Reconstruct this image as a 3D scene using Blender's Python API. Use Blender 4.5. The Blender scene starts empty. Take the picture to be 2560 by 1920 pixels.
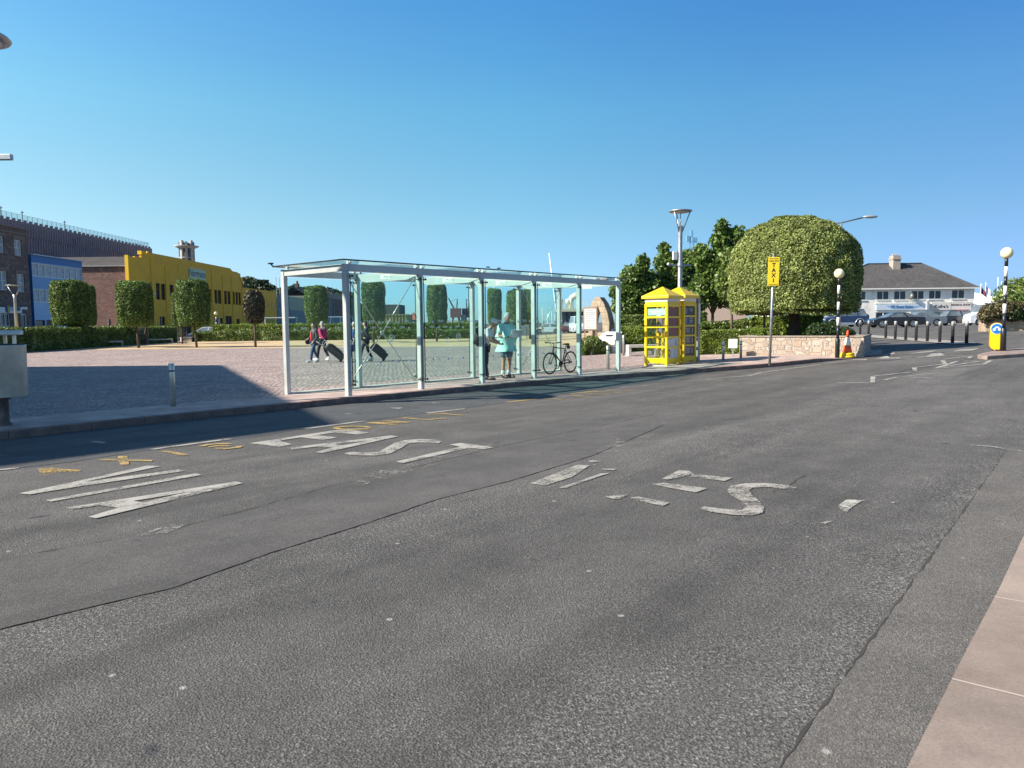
import bpy, bmesh, math, random
import numpy as np
from mathutils import Vector, Matrix
R = math.radians
C = bpy.context.scene
COL = C.collection
rng = np.random.default_rng(7)
random.seed(7)

# ------------------------------------------------------------------ camera, sky, sun, exposure
F = 1900.0; PIT = 0.0798; RHO = 0.010; H = 1.6
cf = Vector((0, math.cos(PIT), -math.sin(PIT))); cu = Vector((0, math.sin(PIT), math.cos(PIT))); cr = Vector((1, 0, 0))
CR = cr*math.cos(RHO) - cu*math.sin(RHO); CU = cu*math.cos(RHO) + cr*math.sin(RHO)
cam_d = bpy.data.cameras.new('camera'); cam = bpy.data.objects.new('camera', cam_d); COL.objects.link(cam)
cam_d.sensor_width = 36; cam_d.lens = 36*F/2560; cam_d.clip_end = 6000; cam_d.clip_start = 0.05
m = Matrix((CR, CU, -cf)).transposed().to_4x4(); m.translation = (0, 0, H)
cam.matrix_world = m
C.camera = cam
SUN_EL = R(33.5); SUN_AZ = Vector((-0.965, -0.262))
world = bpy.data.worlds.new('World'); C.world = world; world.use_nodes = True
nt = world.node_tree; bg = nt.nodes['Background']
sky = nt.nodes.new('ShaderNodeTexSky'); sky.sky_type = 'NISHITA'; sky.sun_disc = False
sky.sun_elevation = SUN_EL; sky.sun_rotation = math.atan2(SUN_AZ.x, SUN_AZ.y) % (2*math.pi)
sky.air_density = 1.0; sky.dust_density = 0.25; sky.ozone_density = 3.0; sky.altitude = 0
hs = nt.nodes.new('ShaderNodeHueSaturation'); hs.inputs['Saturation'].default_value = 1.25; nt.links.new(sky.outputs[0], hs.inputs['Color'])
tn = nt.nodes.new('ShaderNodeMix'); tn.data_type = 'RGBA'; tn.blend_type = 'MULTIPLY'; tn.inputs[0].default_value = 1.0
nt.links.new(hs.outputs[0], tn.inputs[6]); tn.inputs[7].default_value = (.80, .98, 1.12, 1)
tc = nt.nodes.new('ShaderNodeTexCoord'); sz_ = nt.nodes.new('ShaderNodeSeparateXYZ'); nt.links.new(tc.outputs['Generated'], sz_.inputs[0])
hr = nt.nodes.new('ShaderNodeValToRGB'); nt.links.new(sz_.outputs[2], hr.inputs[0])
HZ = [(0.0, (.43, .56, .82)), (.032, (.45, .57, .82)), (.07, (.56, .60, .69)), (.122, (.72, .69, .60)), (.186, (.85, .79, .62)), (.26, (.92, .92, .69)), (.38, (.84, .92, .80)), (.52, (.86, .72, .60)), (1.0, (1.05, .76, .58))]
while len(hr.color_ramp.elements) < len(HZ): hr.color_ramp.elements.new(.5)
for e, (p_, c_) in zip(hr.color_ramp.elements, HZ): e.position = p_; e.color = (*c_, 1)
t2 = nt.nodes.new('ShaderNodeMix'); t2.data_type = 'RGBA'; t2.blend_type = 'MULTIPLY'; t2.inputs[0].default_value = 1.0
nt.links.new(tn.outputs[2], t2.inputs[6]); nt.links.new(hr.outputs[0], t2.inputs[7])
xr_ = nt.nodes.new('ShaderNodeValToRGB'); xm_ = nt.nodes.new('ShaderNodeMath'); xm_.operation = 'MULTIPLY_ADD'; xm_.inputs[1].default_value = .5; xm_.inputs[2].default_value = .5
nt.links.new(sz_.outputs[0], xm_.inputs[0]); nt.links.new(xm_.outputs[0], xr_.inputs[0])
XR = [(.22, (1.5, 1.2, 1.05)), (.5, (1, 1, 1)), (.64, (.78, .78, .86)), (.78, (.64, .62, .76))]
while len(xr_.color_ramp.elements) < len(XR): xr_.color_ramp.elements.new(.5)
for e, (p_, c_) in zip(xr_.color_ramp.elements, XR): e.position = p_; e.color = (*c_, 1)
t3 = nt.nodes.new('ShaderNodeMix'); t3.data_type = 'RGBA'; t3.blend_type = 'MULTIPLY'; t3.inputs[0].default_value = 1.0
nt.links.new(t2.outputs[2], t3.inputs[6]); nt.links.new(xr_.outputs[0], t3.inputs[7])
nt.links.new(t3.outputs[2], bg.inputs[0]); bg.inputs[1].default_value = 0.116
sd = bpy.data.lights.new('sun', 'SUN'); sd.energy = 5.0; sd.angle = R(0.53); sd.color = (1, 0.92, 0.80)
sun = bpy.data.objects.new('sun', sd); COL.objects.link(sun)
sv = Vector((-SUN_AZ.x*math.cos(SUN_EL), -SUN_AZ.y*math.cos(SUN_EL), -math.sin(SUN_EL)))
sun.rotation_euler = sv.to_track_quat('-Z', 'Y').to_euler(); sun.location = (-40, -20, 60)
C.view_settings.view_transform = 'Standard'; C.view_settings.look = 'None'
C.view_settings.exposure = 1.0; C.view_settings.gamma = 1.0
C.render.engine = 'CYCLES'
C.cycles.transparent_max_bounces = 24; C.cycles.max_bounces = 8; C.cycles.use_denoising = True
C.cycles.sample_clamp_indirect = 6

# ------------------------------------------------------------------ terrain and un-projection
KN = [(-1e4, 0), (2, 0), (4, .03), (6, .085), (8, .145), (28, .805), (34, .88), (46, .92), (1e4, .92)]
KX = [k[0] for k in KN]; KZ = [k[1] for k in KN]
def gz(x): return float(np.interp(x, KX, KZ))
def ray(px, py):
    d = cf + CR*((px-1280)/F) - CU*((py-960)/F)
    return d/d.y
def P(px, py, Y): return Vector((0, 0, H)) + ray(px, py)*Y
def hit(px, py, zf):
    d = ray(px, py); Y = 1.0; o = Vector((0, 0, H))
    while Y < 3000:
        p = o + d*Y
        if p.z <= zf(p.x, p.y): break
        Y *= 1.01
    a, b = Y/1.01, Y
    for i in range(26):
        q = (a+b)/2; p = o + d*q
        if p.z <= zf(p.x, p.y): b = q
        else: a = q
    return o + d*b
def G(px, py, dz=0.0): return hit(px, py, lambda x, y: gz(x)+dz)
# kerb between carriageway and the square, seen at the foot of its face
KERBPX = [(0,1101),(253,1070),(452,1050.5),(723,1024),(800,1016.5),(1053,991),(1277,968.6),(1368,958.5),(1600,938),(1760,931),(1969,920.6),(2121,897.6)]
KERB = [G(a, b).to_2d() for a, b in KERBPX]
KERB = [KERB[0] + (KERB[0]-KERB[2]).normalized()*k for k in (40, 20, 9, 4)] + KERB
# smooth the noise of tracing
for it in range(2):
    KERB = [KERB[0]] + [(KERB[i-1]+KERB[i]*2+KERB[i+1])/4 for i in range(1, len(KERB)-1)] + [KERB[-1]]
KERB += [Vector((13.6, 27.6)), Vector((15.0, 30.5)), Vector((16.0, 36)), Vector((16.5, 46)), Vector((14, 60))]
def dist_kerb(x, y):
    p = Vector((x, y)); best = 1e9
    for a, b in zip(KERB, KERB[1:]):
        ab = b-a; t = max(0, min(1, (p-a).dot(ab)/ab.length_squared))
        best = min(best, (p-(a+ab*t)).length)
    return best
def ss(t): t = max(0, min(1, t)); return t*t*(3-2*t)
def pz(x, y):      # surface of pavement and square
    d = dist_kerb(x, y) if y < 60 else 9
    return gz(x) + 0.12 - 0.10*ss(d/3.0)*(1-ss((x-2)/4))
def GP(px, py): return hit(px, py, pz)
def proj(p):
    v = Vector(p)-Vector((0, 0, H)); z = v.dot(cf)
    return 1280+F*v.dot(CR)/z, 960-F*v.dot(CU)/z

# ------------------------------------------------------------------ materials
MATS = {}
def nodes(name):
    mt = bpy.data.materials.new(name); mt.use_nodes = True
    t = mt.node_tree; return mt, t, t.nodes['Principled BSDF'], t.nodes['Material Output']
def N(t, typ, **kw):
    n = t.nodes.new('ShaderNode'+typ)
    for k, v in kw.items():
        if k in n.inputs.keys() if isinstance(k, str) else False: n.inputs[k].default_value = v
        else: setattr(n, k, v)
    return n
def ramp(t, fac, stops, interp='LINEAR'):
    r = t.nodes.new('ShaderNodeValToRGB'); r.color_ramp.interpolation = interp
    e = r.color_ramp.elements
    while len(e) < len(stops): e.new(0.5)
    for q, (p, c) in zip(e, stops):
        q.position = p; q.color = (c[0], c[1], c[2], 1) if hasattr(c, '__len__') else (c, c, c, 1)
    if fac is not None: t.links.new(fac, r.inputs[0])
    return r
def mixc(t, f, a, b, mode='MIX'):
    n = t.nodes.new('ShaderNodeMix'); n.data_type = 'RGBA'; n.blend_type = mode
    for s, v in ((0, f), (6, a), (7, b)):
        if hasattr(v, 'links'): t.links.new(v, n.inputs[s])
        elif s == 0: n.inputs[0].default_value = v
        else: n.inputs[s].default_value = (v[0], v[1], v[2], 1)
    return n.outputs[2]
def noise(t, vec, scale, detail=4, rough=.55):
    n = t.nodes.new('ShaderNodeTexNoise'); n.inputs['Scale'].default_value = scale
    n.inputs['Detail'].default_value = detail; n.inputs['Roughness'].default_value = rough
    if vec is not None: t.links.new(vec, n.inputs['Vector'])
    return n.outputs['Fac']
def mapping(t, vec, scale=(1,1,1), rot=0, loc=(0,0,0)):
    n = t.nodes.new('ShaderNodeMapping'); n.inputs['Scale'].default_value = scale
    n.inputs['Rotation'].default_value = (0, 0, rot); n.inputs['Location'].default_value = loc
    t.links.new(vec, n.inputs['Vector']); return n.outputs[0]
def bump(t, b, h, dist=.01, strength=.6):
    n = t.nodes.new('ShaderNodeBump'); n.inputs['Distance'].default_value = dist; n.inputs['Strength'].default_value = strength
    t.links.new(h, n.inputs['Height']); t.links.new(n.outputs[0], b.inputs['Normal'])
def M(name, col, rough=.55, metal=0.0, var=.12, vs=3.0, bmp=0.0, bs=60, spec=.5, coat=0, dirt=None):
    if name in MATS: return MATS[name]
    mt, t, b, o = nodes(name)
    b.inputs['Roughness'].default_value = rough; b.inputs['Metallic'].default_value = metal
    b.inputs['Specular IOR Level'].default_value = spec; b.inputs['Coat Weight'].default_value = coat
    geo = N(t, 'NewGeometry').outputs['Position']
    if var:
        f = noise(t, geo, vs, 5)
        lo = tuple(c*(1-var) for c in col); hi = tuple(min(1, c*(1+var)) for c in col)
        out = ramp(t, f, [(.3, lo), (.7, hi)]).outputs[0]
        if dirt:
            f2 = noise(t, geo, vs*.4+.3, 8, .7)
            r2 = ramp(t, f2, [(.5, 0), (.72, 1)]).outputs[0]
            out = mixc(t, r2, out, dirt)
        t.links.new(out, b.inputs['Base Color'])
        fr = ramp(t, f, [(.2, max(0, rough-.08)), (.8, min(1, rough+.1))]).outputs[0]
        t.links.new(fr, b.inputs['Roughness'])
    else: b.inputs['Base Color'].default_value = (*col, 1)
    if bmp: bump(t, b, noise(t, geo, bs, 3), bmp, .7)
    MATS[name] = mt; return mt
def glass(name, tint, refl=1.0, rough=.0, dirt=.0):
    if name in MATS: return MATS[name]
    mt, t, b, o = nodes(name); t.nodes.remove(b)
    tr = N(t, 'BsdfTransparent'); tr.inputs[0].default_value = (*tint, 1)
    gl = N(t, 'BsdfGlossy'); gl.inputs[0].default_value = (refl, refl, refl, 1); gl.inputs['Roughness'].default_value = rough
    lw = N(t, 'LayerWeight'); lw.inputs[0].default_value = .5
    pw = N(t, 'Math'); pw.operation = 'POWER'; t.links.new(lw.outputs['Facing'], pw.inputs[0]); pw.inputs[1].default_value = 4.5
    fr = N(t, 'Math'); fr.operation = 'MULTIPLY_ADD'; t.links.new(pw.outputs[0], fr.inputs[0]); fr.inputs[1].default_value = .5; fr.inputs[2].default_value = .009
    mx = N(t, 'MixShader'); t.links.new(fr.outputs[0], mx.inputs[0]); t.links.new(tr.outputs[0], mx.inputs[1]); t.links.new(gl.outputs[0], mx.inputs[2])
    last = mx.outputs[0]
    if dirt:
        df = N(t, 'BsdfDiffuse'); df.inputs[0].default_value = (.7, .74, .72, 1)
        geo = N(t, 'NewGeometry').outputs['Position']
        f = noise(t, mapping(t, geo, (1, 1, .25)), 5, 6, .65)
        fac = ramp(t, f, [(.42, dirt*.2), (.75, dirt)]).outputs[0]
        m2 = N(t, 'MixShader'); t.links.new(fac, m2.inputs[0]); t.links.new(last, m2.inputs[1]); t.links.new(df.outputs[0], m2.inputs[2]); last = m2.outputs[0]
    t.links.new(last, o.inputs[0]); MATS[name] = mt; return mt
def leafmat(name, cols, rough=.45, trans=.25, spec=.5):
    if name in MATS: return MATS[name]
    mt, t, b, o = nodes(name)
    g = N(t, 'NewGeometry')
    geo = g.outputs['Position']; rnd = g.outputs['Random Per Island']
    n = len(cols)
    r = ramp(t, rnd, [((i+.5)/n, c) for i, c in enumerate(cols)])
    f = noise(t, geo, 1.6, 3)
    dk = ramp(t, f, [(.35, .72), (.65, 1.15)]).outputs[0]
    c = mixc(t, 1.0, r.outputs[0], dk, 'MULTIPLY')
    t.links.new(c, b.inputs['Base Color']); b.inputs['Roughness'].default_value = rough
    b.inputs['Specular IOR Level'].default_value = spec
    tl = N(t, 'BsdfTranslucent'); t.links.new(c, tl.inputs[0])
    mx = N(t, 'MixShader'); mx.inputs[0].default_value = trans
    t.links.new(b.outputs[0], mx.inputs[1]); t.links.new(tl.outputs[0], mx.inputs[2]); t.links.new(mx.outputs[0], o.inputs[0])
    MATS[name] = mt; return mt
RD = math.atan2(.749, .662)   # direction of the road
def asphalt(name, lo, hi, grain=1.0, tint=(1, .935, .855), streak=.20, bd=.007, patch=1.0, lanes=False):
    if name in MATS: return MATS[name]
    mt, t, b, o = nodes(name)
    geo = N(t, 'NewGeometry').outputs['Position']
    al = mapping(t, geo, (.14, 1.3, 1), -RD*0, (0, 0, 0))
    rt = N(t, 'VectorRotate'); rt.rotation_type = 'Z_AXIS'; rt.inputs['Angle'].default_value = -RD; t.links.new(geo, rt.inputs['Vector'])
    al = mapping(t, rt.outputs[0], (.10, 1.1, 1))
    big = noise(t, al, 1.0, 5, .6)
    mid = noise(t, geo, 1.7, 7, .65)
    v = N(t, 'TexVoronoi'); v.inputs['Scale'].default_value = 95*grain; t.links.new(geo, v.inputs['Vector'])
    fine = noise(t, geo, 80*grain, 6, .85)
    base = ramp(t, fine, [(.30, lo*.5), (.46, lo), (.56, hi), (.72, hi*1.9)]).outputs[0]
    st = ramp(t, v.outputs['Color'], [(.15, .78), (.6, 1.0), (.93, 1.5)]).outputs[0]
    base = mixc(t, 1, base, st, 'MULTIPLY')
    a1 = ramp(t, big, [(.3, 1-streak), (.7, 1+streak)]).outputs[0]
    base = mixc(t, 1, base, a1, 'MULTIPLY')
    a2 = ramp(t, mid, [(.3, .82), (.7, 1.18)]).outputs[0]
    pat = noise(t, mapping(t, rt.outputs[0], (.22, .55, 1), 0, (3, 7, 0)), 1.3, 8, .7)
    if lanes:
        sy = N(t, 'SeparateXYZ'); t.links.new(rt.outputs[0], sy.inputs[0])
        dv = N(t, 'Math'); dv.operation = 'MULTIPLY'; t.links.new(sy.outputs[1], dv.inputs[0]); dv.inputs[1].default_value = .125
        bnd = ramp(t, dv.outputs[0], [(.12, .6), (.15, 1), (.25, .35), (.34, .0), (.46, .35), (.55, 1.0), (.61, .7), (.68, .15), (.90, .15), (1.0, .3)]).outputs[0]
        ad_ = N(t, 'Math'); ad_.operation = 'MULTIPLY_ADD'; t.links.new(bnd, ad_.inputs[0]); ad_.inputs[1].default_value = .17; t.links.new(pat, ad_.inputs[2])
        pat = ad_.outputs[0]
    pl_ = ramp(t, pat, [(.50 if lanes else .47, 0), (.70 if lanes else .66, patch)]).outputs[0]
    agg = ramp(t, noise(t, geo, 46*grain, 5, .8), [(.40, .55), (.50, 1.05), (.62, 2.3)]).outputs[0]
    base = mixc(t, pl_, base, mixc(t, 1, base, agg, 'MULTIPLY'))
    pd_ = ramp(t, noise(t, mapping(t, rt.outputs[0], (.12, .8, 1), 0, (9, 2, 0)), 1.0, 6, .6), [(.52, 1), (.68, .72)]).outputs[0]
    base = mixc(t, 1, base, pd_, 'MULTIPLY')
    base = mixc(t, 1, base, a2, 'MULTIPLY')
    base = mixc(t, 1, base, tint, 'MULTIPLY')
    # oil spots and pale gum flecks
    sp = noise(t, geo, 3.1, 2); spd = ramp(t, sp, [(.70, 0), (.76, 1)]).outputs[0]
    base = mixc(t, spd, base, (lo*.6, lo*.6, lo*.65))
    v2 = N(t, 'TexVoronoi'); v2.inputs['Scale'].default_value = 2.3; t.links.new(geo, v2.inputs['Vector'])
    fl = ramp(t, v2.outputs['Distance'], [(.03, 1), (.05, 0)]).outputs[0]
    base = mixc(t, fl, base, (.32, .31, .29))
    t.links.new(base, b.inputs['Base Color']); b.inputs['Roughness'].default_value = .8; b.inputs['Specular IOR Level'].default_value = .35
    hsum = N(t, 'Math'); hsum.operation = 'ADD'; t.links.new(fine, hsum.inputs[0]); t.links.new(v.outputs['Distance'], hsum.inputs[1])
    bump(t, b, hsum.outputs[0], bd, .9)
    MATS[name] = mt; return mt
def paintmat(name, col, wear=.5):
    if name in MATS: return MATS[name]
    mt, t, b, o = nodes(name)
    geo = N(t, 'NewGeometry').outputs['Position']
    f = noise(t, geo, 38, 6, .75); f2 = noise(t, geo, 2.5, 4)
    ad = N(t, 'Math'); ad.operation = 'MULTIPLY_ADD'; t.links.new(f2, ad.inputs[0]); ad.inputs[1].default_value = .6; t.links.new(f, ad.inputs[2])
    fac = ramp(t, ad.outputs[0], [(wear-.03, 0), (wear+.15, .93)]).outputs[0]
    c = ramp(t, noise(t, geo, 5, 5), [(.3, tuple(x*.75 for x in col)), (.7, col)]).outputs[0]
    t.links.new(c, b.inputs['Base Color']); b.inputs['Roughness'].default_value = .7
    tr = N(t, 'BsdfTransparent'); mx = N(t, 'MixShader'); t.links.new(fac, mx.inputs[0]); t.links.new(tr.outputs[0], mx.inputs[1]); t.links.new(b.outputs[0], mx.inputs[2])
    t.links.new(mx.outputs[0], o.inputs[0]); MATS[name] = mt; return mt
def stonemat(name, cols, bw, bh, mortar=(.3, .28, .25), msize=.02, rot=None, bd=.015, warp=.05, axis='xz', rough=.85):
    """blocks or setts on a wall or on the ground; colours vary per stone"""
    if name in MATS: return MATS[name]
    mt, t, b, o = nodes(name)
    geo = N(t, 'NewGeometry').outputs['Position']
    vec = geo
    if rot is not None:
        rt = N(t, 'VectorRotate'); rt.rotation_type = 'Z_AXIS'; rt.inputs['Angle'].default_value = rot; t.links.new(geo, rt.inputs['Vector']); vec = rt.outputs[0]
    sx = N(t, 'SeparateXYZ'); t.links.new(vec, sx.inputs[0])
    cx = N(t, 'CombineXYZ')
    t.links.new(sx.outputs[{'x':0,'y':1,'z':2}[axis[0]]], cx.inputs[0]); t.links.new(sx.outputs[{'x':0,'y':1,'z':2}[axis[1]]], cx.inputs[1])
    nz = N(t, 'TexNoise'); nz.inputs['Scale'].default_value = 1.5/bw*.25; t.links.new(cx.outputs[0], nz.inputs['Vector'])
    wp = N(t, 'VectorMath'); wp.operation = 'MULTIPLY_ADD'; t.links.new(nz.outputs['Color'], wp.inputs[0]); wp.inputs[1].default_value = (warp, warp, 0); t.links.new(cx.outputs[0], wp.inputs[2])
    br = N(t, 'TexBrick'); t.links.new(wp.outputs[0], br.inputs['Vector'])
    br.inputs['Scale'].default_value = 1; br.inputs['Brick Width'].default_value = bw; br.inputs['Row Height'].default_value = bh
    br.inputs['Mortar Size'].default_value = msize; br.inputs['Mortar Smooth'].default_value = .4
    br.inputs['Color1'].default_value = (0, 0, 0, 1); br.inputs['Color2'].default_value = (1, 1, 1, 1); br.inputs['Mortar'].default_value = (.5, .5, .5, 1)
    c = ramp(t, br.outputs['Color'], [(i/(len(cols)-1), k) for i, k in enumerate(cols)]).outputs[0]
    f = noise(t, geo, 2/bw, 6, .65)
    c = mixc(t, 1, c, ramp(t, f, [(.3, .78), (.7, 1.2)]).outputs[0], 'MULTIPLY')
    c = mixc(t, 1, c, ramp(t, noise(t, geo, .5, 4), [(.3, .85), (.7, 1.12)]).outputs[0], 'MULTIPLY')
    c = mixc(t, 1, c, ramp(t, noise(t, geo, 75, 5, .8), [(.3, .80), (.7, 1.2)]).outputs[0], 'MULTIPLY')
    c = mixc(t, 1, c, ramp(t, noise(t, geo, 2.2, 8, .7), [(.35, .84), (.6, 1.06)]).outputs[0], 'MULTIPLY')
    c = mixc(t, br.outputs['Fac'], c, mortar)
    t.links.new(c, b.inputs['Base Color']); b.inputs['Roughness'].default_value = rough; b.inputs['Specular IOR Level'].default_value = .3
    inv = N(t, 'Math'); inv.operation = 'MULTIPLY_ADD'; t.links.new(br.outputs['Fac'], inv.inputs[0]); inv.inputs[1].default_value = -1.0
    t.links.new(f, inv.inputs[2])
    bump(t, b, inv.outputs[0], bd, .9)
    MATS[name] = mt; return mt
def rubblemat(name, cols, scale, mortar=(.36, .32, .27)):
    if name in MATS: return MATS[name]
    mt, t, b, o = nodes(name)
    geo = N(t, 'NewGeometry').outputs['Position']
    vec = mapping(t, geo, (1, 1, 1.6))
    v = N(t, 'TexVoronoi'); v.distance = 'CHEBYCHEV'; v.inputs['Scale'].default_value = scale; v.inputs['Randomness'].default_value = .75; t.links.new(vec, v.inputs['Vector'])
    v2 = N(t, 'TexVoronoi'); v2.distance = 'CHEBYCHEV'; v2.feature = 'F2'; v2.inputs['Scale'].default_value = scale; v2.inputs['Randomness'].default_value = .75; t.links.new(vec, v2.inputs['Vector'])
    df = N(t, 'Math'); df.operation = 'SUBTRACT'; t.links.new(v2.outputs['Distance'], df.inputs[0]); t.links.new(v.outputs['Distance'], df.inputs[1])
    edge = ramp(t, df.outputs[0], [(.02, 0), (.09, 1)]).outputs[0]
    sx = N(t, 'SeparateColor'); t.links.new(v.outputs['Color'], sx.inputs[0])
    c = ramp(t, sx.outputs[0], [(i/(len(cols)-1), k) for i, k in enumerate(cols)]).outputs[0]
    f = noise(t, geo, 18, 6, .65)
    c = mixc(t, 1, c, ramp(t, f, [(.3, .75), (.7, 1.2)]).outputs[0], 'MULTIPLY')
    c = mixc(t, edge, mortar, c)
    t.links.new(c, b.inputs['Base Color']); b.inputs['Roughness'].default_value = .9
    s = N(t, 'Math'); s.operation = 'MULTIPLY_ADD'; t.links.new(f, s.inputs[0]); s.inputs[1].default_value = .5; t.links.new(edge, s.inputs[2])
    bump(t, b, s.outputs[0], .025, .8)
    MATS[name] = mt; return mt

# ------------------------------------------------------------------ mesh building
W0 = {}
class MB:
    def __init__(s): s.v=[]; s.f=[]; s.m=[]; s.s=[]; s.mi=0; s.sm=False
    def add(s, vs, fs):
        o = len(s.v); s.v += [tuple(v) for v in vs]
        for f in fs: s.f.append([o+i for i in f]); s.m.append(s.mi); s.s.append(s.sm)
        return s
    def box(s, x0, x1, y0, y1, z0, z1, T=None):
        vs = [Vector((x,y,z)) for z in (z0,z1) for y in (y0,y1) for x in (x0,x1)]
        if T is not None: vs = [T @ v for v in vs]
        return s.add(vs, [(0,2,3,1),(4,5,7,6),(0,1,5,4),(2,6,7,3),(0,4,6,2),(1,3,7,5)])
    def obox(s, c, u, v, w):   # centre and three half-axis vectors
        c=Vector(c); u=Vector(u); v=Vector(v); w=Vector(w)
        vs=[c+u*a+v*b+w*d for d in (-1,1) for b in (-1,1) for a in (-1,1)]
        return s.add(vs, [(0,2,3,1),(4,5,7,6),(0,1,5,4),(2,6,7,3),(0,4,6,2),(1,3,7,5)])
    def bar(s, a, b, w, h=None, up=(0,0,1)):
        a=Vector(a); b=Vector(b); h=w if h is None else h; d=(b-a); L=d.length; d=d/L
        up=Vector(up)
        if abs(d.dot(up))>.98: up=Vector((0,1,0))
        x=d.cross(up).normalized(); y=x.cross(d)
        return s.obox((a+b)/2, d*(L/2), x*(w/2), y*(h/2))
    def tube(s, pts, r, n=8, cap=True):
        pts=[Vector(p) for p in pts]; k=len(pts); rs=r if hasattr(r,'__len__') else [r]*k
        o=len(s.v); prev=None; old=s.sm
        for i,p in enumerate(pts):
            d=(pts[min(i+1,k-1)]-pts[max(i-1,0)])
            d=d.normalized() if d.length>1e-9 else Vector((0,0,1))
            if prev is None:
                x=d.cross(Vector((0,0,1)));
                if x.length<.05: x=d.cross(Vector((0,1,0)))
                x.normalize()
            else:
                x=(prev-d*prev.dot(d)).normalized()
            prev=x; y=d.cross(x)
            for j in range(n):
                a=2*math.pi*j/n; s.v.append(tuple(p+(x*math.cos(a)+y*math.sin(a))*rs[i]))
        for i in range(k-1):
            for j in range(n):
                a=o+i*n+j; b=o+i*n+(j+1)%n; s.f.append([a,b,b+n,a+n]); s.m.append(s.mi); s.s.append(True)
        if cap:
            s.f.append([o+j for j in range(n)][::-1]); s.m.append(s.mi); s.s.append(False)
            s.f.append([o+(k-1)*n+j for j in range(n)]); s.m.append(s.mi); s.s.append(False)
        return s
    def lathe(s, prof, n=16, c=(0,0,0), T=None, smooth=True, cap=True):
        o=len(s.v); k=len(prof)
        for r,z in prof:
            for j in range(n):
                a=2*math.pi*j/n; v=Vector((r*math.cos(a), r*math.sin(a), z))
                v = (T @ v) if T is not None else v
                s.v.append(tuple(v+Vector(c)))
        for i in range(k-1):
            for j in range(n):
                a=o+i*n+j; b=o+i*n+(j+1)%n; s.f.append([a,b,b+n,a+n]); s.m.append(s.mi); s.s.append(smooth)
        if not cap: return s
        s.f.append([o+j for j in range(n)][::-1]); s.m.append(s.mi); s.s.append(False)
        s.f.append([o+(k-1)*n+j for j in range(n)]); s.m.append(s.mi); s.s.append(False)
        return s
    def ell(s, c, r, n=12, k=8, T=None):
        prof=[(max(1e-4,math.sin(math.pi*i/k)), -math.cos(math.pi*i/k)) for i in range(k+1)]
        D=Matrix.Diagonal((r[0],r[1],r[2])) if len(r)==3 else Matrix.Identity(3)
        if T is not None: D=T @ D
        return s.lathe(prof, n, c, D)
    def prism(s, poly, fn, a, b):   # poly in (u,v); fn(u,v,w)->xyz; extruded between w=a and w=b
        n=len(poly); vs=[fn(u,v,a) for u,v in poly]+[fn(u,v,b) for u,v in poly]
        fs=[list(range(n))[::-1], list(range(n,2*n))]+[(i,(i+1)%n,n+(i+1)%n,n+i) for i in range(n)]
        return s.add(vs, fs)
    def build(s, name, mats, parent=None, loc=None, world=True, bev=0, seg=2, kind=None, fixn=True):
        me=bpy.data.meshes.new(name)
        off=Vector((0,0,0))
        if parent is not None: off=W0.get(parent.name, Vector((0,0,0))) if world else off
        elif loc is not None: off=Vector(loc)
        me.from_pydata([tuple(Vector(v)-off) for v in s.v] if off.length else s.v, [], s.f)
        me.update()
        mats = mats if isinstance(mats,(list,tuple)) else [mats]
        for q in mats: me.materials.append(q)
        me.polygons.foreach_set('material_index', s.m); me.polygons.foreach_set('use_smooth', s.s)
        if fixn:
            bm=bmesh.new(); bm.from_mesh(me); bmesh.ops.recalc_face_normals(bm, faces=bm.faces); bm.to_mesh(me); bm.free()
        ob=bpy.data.objects.new(name, me); COL.objects.link(ob)
        if parent is not None:
            ob.parent=parent; W0[ob.name]=W0.get(parent.name, Vector((0,0,0))).copy()
        else:
            ob.location=off; W0[ob.name]=off.copy()
        if bev:
            md=ob.modifiers.new('bevel','BEVEL'); md.width=bev; md.segments=seg; md.limit_method='ANGLE'; md.angle_limit=R(40)
        if kind: ob['kind']=kind
        return ob
def thing(name, label, cat, loc=(0,0,0), rz=0.0, group=None):
    o=bpy.data.objects.new(name, None); COL.objects.link(o); o.empty_display_size=.2
    o.location=loc; o.rotation_euler=(0,0,rz); o['label']=label; o['category']=cat
    if group: o['group']=group
    W0[o.name]=Vector(loc)
    return o
def tag(o, label, cat, group=None, kind=None):
    o['label']=label; o['category']=cat
    if group: o['group']=group
    if kind: o['kind']=kind
    return o
def dup(o, loc=None, rz=None, label=None, parent=None):
    c=o.copy(); COL.objects.link(c)
    if parent is not None: c.parent=parent
    for ch in list(o.children): dup(ch, parent=c)
    if loc is not None: c.location=loc
    if rz is not None: c.rotation_euler=(0,0,rz)
    if label: c['label']=label
    return c
def text(name, s, size, mat, parent, T, depth=.002, align='CENTER', sx=1.0, bold=0.0, world=False):
    cu_=bpy.data.curves.new(name,'FONT'); cu_.body=s; cu_.size=size; cu_.extrude=depth; cu_.align_x=align; cu_.align_y='CENTER'; cu_.offset=bold
    cu_.resolution_u=3
    tmp=bpy.data.objects.new(name,cu_); COL.objects.link(tmp)
    dg=bpy.context.evaluated_depsgraph_get(); me=bpy.data.meshes.new_from_object(tmp.evaluated_get(dg))
    bpy.data.objects.remove(tmp)
    me.transform(T @ Matrix.Diagonal((sx,1,1,1)))
    if world and parent is not None: me.transform(Matrix.Translation(-W0[parent.name]))
    me.name=name; me.materials.clear(); me.materials.append(mat)
    ob=bpy.data.objects.new(name,me); COL.objects.link(ob)
    if parent is not None: ob.parent=parent
    return ob
def frame(o, u, n):
    """matrix whose x is u (text direction), z is n (out of the face)"""
    u=Vector(u).normalized(); n=Vector(n).normalized(); v=n.cross(u)
    mm=Matrix((u,v,n)).transposed().to_4x4(); mm.translation=Vector(o); return mm
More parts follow.
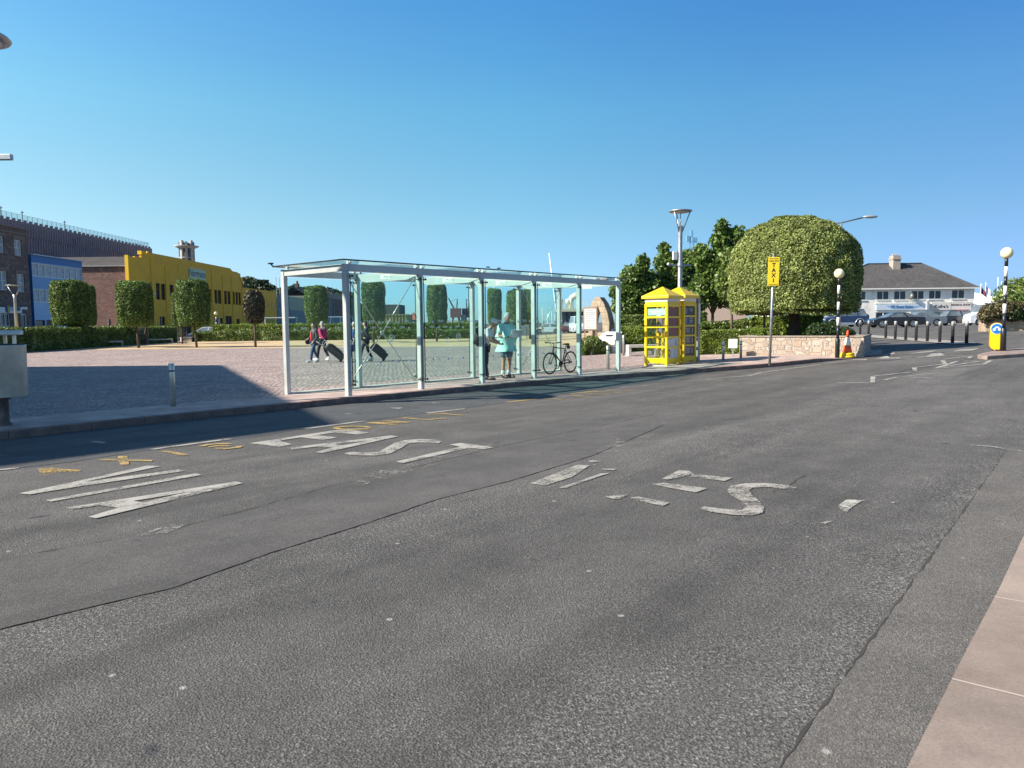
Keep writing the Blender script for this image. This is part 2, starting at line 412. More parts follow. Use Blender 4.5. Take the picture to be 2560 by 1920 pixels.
def sheet(name, poly, zf, mat, step=1.0, kind='structure', far=80):
    bm=bmesh.new(); vs=[bm.verts.new((p[0],p[1],0)) for p in poly]; bm.faces.new(vs)
    xs=[p[0] for p in poly]; ys=[p[1] for p in poly]
    cuts=[]
    for lo,hi,ax in ((min(xs),max(xs),0),(min(ys),max(ys),1)):
        q=math.floor(lo/step)*step
        while q<hi:
            if lo<q<hi and -far<q<far: cuts.append((q,ax))
            q+=step
    for k in KX[1:-1]:
        if min(xs)<k<max(xs): cuts.append((k,0))
    for q,ax in cuts:
        co=(q,0,0) if ax==0 else (0,q,0); no=(1,0,0) if ax==0 else (0,1,0)
        bmesh.ops.bisect_plane(bm, geom=bm.verts[:]+bm.edges[:]+bm.faces[:], dist=1e-5, plane_co=co, plane_no=no)
    for v in bm.verts: v.co.z=zf(v.co.x, v.co.y)
    bmesh.ops.recalc_face_normals(bm, faces=bm.faces)
    if sum(f.normal.z for f in bm.faces)<0: bmesh.ops.reverse_faces(bm, faces=bm.faces)
    me=bpy.data.meshes.new(name); bm.to_mesh(me); bm.free(); me.materials.append(mat)
    ob=bpy.data.objects.new(name, me); COL.objects.link(ob); ob['kind']=kind
    return ob

# ------------------------------------------------------------------ foliage
def leafarrays(Pt, Nr, L, Wd, tilt, g=rng):
    n=len(Pt)
    r=g.normal(size=(n,3)); r/=np.linalg.norm(r,axis=1)[:,None]
    nn=Nr*(1-tilt)+r*tilt; nn/=np.linalg.norm(nn,axis=1)[:,None]+1e-9
    r2=g.normal(size=(n,3)); t=np.cross(nn,r2); t/=np.linalg.norm(t,axis=1)[:,None]+1e-9
    b=np.cross(nn,t); l=(L*(.65+.7*g.random(n)))[:,None]; w=l*(Wd/L)
    V=np.stack([Pt-t*l*.5, Pt+b*w*.5+nn*w*.15, Pt+t*l*.5, Pt-b*w*.5+nn*w*.15],axis=1).reshape(-1,3)
    return V
def leafobj(name, V, mat, parent=None, extra=None, kind=None):
    """V: 4 vertices per leaf; extra: (verts, faces) of the shaded inner mass"""
    n=len(V)//4
    ev,ef=(extra if extra else ([],[]))
    me=bpy.data.meshes.new(name)
    allv=np.concatenate([V,np.array(ev,dtype=float).reshape(-1,3)]) if len(ev) else V
    me.vertices.add(len(allv)); me.vertices.foreach_set('co', allv.ravel())
    li=list(range(4*n)); ls=[4*i for i in range(n)]
    lt=[4]*n
    o=4*n
    for f in ef:
        ls.append(len(li)); lt.append(len(f)); li+= [o+i for i in f]
    me.loops.add(len(li)); me.loops.foreach_set('vertex_index', li)
    me.polygons.add(len(ls)); me.polygons.foreach_set('loop_start', ls); me.polygons.foreach_set('loop_total', lt)
    me.update(calc_edges=True); me.validate()
    me.materials.append(mat)
    ob=bpy.data.objects.new(name, me); COL.objects.link(ob)
    if parent is not None: ob.parent=parent
    if kind: ob['kind']=kind
    return ob
def bumps(Pt, k, amp, g=rng, n=10):
    s=np.zeros(len(Pt))
    for i in range(n):
        d=g.normal(size=3); d/=np.linalg.norm(d); s+=np.sin(Pt@d*k*(.6+.9*g.random())+g.random()*6.28)
    return amp*s/math.sqrt(n)
def superq(n, c, r, p=3, q=5, depth=.14, amp=.05, g=rng):
    d=g.normal(size=(n,3)); d/=np.linalg.norm(d,axis=1)[:,None]
    t=1/((np.abs(d[:,0])**p+np.abs(d[:,1])**p)**(q/p)+np.abs(d[:,2])**q)**(1/q)
    S=d*t[:,None]
    gr=np.stack([np.sign(S[:,0])*np.abs(S[:,0])**(p-1)/r[0],np.sign(S[:,1])*np.abs(S[:,1])**(p-1)/r[1],np.sign(S[:,2])*np.abs(S[:,2])**(q-1)/r[2]],axis=1)
    gr/=np.linalg.norm(gr,axis=1)[:,None]+1e-9
    Q=S*np.array(r)
    k=1-depth*g.random(n)**1.5
    Q=Q*k[:,None]+gr*bumps(Q,5,amp,g)[:,None]
    return Q+np.array(c), gr
def coreq(c, r, p=3, q=5, n=20, k=14, sc=.86):
    vs=[];fs=[]
    for i in range(k+1):
        for j in range(n):
            a=math.pi*i/k; b=2*math.pi*j/n
            d=(math.sin(a)*math.cos(b)+1e-6, math.sin(a)*math.sin(b)+1e-6, -math.cos(a))
            t=sc/((abs(d[0])**p+abs(d[1])**p)**(q/p)+abs(d[2])**q)**(1/q)
            vs.append((c[0]+d[0]*t*r[0], c[1]+d[1]*t*r[1], c[2]+d[2]*t*r[2]))
    for i in range(k):
        for j in range(n):
            a=i*n+j; b=i*n+(j+1)%n; fs.append((a,b,b+n,a+n))
    return vs,fs
def clumps(n, blobs, g=rng, depth=.6):
    """points in a set of ellipsoids [(c, r)], weighted by size"""
    w=np.array([b[1][0]*b[1][2]+.1 for b in blobs]); w/=w.sum()
    idx=g.choice(len(blobs), n, p=w)
    d=g.normal(size=(n,3)); d/=np.linalg.norm(d,axis=1)[:,None]
    rad=(1-depth*g.random(n)**2.0)
    c=np.array([b[0] for b in blobs]); r=np.array([b[1] for b in blobs])
    Pt=c[idx]+d*r[idx]*rad[:,None]
    nr=d*.7+np.array([0,0,.5]); nr/=np.linalg.norm(nr,axis=1)[:,None]
    return Pt, nr
def hedgepts(n, line, width, height, g=rng, amp=.06, zf=None):
    line=[Vector(p) for p in line]; seg=[(b-a).length for a,b in zip(line,line[1:])]; tot=sum(seg)
    s=g.random(n)*tot; pts=np.zeros((n,3)); nr=np.zeros((n,3))
    per=2*height+width
    f=g.random(n)*per
    cum=0
    k=8.0
    for a,b,L in zip(line,line[1:],seg):
        m=(s>=cum)&(s<cum+L); t=(s[m]-cum)/L
        d=(b-a).normalized(); nx=Vector((-d.y,d.x))
        base=np.outer(1-t,np.array(a))+np.outer(t,np.array(b))
        fm=f[m]
        off=np.where(fm<height,-width/2,np.where(fm<2*height,width/2,(fm-2*height)-width/2))
        z=np.where(fm<height,fm,np.where(fm<2*height,fm-height,height))
        # round the shoulders
        e=np.abs(off)/(width/2); z=np.where(fm>=2*height, z-.18*e**4*min(1,height), z)
        pts[m,0]=base[:,0]+nx.x*off; pts[m,1]=base[:,1]+nx.y*off; pts[m,2]=z
        sg=np.where(fm<height,-1,np.where(fm<2*height,1,0))
        nr[m,0]=nx.x*sg; nr[m,1]=nx.y*sg; nr[m,2]=np.where(fm>=2*height,1,.15)
        cum+=L
    pts+=nr*(bumps(pts,4,amp,g)-.10*g.random(n)**1.5)[:,None]
    # end caps
    m2=int(n*width/max(tot,1)*.9)+1
    for e,(p,q) in enumerate(((line[0],line[1]),(line[-1],line[-2]))):
        d=(p-q).normalized(); nx=Vector((-d.y,d.x)); oo=(g.random(m2)-.5)*width; zz=g.random(m2)*height
        add=np.stack([p.x+nx.x*oo+d.x*.05*g.normal(size=m2), p.y+nx.y*oo+d.y*.05*g.normal(size=m2), zz],axis=1)
        pts=np.concatenate([pts,add]); nr=np.concatenate([nr,np.tile([d.x,d.y,.2],(m2,1))])
    base=np.array([ (zf(x,y) if zf else 0) for x,y in pts[:,:2]]) if zf else 0
    pts[:,2]+=base
    return pts,nr
def hedgecore(line, width, height, zf=None, sc=.12):
    line=[Vector(p) for p in line]; vs=[];fs=[]
    w=width/2-sc; h=height-sc
    n=len(line)
    for i,p in enumerate(line):
        d=(line[min(i+1,n-1)]-line[max(i-1,0)]).normalized(); nx=Vector((-d.y,d.x))
        z=zf(p.x,p.y) if zf else 0
        e=d*(sc if i==0 else (-sc if i==n-1 else 0))
        for o,zz in ((-w,0),(-w,h*.9),(-w*.7,h),(w*.7,h),(w,h*.9),(w,0)):
            q=p+nx*o+e; vs.append((q.x,q.y,z+zz))
    for i in range(n-1):
        for j in range(5):
            a=i*6+j; fs.append((a,a+1,a+7,a+6))
    fs.append((0,1,2,3,4,5)); o=(n-1)*6; fs.append((o+5,o+4,o+3,o+2,o+1,o))
    return vs,fs
def hedge(name, label, line, width, height, mat, n, L=.14, zf=None, cat='hedge', amp=.06, group=None):
    line=[Vector(p) for p in line]; c=line[0]
    base=Vector((c.x,c.y,zf(c.x,c.y) if zf else 0))
    # subdivide
    ln=[line[0]]
    for a,b in zip(line,line[1:]):
        k=max(1,int((b-a).length/2.0))
        ln+=[a+(b-a)*(i/k) for i in range(1,k+1)]
    pts,nr=hedgepts(n,ln,width,height,zf=zf,amp=amp)
    V=leafarrays(pts,nr,L,L*.6,.55)
    ev,ef=hedgecore(ln,width,height,zf=zf)
    ev=[(a-base.x,b-base.y,c-base.z) for a,b,c in ev]
    o=leafobj(name,V-np.array(base),mat,extra=(ev,ef)); o.location=base
    return tag(o,label,cat,group)

# ------------------------------------------------------------------ colours
white_p=M('white_paint',(.78,.77,.73),.45,var=.05)
cream_r=M('cream_render',(.84,.80,.73),.8,var=.06,vs=1.2,dirt=(.55,.52,.46))
black_p=M('black_paint',(.016,.016,.018),.35,var=.2)
steel=M('brushed_steel',(.60,.57,.50),.38,.72,var=.15,vs=2.0)
galv=M('galvanised_steel',(.42,.43,.44),.45,.8,var=.15,vs=8)
alu=M('painted_aluminium',(.48,.51,.49),.42,.25,var=.06,vs=2,dirt=(.38,.38,.37))
rubber=M('rubber',(.022,.022,.023),.75,var=.2)
dkmet=M('dark_metal',(.05,.052,.056),.4,.6,var=.2)
concrete=M('pale_concrete',(.55,.52,.47),.8,var=.1,vs=2,dirt=(.4,.37,.33),bmp=.004)
granite=stonemat('granite_wall',[(.13,.095,.08),(.21,.155,.125),(.17,.12,.105),(.25,.185,.155)],.55,.28,(.17,.135,.115),.02,axis='yz',bd=.02)
brownbrick=stonemat('brown_stone',[(.16,.085,.065),(.22,.12,.095),(.19,.10,.085),(.25,.15,.12)],.5,.25,(.16,.10,.085),.025,axis='xz',bd=.03)
bark=M('bark',(.10,.075,.055),.9,var=.3,vs=9,bmp=.02,bs=25)
darkbark=M('dark_bark',(.045,.034,.027),.9,var=.3,vs=7,bmp=.03,bs=18)
soil=M('soil',(.11,.075,.05),.95,var=.35,vs=6,bmp=.04,bs=14)
yel=M('yellow_gloss',(.86,.56,.004),.38,var=.04,vs=2,coat=.2)
ltyel=M('sign_yellow',(.80,.58,.02),.45,var=.03)
winglass=M('window_glass',(.018,.022,.027),.06,var=.5,vs=.9,spec=.8)
blindglass=M('window_blinds',(.32,.36,.38),.25,var=.25,vs=3,spec=.7)
slate=stonemat('slate_roof',[(.055,.048,.046),(.085,.073,.068),(.07,.062,.06),(.10,.085,.078)],.3,.16,(.05,.045,.042),.012,axis='xy',bd=.01)

# ------------------------------------------------------------------ ground
sheet('ground',[(-3000,-400),(3000,-400),(3000,3000),(-3000,3000)],lambda x,y:gz(x),asphalt('road_asphalt',.084,.142,lanes=True,patch=1.15),step=1e9)
def offset(line,d):
    out=[]
    for i,p in enumerate(line):
        t=(line[min(i+1,len(line)-1)]-line[max(i-1,0)]).normalized()
        out.append(p+Vector((-t.y,t.x))*d)
    return out
def subdiv(line,L):
    out=[line[0]]
    for a,b in zip(line,line[1:]):
        k=max(1,round((b-a).length/L))
        out+=[a+(b-a)*(i/k) for i in range(1,k+1)]
    return out
KS=subdiv(KERB,.95)
def drop(x): return .095*ss((x-10.0)/1.5)
_pz=pz
def pz(x,y):
    return _pz(x,y)-(drop(x)*(1-ss(dist_kerb(x,y)/2.0)) if x>9.5 else 0)
mb=MB(); K2=offset(KS,.16)
for a,b,c,d in zip(KS,KS[1:],K2,K2[1:]):
    t=(b-a).normalized()*random.uniform(.001,.004); j=random.uniform(-.005,.005)
    n=Vector((-(b-a).y,(b-a).x)).normalized()*random.uniform(-.008,.008)
    pts=[a+t+n,b-t+n,d-t,c+t]
    vs=[(p.x,p.y,gz(p.x)-.05) for p in pts]+[(p.x,p.y,gz(p.x)+.122-drop(p.x)+j) for p in pts]
    mb.add(vs,[(3,2,1,0),(4,5,6,7),(0,1,5,4),(1,2,6,5),(2,3,7,6),(3,0,4,7)])
kerbm=M('kerb_granite',(.23,.14,.11),.85,var=.3,vs=6,bmp=.02,bs=20,dirt=(.17,.115,.095))
mb.build('kerb',kerbm,bev=.010,seg=2,kind='structure')
IN=offset(subdiv(KERB[:-3],2.0),.15)
i6=[i for i,p in enumerate(IN) if p.x<=6.2][-1]
MID=[p+(q-p)*1 for p,q in zip(IN,offset(subdiv(KERB[:-3],2.0),2.55))][:i6+1]
pave=stonemat('pavement_slabs',[(.42,.31,.27),(.47,.36,.315),(.44,.33,.29),(.49,.38,.335)],.9,.6,(.30,.235,.205),.008,rot=-RD,axis='xy',bd=.004,warp=.01)
sheet('pavement',[(p.x,p.y) for p in IN]+[(13.6,30.5),(9,34),(7.2,30.5)]+[(p.x,p.y) for p in reversed(MID)],pz,pave,step=1.0)
setts=stonemat('granite_setts',[(.36,.265,.235),(.56,.44,.40),(.43,.335,.305),(.62,.51,.47)],.19,.115,(.115,.09,.082),.016,rot=-RD,axis='xy',bd=.05,warp=.28)
SB=[(-70,54.5),(-20,54),(-3,53.5),(4.5,50),(7.0,40),(7.2,30.5)]
sheet('paved_square',[(p.x,p.y) for p in MID]+[(q[0],q[1]) for q in reversed(SB)],pz,setts,step=1.5)
sandm=M('sandy_gravel',(.50,.36,.20),.95,var=.15,vs=1.2,bmp=.01,bs=40)
sheet('sandy_path',SB[:5]+[(8,60),(12,95),(-70,95)],pz,sandm,step=4)
sheet('planting_bed',[(7.2,30.5),(9,34),(13.6,30.5),(15.6,36),(13,48),(7,40)],lambda x,y:pz(x,y)+.03,soil,step=2)

def line_px(pts): return [G(a,b).to_2d() for a,b in pts]
# right-hand gutter repair strip and near pavement
E1=line_px([(1950,1920),(2120,1680),(2220,1540),(2400,1290),(2520,1120)])
E2=line_px([(2270,1920),(2400,1660),(2500,1470),(2560,1340)])
d1=(E1[1]-E1[0]).normalized(); E1=[E1[0]-d1*6]+E1
d2=(E2[2]-E2[0]).normalized(); E2=[E2[0]-d2*6]+E2+[E2[-1]+(E2[-1]-E2[0]).normalized()*k for k in (4.5,)]
gut=asphalt('gutter_asphalt',.112,.155,1.3,(1,.92,.82),.12,.004,.15)
sheet('gutter_strip',[tuple(p) for p in E1]+[tuple(p) for p in reversed(E2)],lambda x,y:gz(x)+.004,gut,step=2)
E3=[p+Vector((3.2,-2.0)) for p in E2]
nearpave=stonemat('near_pavement',[(.265,.21,.175),(.295,.235,.195),(.275,.22,.185),(.305,.245,.205)],9.0,1.25,(.40,.33,.28),.010,rot=-math.atan2(d2.y,d2.x)+math.pi/2,axis='xy',bd=.003,warp=.01)
sheet('near_pavement',[tuple(p) for p in E2]+[tuple(p) for p in reversed(E3)],lambda x,y:gz(x)+.009,nearpave,step=2)
# trench repair between the two long cracks
C1=line_px([(0,1400),(200,1365),(411,1329),(640,1270),(823,1217),(1050,1165),(1260,1115),(1440,1077),(1636,1036)])
C2=line_px([(0,1574),(220,1520),(428,1472),(670,1385),(914,1310),(1090,1250),(1275,1203),(1483,1139),(1660,1062)])
C1=[C1[0]-(C1[2]-C1[0])]+C1; C2=[C2[0]-(C2[2]-C2[0])]+C2
tre=asphalt('trench_asphalt',.088,.128,1.5,(1,.93,.86),.12,.004,.25)
sheet('trench_strip',[tuple(p) for p in C1]+[tuple(p) for p in reversed(C2)],lambda x,y:gz(x)+.004,tre,step=2)
# smoother taxi lane beside the kerb
L1=line_px([(0,1176),(174,1156),(362,1127),(640,1092),(764,1072),(918,1052),(1072,1032),(1164,1021),(1420,985),(1600,962),(1740,945)])
L1=[L1[0]-(L1[2]-L1[0])*1.5]+L1
ko=offset(KERB[1:-6],-.02)
lane=asphalt('taxi_lane_asphalt',.070,.105,1.5,(.96,.98,1.0),.10,.004,.2)
sheet('taxi_lane',[tuple(p) for p in L1]+[tuple(p) for p in reversed([k for k in ko if k.x<5.6])],lambda x,y:gz(x)+.004,lane,step=2)
# cracks: thin jagged dark ribbons
def ribbon(mb,line,w,z,jit=0.0,taper=False):
    line=[Vector((p[0],p[1])) for p in line]
    if jit: line=subdiv(line,.07)
    n=len(line); vs=[];
    for i,p in enumerate(line):
        t=(line[min(i+1,n-1)]-line[max(i-1,0)]).normalized(); q=Vector((-t.y,t.x))
        ww=w*(random.choice((.05,.2,.5,.8,1.1,1.6,2.4)) if jit else 1)/2
        p=p+q*(random.uniform(-1,1)*jit)
        for s in (1,-1):
            r=p+q*(ww*s); vs.append((r.x,r.y,gz(r.x)+z))
    mb.add(vs,[(2*i,2*i+1,2*i+3,2*i+2) for i in range(n-1)])
crackm=M('crack_dark',(.045,.041,.036),.95,var=.3)
for nm,ln,w in (('road_crack',C1,.017),('road_crack',C2,.005),('road_crack',E1,.008)):
    mb=MB(); ribbon(mb,ln,w,.0058,.006); mb.build(nm,crackm,kind='structure',fixn=False)
mb=MB(); ribbon(mb,line_px([(2020,1185),(1985,1205),(1960,1220),(1930,1232)]),.012,.0030,.012); mb.build('road_crack',crackm,kind='structure',fixn=False)

# ------------------------------------------------------------------ road markings (traced where they lie, worn paint)
wpaint=paintmat('white_road_paint',(.43,.405,.36),.655)
wpaint2=paintmat('worn_white_road_paint',(.50,.48,.43),.75)
ypaint=paintmat('yellow_road_paint',(.47,.33,.11),.68)
def marking(name,o,s,polys=(),ribs=(),mat=wpaint,z=.009,w=.10):
    mb=MB()
    for k,pl in enumerate(polys):
        pts=[G(o[0]+x*s,o[1]+y*s) for x,y in pl]
        mb.add([(p.x,p.y,gz(p.x)+z+.0004*k) for p in pts],[list(range(len(pts)))])
    for k,rb in enumerate(ribs):
        ww=w
        if isinstance(rb[0],(int,float)): ww=rb[0]; rb=rb[1:]
        ribbon(mb,[G(o[0]+x*s,o[1]+y*s).to_2d() for x,y in rb],ww,z+.0004*(k+len(polys)))
    me=mb.build(name,mat,kind='structure',fixn=False)
    bm=bmesh.new(); bm.from_mesh(me.data)
    for f in bm.faces:
        f.normal_update()
        if f.normal.z<0: f.normal_flip()
    bm.to_mesh(me.data); bm.free(); return me
D=((0,1040),.28933); E_=((580,1020),.30741); B_=((800,880),.36166); F_=((1280,1120),.45208); G_=((2060,820),.22604); C_=((1600,800),.43400)
marking('road_lettering',*D,polys=[[(165,675),(640,575),(1270,435),(1385,440),(725,577),(1540,468),(1600,480),(640,622),(255,685)],
  [(395,735),(1690,502),(1750,515),(440,748)],
  [(575,800),(2040,573),(2100,588),(1600,668),(1150,742),(860,778),(620,815)],
  [(765,880),(1020,803),(1240,758),(1600,668),(2100,588),(830,893)],
  [(860,778),(1150,742),(1240,758),(1020,803)]])
marking('road_lettering',*E_,polys=[[(135,292),(840,184),(980,183),(1115,205),(1025,220),(835,203),(700,224),(855,245),(735,263),(560,243),(385,270),(490,300),(385,320),(250,303)],
  [(450,330),(1290,228),(1355,235),(1120,268),(830,300),(690,318),(490,343)],
  [(690,318),(830,300),(900,310),(820,328)],
  [(680,365),(820,328),(900,310),(1120,268),(1355,235),(740,372)],
  [(910,375),(970,362),(1060,370),(1190,365),(1260,325),(1320,290),(1400,268),(1520,258),(1640,262),(1705,278),(1680,292),(1600,287),(1500,285),(1430,297),(1370,335),(1290,375),(1170,392),(1050,392),(960,388)],
  [(1770,303),(1860,290),(2130,325),(2050,342),(1930,330),(1390,455),(1335,443),(1855,322)]])
marking('road_lettering',*D,polys=[[(850,380),(1020,375),(1020,352),(1100,352),(1108,380),(1325,385),(1310,397),(1110,394),(1115,425),(1040,428),(1025,392),(870,388)],
  [(1380,308),(1460,306),(1640,340),(1570,347)]],
  ribs=[(.09,(1740,266),(1800,252),(1900,244),(1990,246)),(.09,(1800,272),(1900,262),(1990,264)),(.09,(1850,284),(1960,287),(2060,276),(2075,264))],mat=ypaint)
marking('road_lettering',*D,polys=[[(320,460),(440,452),(520,462),(700,472),(690,485),(540,487),(470,500),(400,525),(370,515)]],mat=paintmat('faint_yellow_road_paint',(.55,.36,.10),.74))
marking('road_lettering',*E_,ribs=[(.10,(835,165),(880,155),(980,151),(1080,154),(1125,163),(1090,173),(980,178),(880,176),(835,165)),
  (.10,(1105,124),(1340,139)),(.10,(1120,122),(1440,121)),(.10,(1235,107),(1440,121)),
  (.10,(1390,84),(1590,100)),(.10,(1590,100),(1735,86)),(.09,(1600,55),(1740,53)),(.09,(1700,45),(1740,53),(1885,64))],mat=ypaint)
marking('lane_dash',*D,polys=[[(1290,292),(1960,198),(2015,203),(1330,295)]])
marking('lane_dash',*D,polys=[[(-200,490),(0,465),(180,447),(150,460),(0,475),(-200,500)]])
marking('lane_dash',*D,polys=[[(745,228),(830,218),(940,238),(860,240),(830,235)]],mat=wpaint2)
marking('lane_dash',*D,polys=[[(0,343),(95,350),(70,354),(0,352)]],mat=wpaint2)
marking('lane_dash',*E_,polys=[[(565,170),(1000,115),(1110,108),(640,172)]])
marking('lane_dash',*E_,polys=[[(1570,43),(1890,6),(1900,11),(1600,47)]])
marking('lane_dash',*B_,polys=[[(170,428),(235,430),(220,433),(180,432)],[(470,388),(580,388),(540,395)],[(760,352),(835,354),(790,358)]],mat=wpaint2)
marking('yellow_dash',*B_,polys=[[(1280,348),(1480,325),(1500,330),(1310,350)],[(1730,290),(1900,270),(1930,272),(1750,293)]],
  ribs=[(.08,(1540,323),(1720,333)),(.08,(1740,303),(1870,313)),(.08,(1860,289),(2000,296)),(.08,(1900,277),(2080,283)),(.08,(1980,268),(2180,266))],mat=ypaint)
marking('lane_dash',*B_,ribs=[(.08,(2080,247),(2260,232))],mat=wpaint2)
marking('worn_lettering',*F_,polys=[[(100,200),(360,97),(430,100),(330,165),(180,212)],[(260,225),(490,145),(545,142),(500,155),(300,225)],[(495,118),(575,120),(565,127),(505,125)],[(420,77),(450,70),(500,78),(440,84)],
  [(830,175),(920,128),(980,132),(1010,150),(1220,170),(1175,188),(960,160),(860,180)],[(775,205),(840,197),(1080,228),(1015,252),(850,222)],[(515,275),(640,262),(600,285),(560,288)],[(650,280),(700,275),(870,308),(835,328),(700,300)],
  [(1580,228),(1500,232),(1420,222),(1330,225),(1310,240),(1330,270),(1370,300),(1395,340),(1385,365),(1320,380),(1230,378),(1100,360),(1040,342),(1060,330),(1180,345),(1270,350),(1300,330),(1270,300),(1210,265),(1190,240),(1210,215),(1290,202),(1400,200),(1520,212)]],mat=paintmat('cracked_white_road_paint',(.41,.385,.34),.70))
marking('worn_lettering',*F_,polys=[[(1800,325),(1850,290),(1940,293),(1990,285),(1930,300),(1880,332),(1850,360),(1820,345)],[(1705,418),(1775,408),(1730,425)],[(2090,305),(2135,298),(2110,312)]],mat=wpaint2)
scf=paintmat('paint_ghost',(.36,.345,.31),.86)
marking('paint_scuff',(0,0),1.0,polys=[[(905,1190),(1010,1150),(1180,1108),(1265,1095),(1210,1125),(1050,1175),(960,1200)],[(830,1215),(900,1200),(930,1208),(860,1228)],[(1480,1130),(1540,1105),(1640,1085),(1600,1112),(1520,1140)],[(330,1345),(420,1315),(500,1300),(420,1335)]],mat=scf)
marking('pavement_edge_line',(0,0),1.0,ribs=[(.05,(2425,1114),(2480,1118),(2520,1124),(2560,1130),(2640,1140))],mat=paintmat('edge_ghost',(.45,.43,.38),.74),z=.0095)
marking('zigzag_line',*G_,polys=[[(515,540),(570,540),(565,605),(510,605)],[(970,440),(1025,440),(1030,475),(985,475)],[(1285,362),(1335,358),(1365,400),(1320,405)],[(1205,450),(1460,368),(1500,370),(1250,452)]],
  ribs=[((160,608),(505,612)),((545,537),(960,490)),((875,545),(1165,555)),((670,578),(800,550)),(.07,(880,540),(1320,495)),((1000,440),(1330,402)),((1330,430),(1720,372)),((1300,446),(1740,408)),((1550,370),(1680,371)),((1330,350),(1600,315)),((1400,310),(1605,305))])
marking('zebra_stripe',*G_,polys=[[(1745,405),(1820,360),(1870,362),(1790,403)],[(1575,335),(1610,315),(1655,318),(1620,338)],[(925,290),(1060,268),(1245,252),(1200,265)],[(1420,262),(1500,240),(1720,228),(1640,252)],[(430,320),(560,300),(780,275),(785,290),(600,310)],[(305,358),(320,352),(480,348),(470,358)]])
marking('lane_arrow',*G_,polys=[[(1015,325),(1130,318),(1185,285),(1290,275),(1340,305),(1200,318),(1020,330)]])
marking('lane_arrow',*G_,polys=[[(565,345),(680,312),(715,315),(720,330),(845,330),(840,340),(700,340)]])
marking('edge_line',*G_,ribs=[(.12,(1660,345),(1830,347),(2212,309),(2400,290))])
marking('edge_line',*C_,ribs=[(.10,(320,347),(480,348)),(.10,(385,342),(630,322),(700,304),(980,266),(1100,248),(1190,240))])

# ------------------------------------------------------------------ taxi shelter
sA=Vector((-3.43,15.88)); sS=Vector((.662,.749)).normalized(); sN=Vector((-sS.y,sS.x)); BAY=2.03; SW=2.3
def sw(a,b): p=sA+sS*a+sN*b; return p.x,p.y
shel=thing('taxi_shelter','long glass and grey metal taxi shelter standing at the kerb','shelter',(sA.x,sA.y,0),math.atan2(sS.y,sS.x))
sg=glass('shelter_glass',(.87,.962,.950),dirt=.008)
rg=glass('roof_glass',(.84,.955,.94),dirt=.02)
lx=lambda mb,n,mat,bev=0,parent=shel: mb.build(n,mat,parent,world=False,bev=bev)
TOPZ=2.86
for b in (0,SW):
    for i in range(6):
        a=i*BAY; z0=pz(*sw(a,b))
        mb=MB(); mb.box(a-.05,a+.05,b-.06,b+.06,z0-.01,TOPZ-.15); lx(mb,'post',alu,.006)
    mb=MB(); mb.box(-.05,5*BAY+.05,b-.055,b+.055,TOPZ-.149,TOPZ); lx(mb,'roof_beam',alu,.006)
for i in range(6):
    a=i*BAY; mb=MB()
    mb.prism([(.06,TOPZ-.03),(SW-.06,TOPZ-.03),(SW-.06,TOPZ-.16),(SW-.4,TOPZ-.24),(.4,TOPZ-.24),(.06,TOPZ-.16)] if 0<i<5 else [(.056,TOPZ-.002),(SW-.056,TOPZ-.002),(SW-.056,TOPZ-.147),(.056,TOPZ-.147)],lambda u,v,w:(w,u,v),a-.035,a+.035)
    o=lx(mb,'cross_beam',alu if i in(0,5) else M('cross_beam_paint',(.44,.47,.46),.45,.1,var=.05),.004)
    if i>0:
        for sd_,nn in ((-1,(-1,0,0)),):
            mb=MB(); mb.box(a-.041,a-.036,.95,1.32,TOPZ-.19,TOPZ-.09)
            pl=lx(mb,'notice_plate',white_p,0,o)
            text('notice_text','Thank You',.036,dkmet,pl,frame((a-.0415,1.13,TOPZ-.125),(0,-1,0),(-1,0,0)))
            text('notice_text','for not smoking',.030,dkmet,pl,frame((a-.0415,1.13,TOPZ-.16),(0,-1,0),(-1,0,0)))
            mb=MB(); 
            for k in range(12):
                t0=2*math.pi*k/12; t1=2*math.pi*(k+1)/12
                mb.bar((a-.042,.985+.026*math.cos(t0),TOPZ-.14+.03*math.sin(t0)),(a-.042,.985+.026*math.cos(t1),TOPZ-.14+.03*math.sin(t1)),.006,.002,up=(1,0,0))
            mb.bar((a-.042,.967,TOPZ-.16),(a-.042,1.003,TOPZ-.12),.006,.002,up=(1,0,0)); lx(mb,'notice_symbol',dkmet,0,pl)
# roof panes
for i in range(5):
    a0=i*BAY-(.14 if i==0 else -.004); a1=(i+1)*BAY+(.14 if i==4 else -.004)
    mb=MB(); mb.box(a0,a1,-.16,SW+.16,TOPZ+.065,TOPZ+.079); lx(mb,'roof_pane',rg)
mb=MB(); e0=-.155; e1=5*BAY+.155
mb.box(e0,e1,-.185,-.162,TOPZ+.058,TOPZ+.086); mb.box(e0,e1,SW+.162,SW+.185,TOPZ+.058,TOPZ+.086)
mb.box(e0-.022,e0,-.185,SW+.185,TOPZ+.058,TOPZ+.086); mb.box(e1,e1+.022,-.185,SW+.185,TOPZ+.058,TOPZ+.086); lx(mb,'roof_edge',dkmet)
clip=None
for b,sg_ in ((0,-1),(SW,1)):
    for i in range(6):
        for da in (-.09,.09):
            if not 0<=i*BAY+da<=5*BAY: continue
            if clip is None:
                mb=MB(); mb.box(-.03,.03,-.03,.05,0,.06); mb.box(-.02,.02,-.075,-.03,.02,.05); clip=lx(mb,'roof_clip',M('clip_grey',(.5,.52,.52),.4,.3,var=.05),.005); clip.location=(i*BAY+da,b,TOPZ+.003)
            else: dup(clip,loc=(i*BAY+da,b,TOPZ+.003),parent=shel,rz=0 if sg_<0 else math.pi)
etch=M('etched_white',(.75,.78,.77),.8,var=.05)
bolt0=None
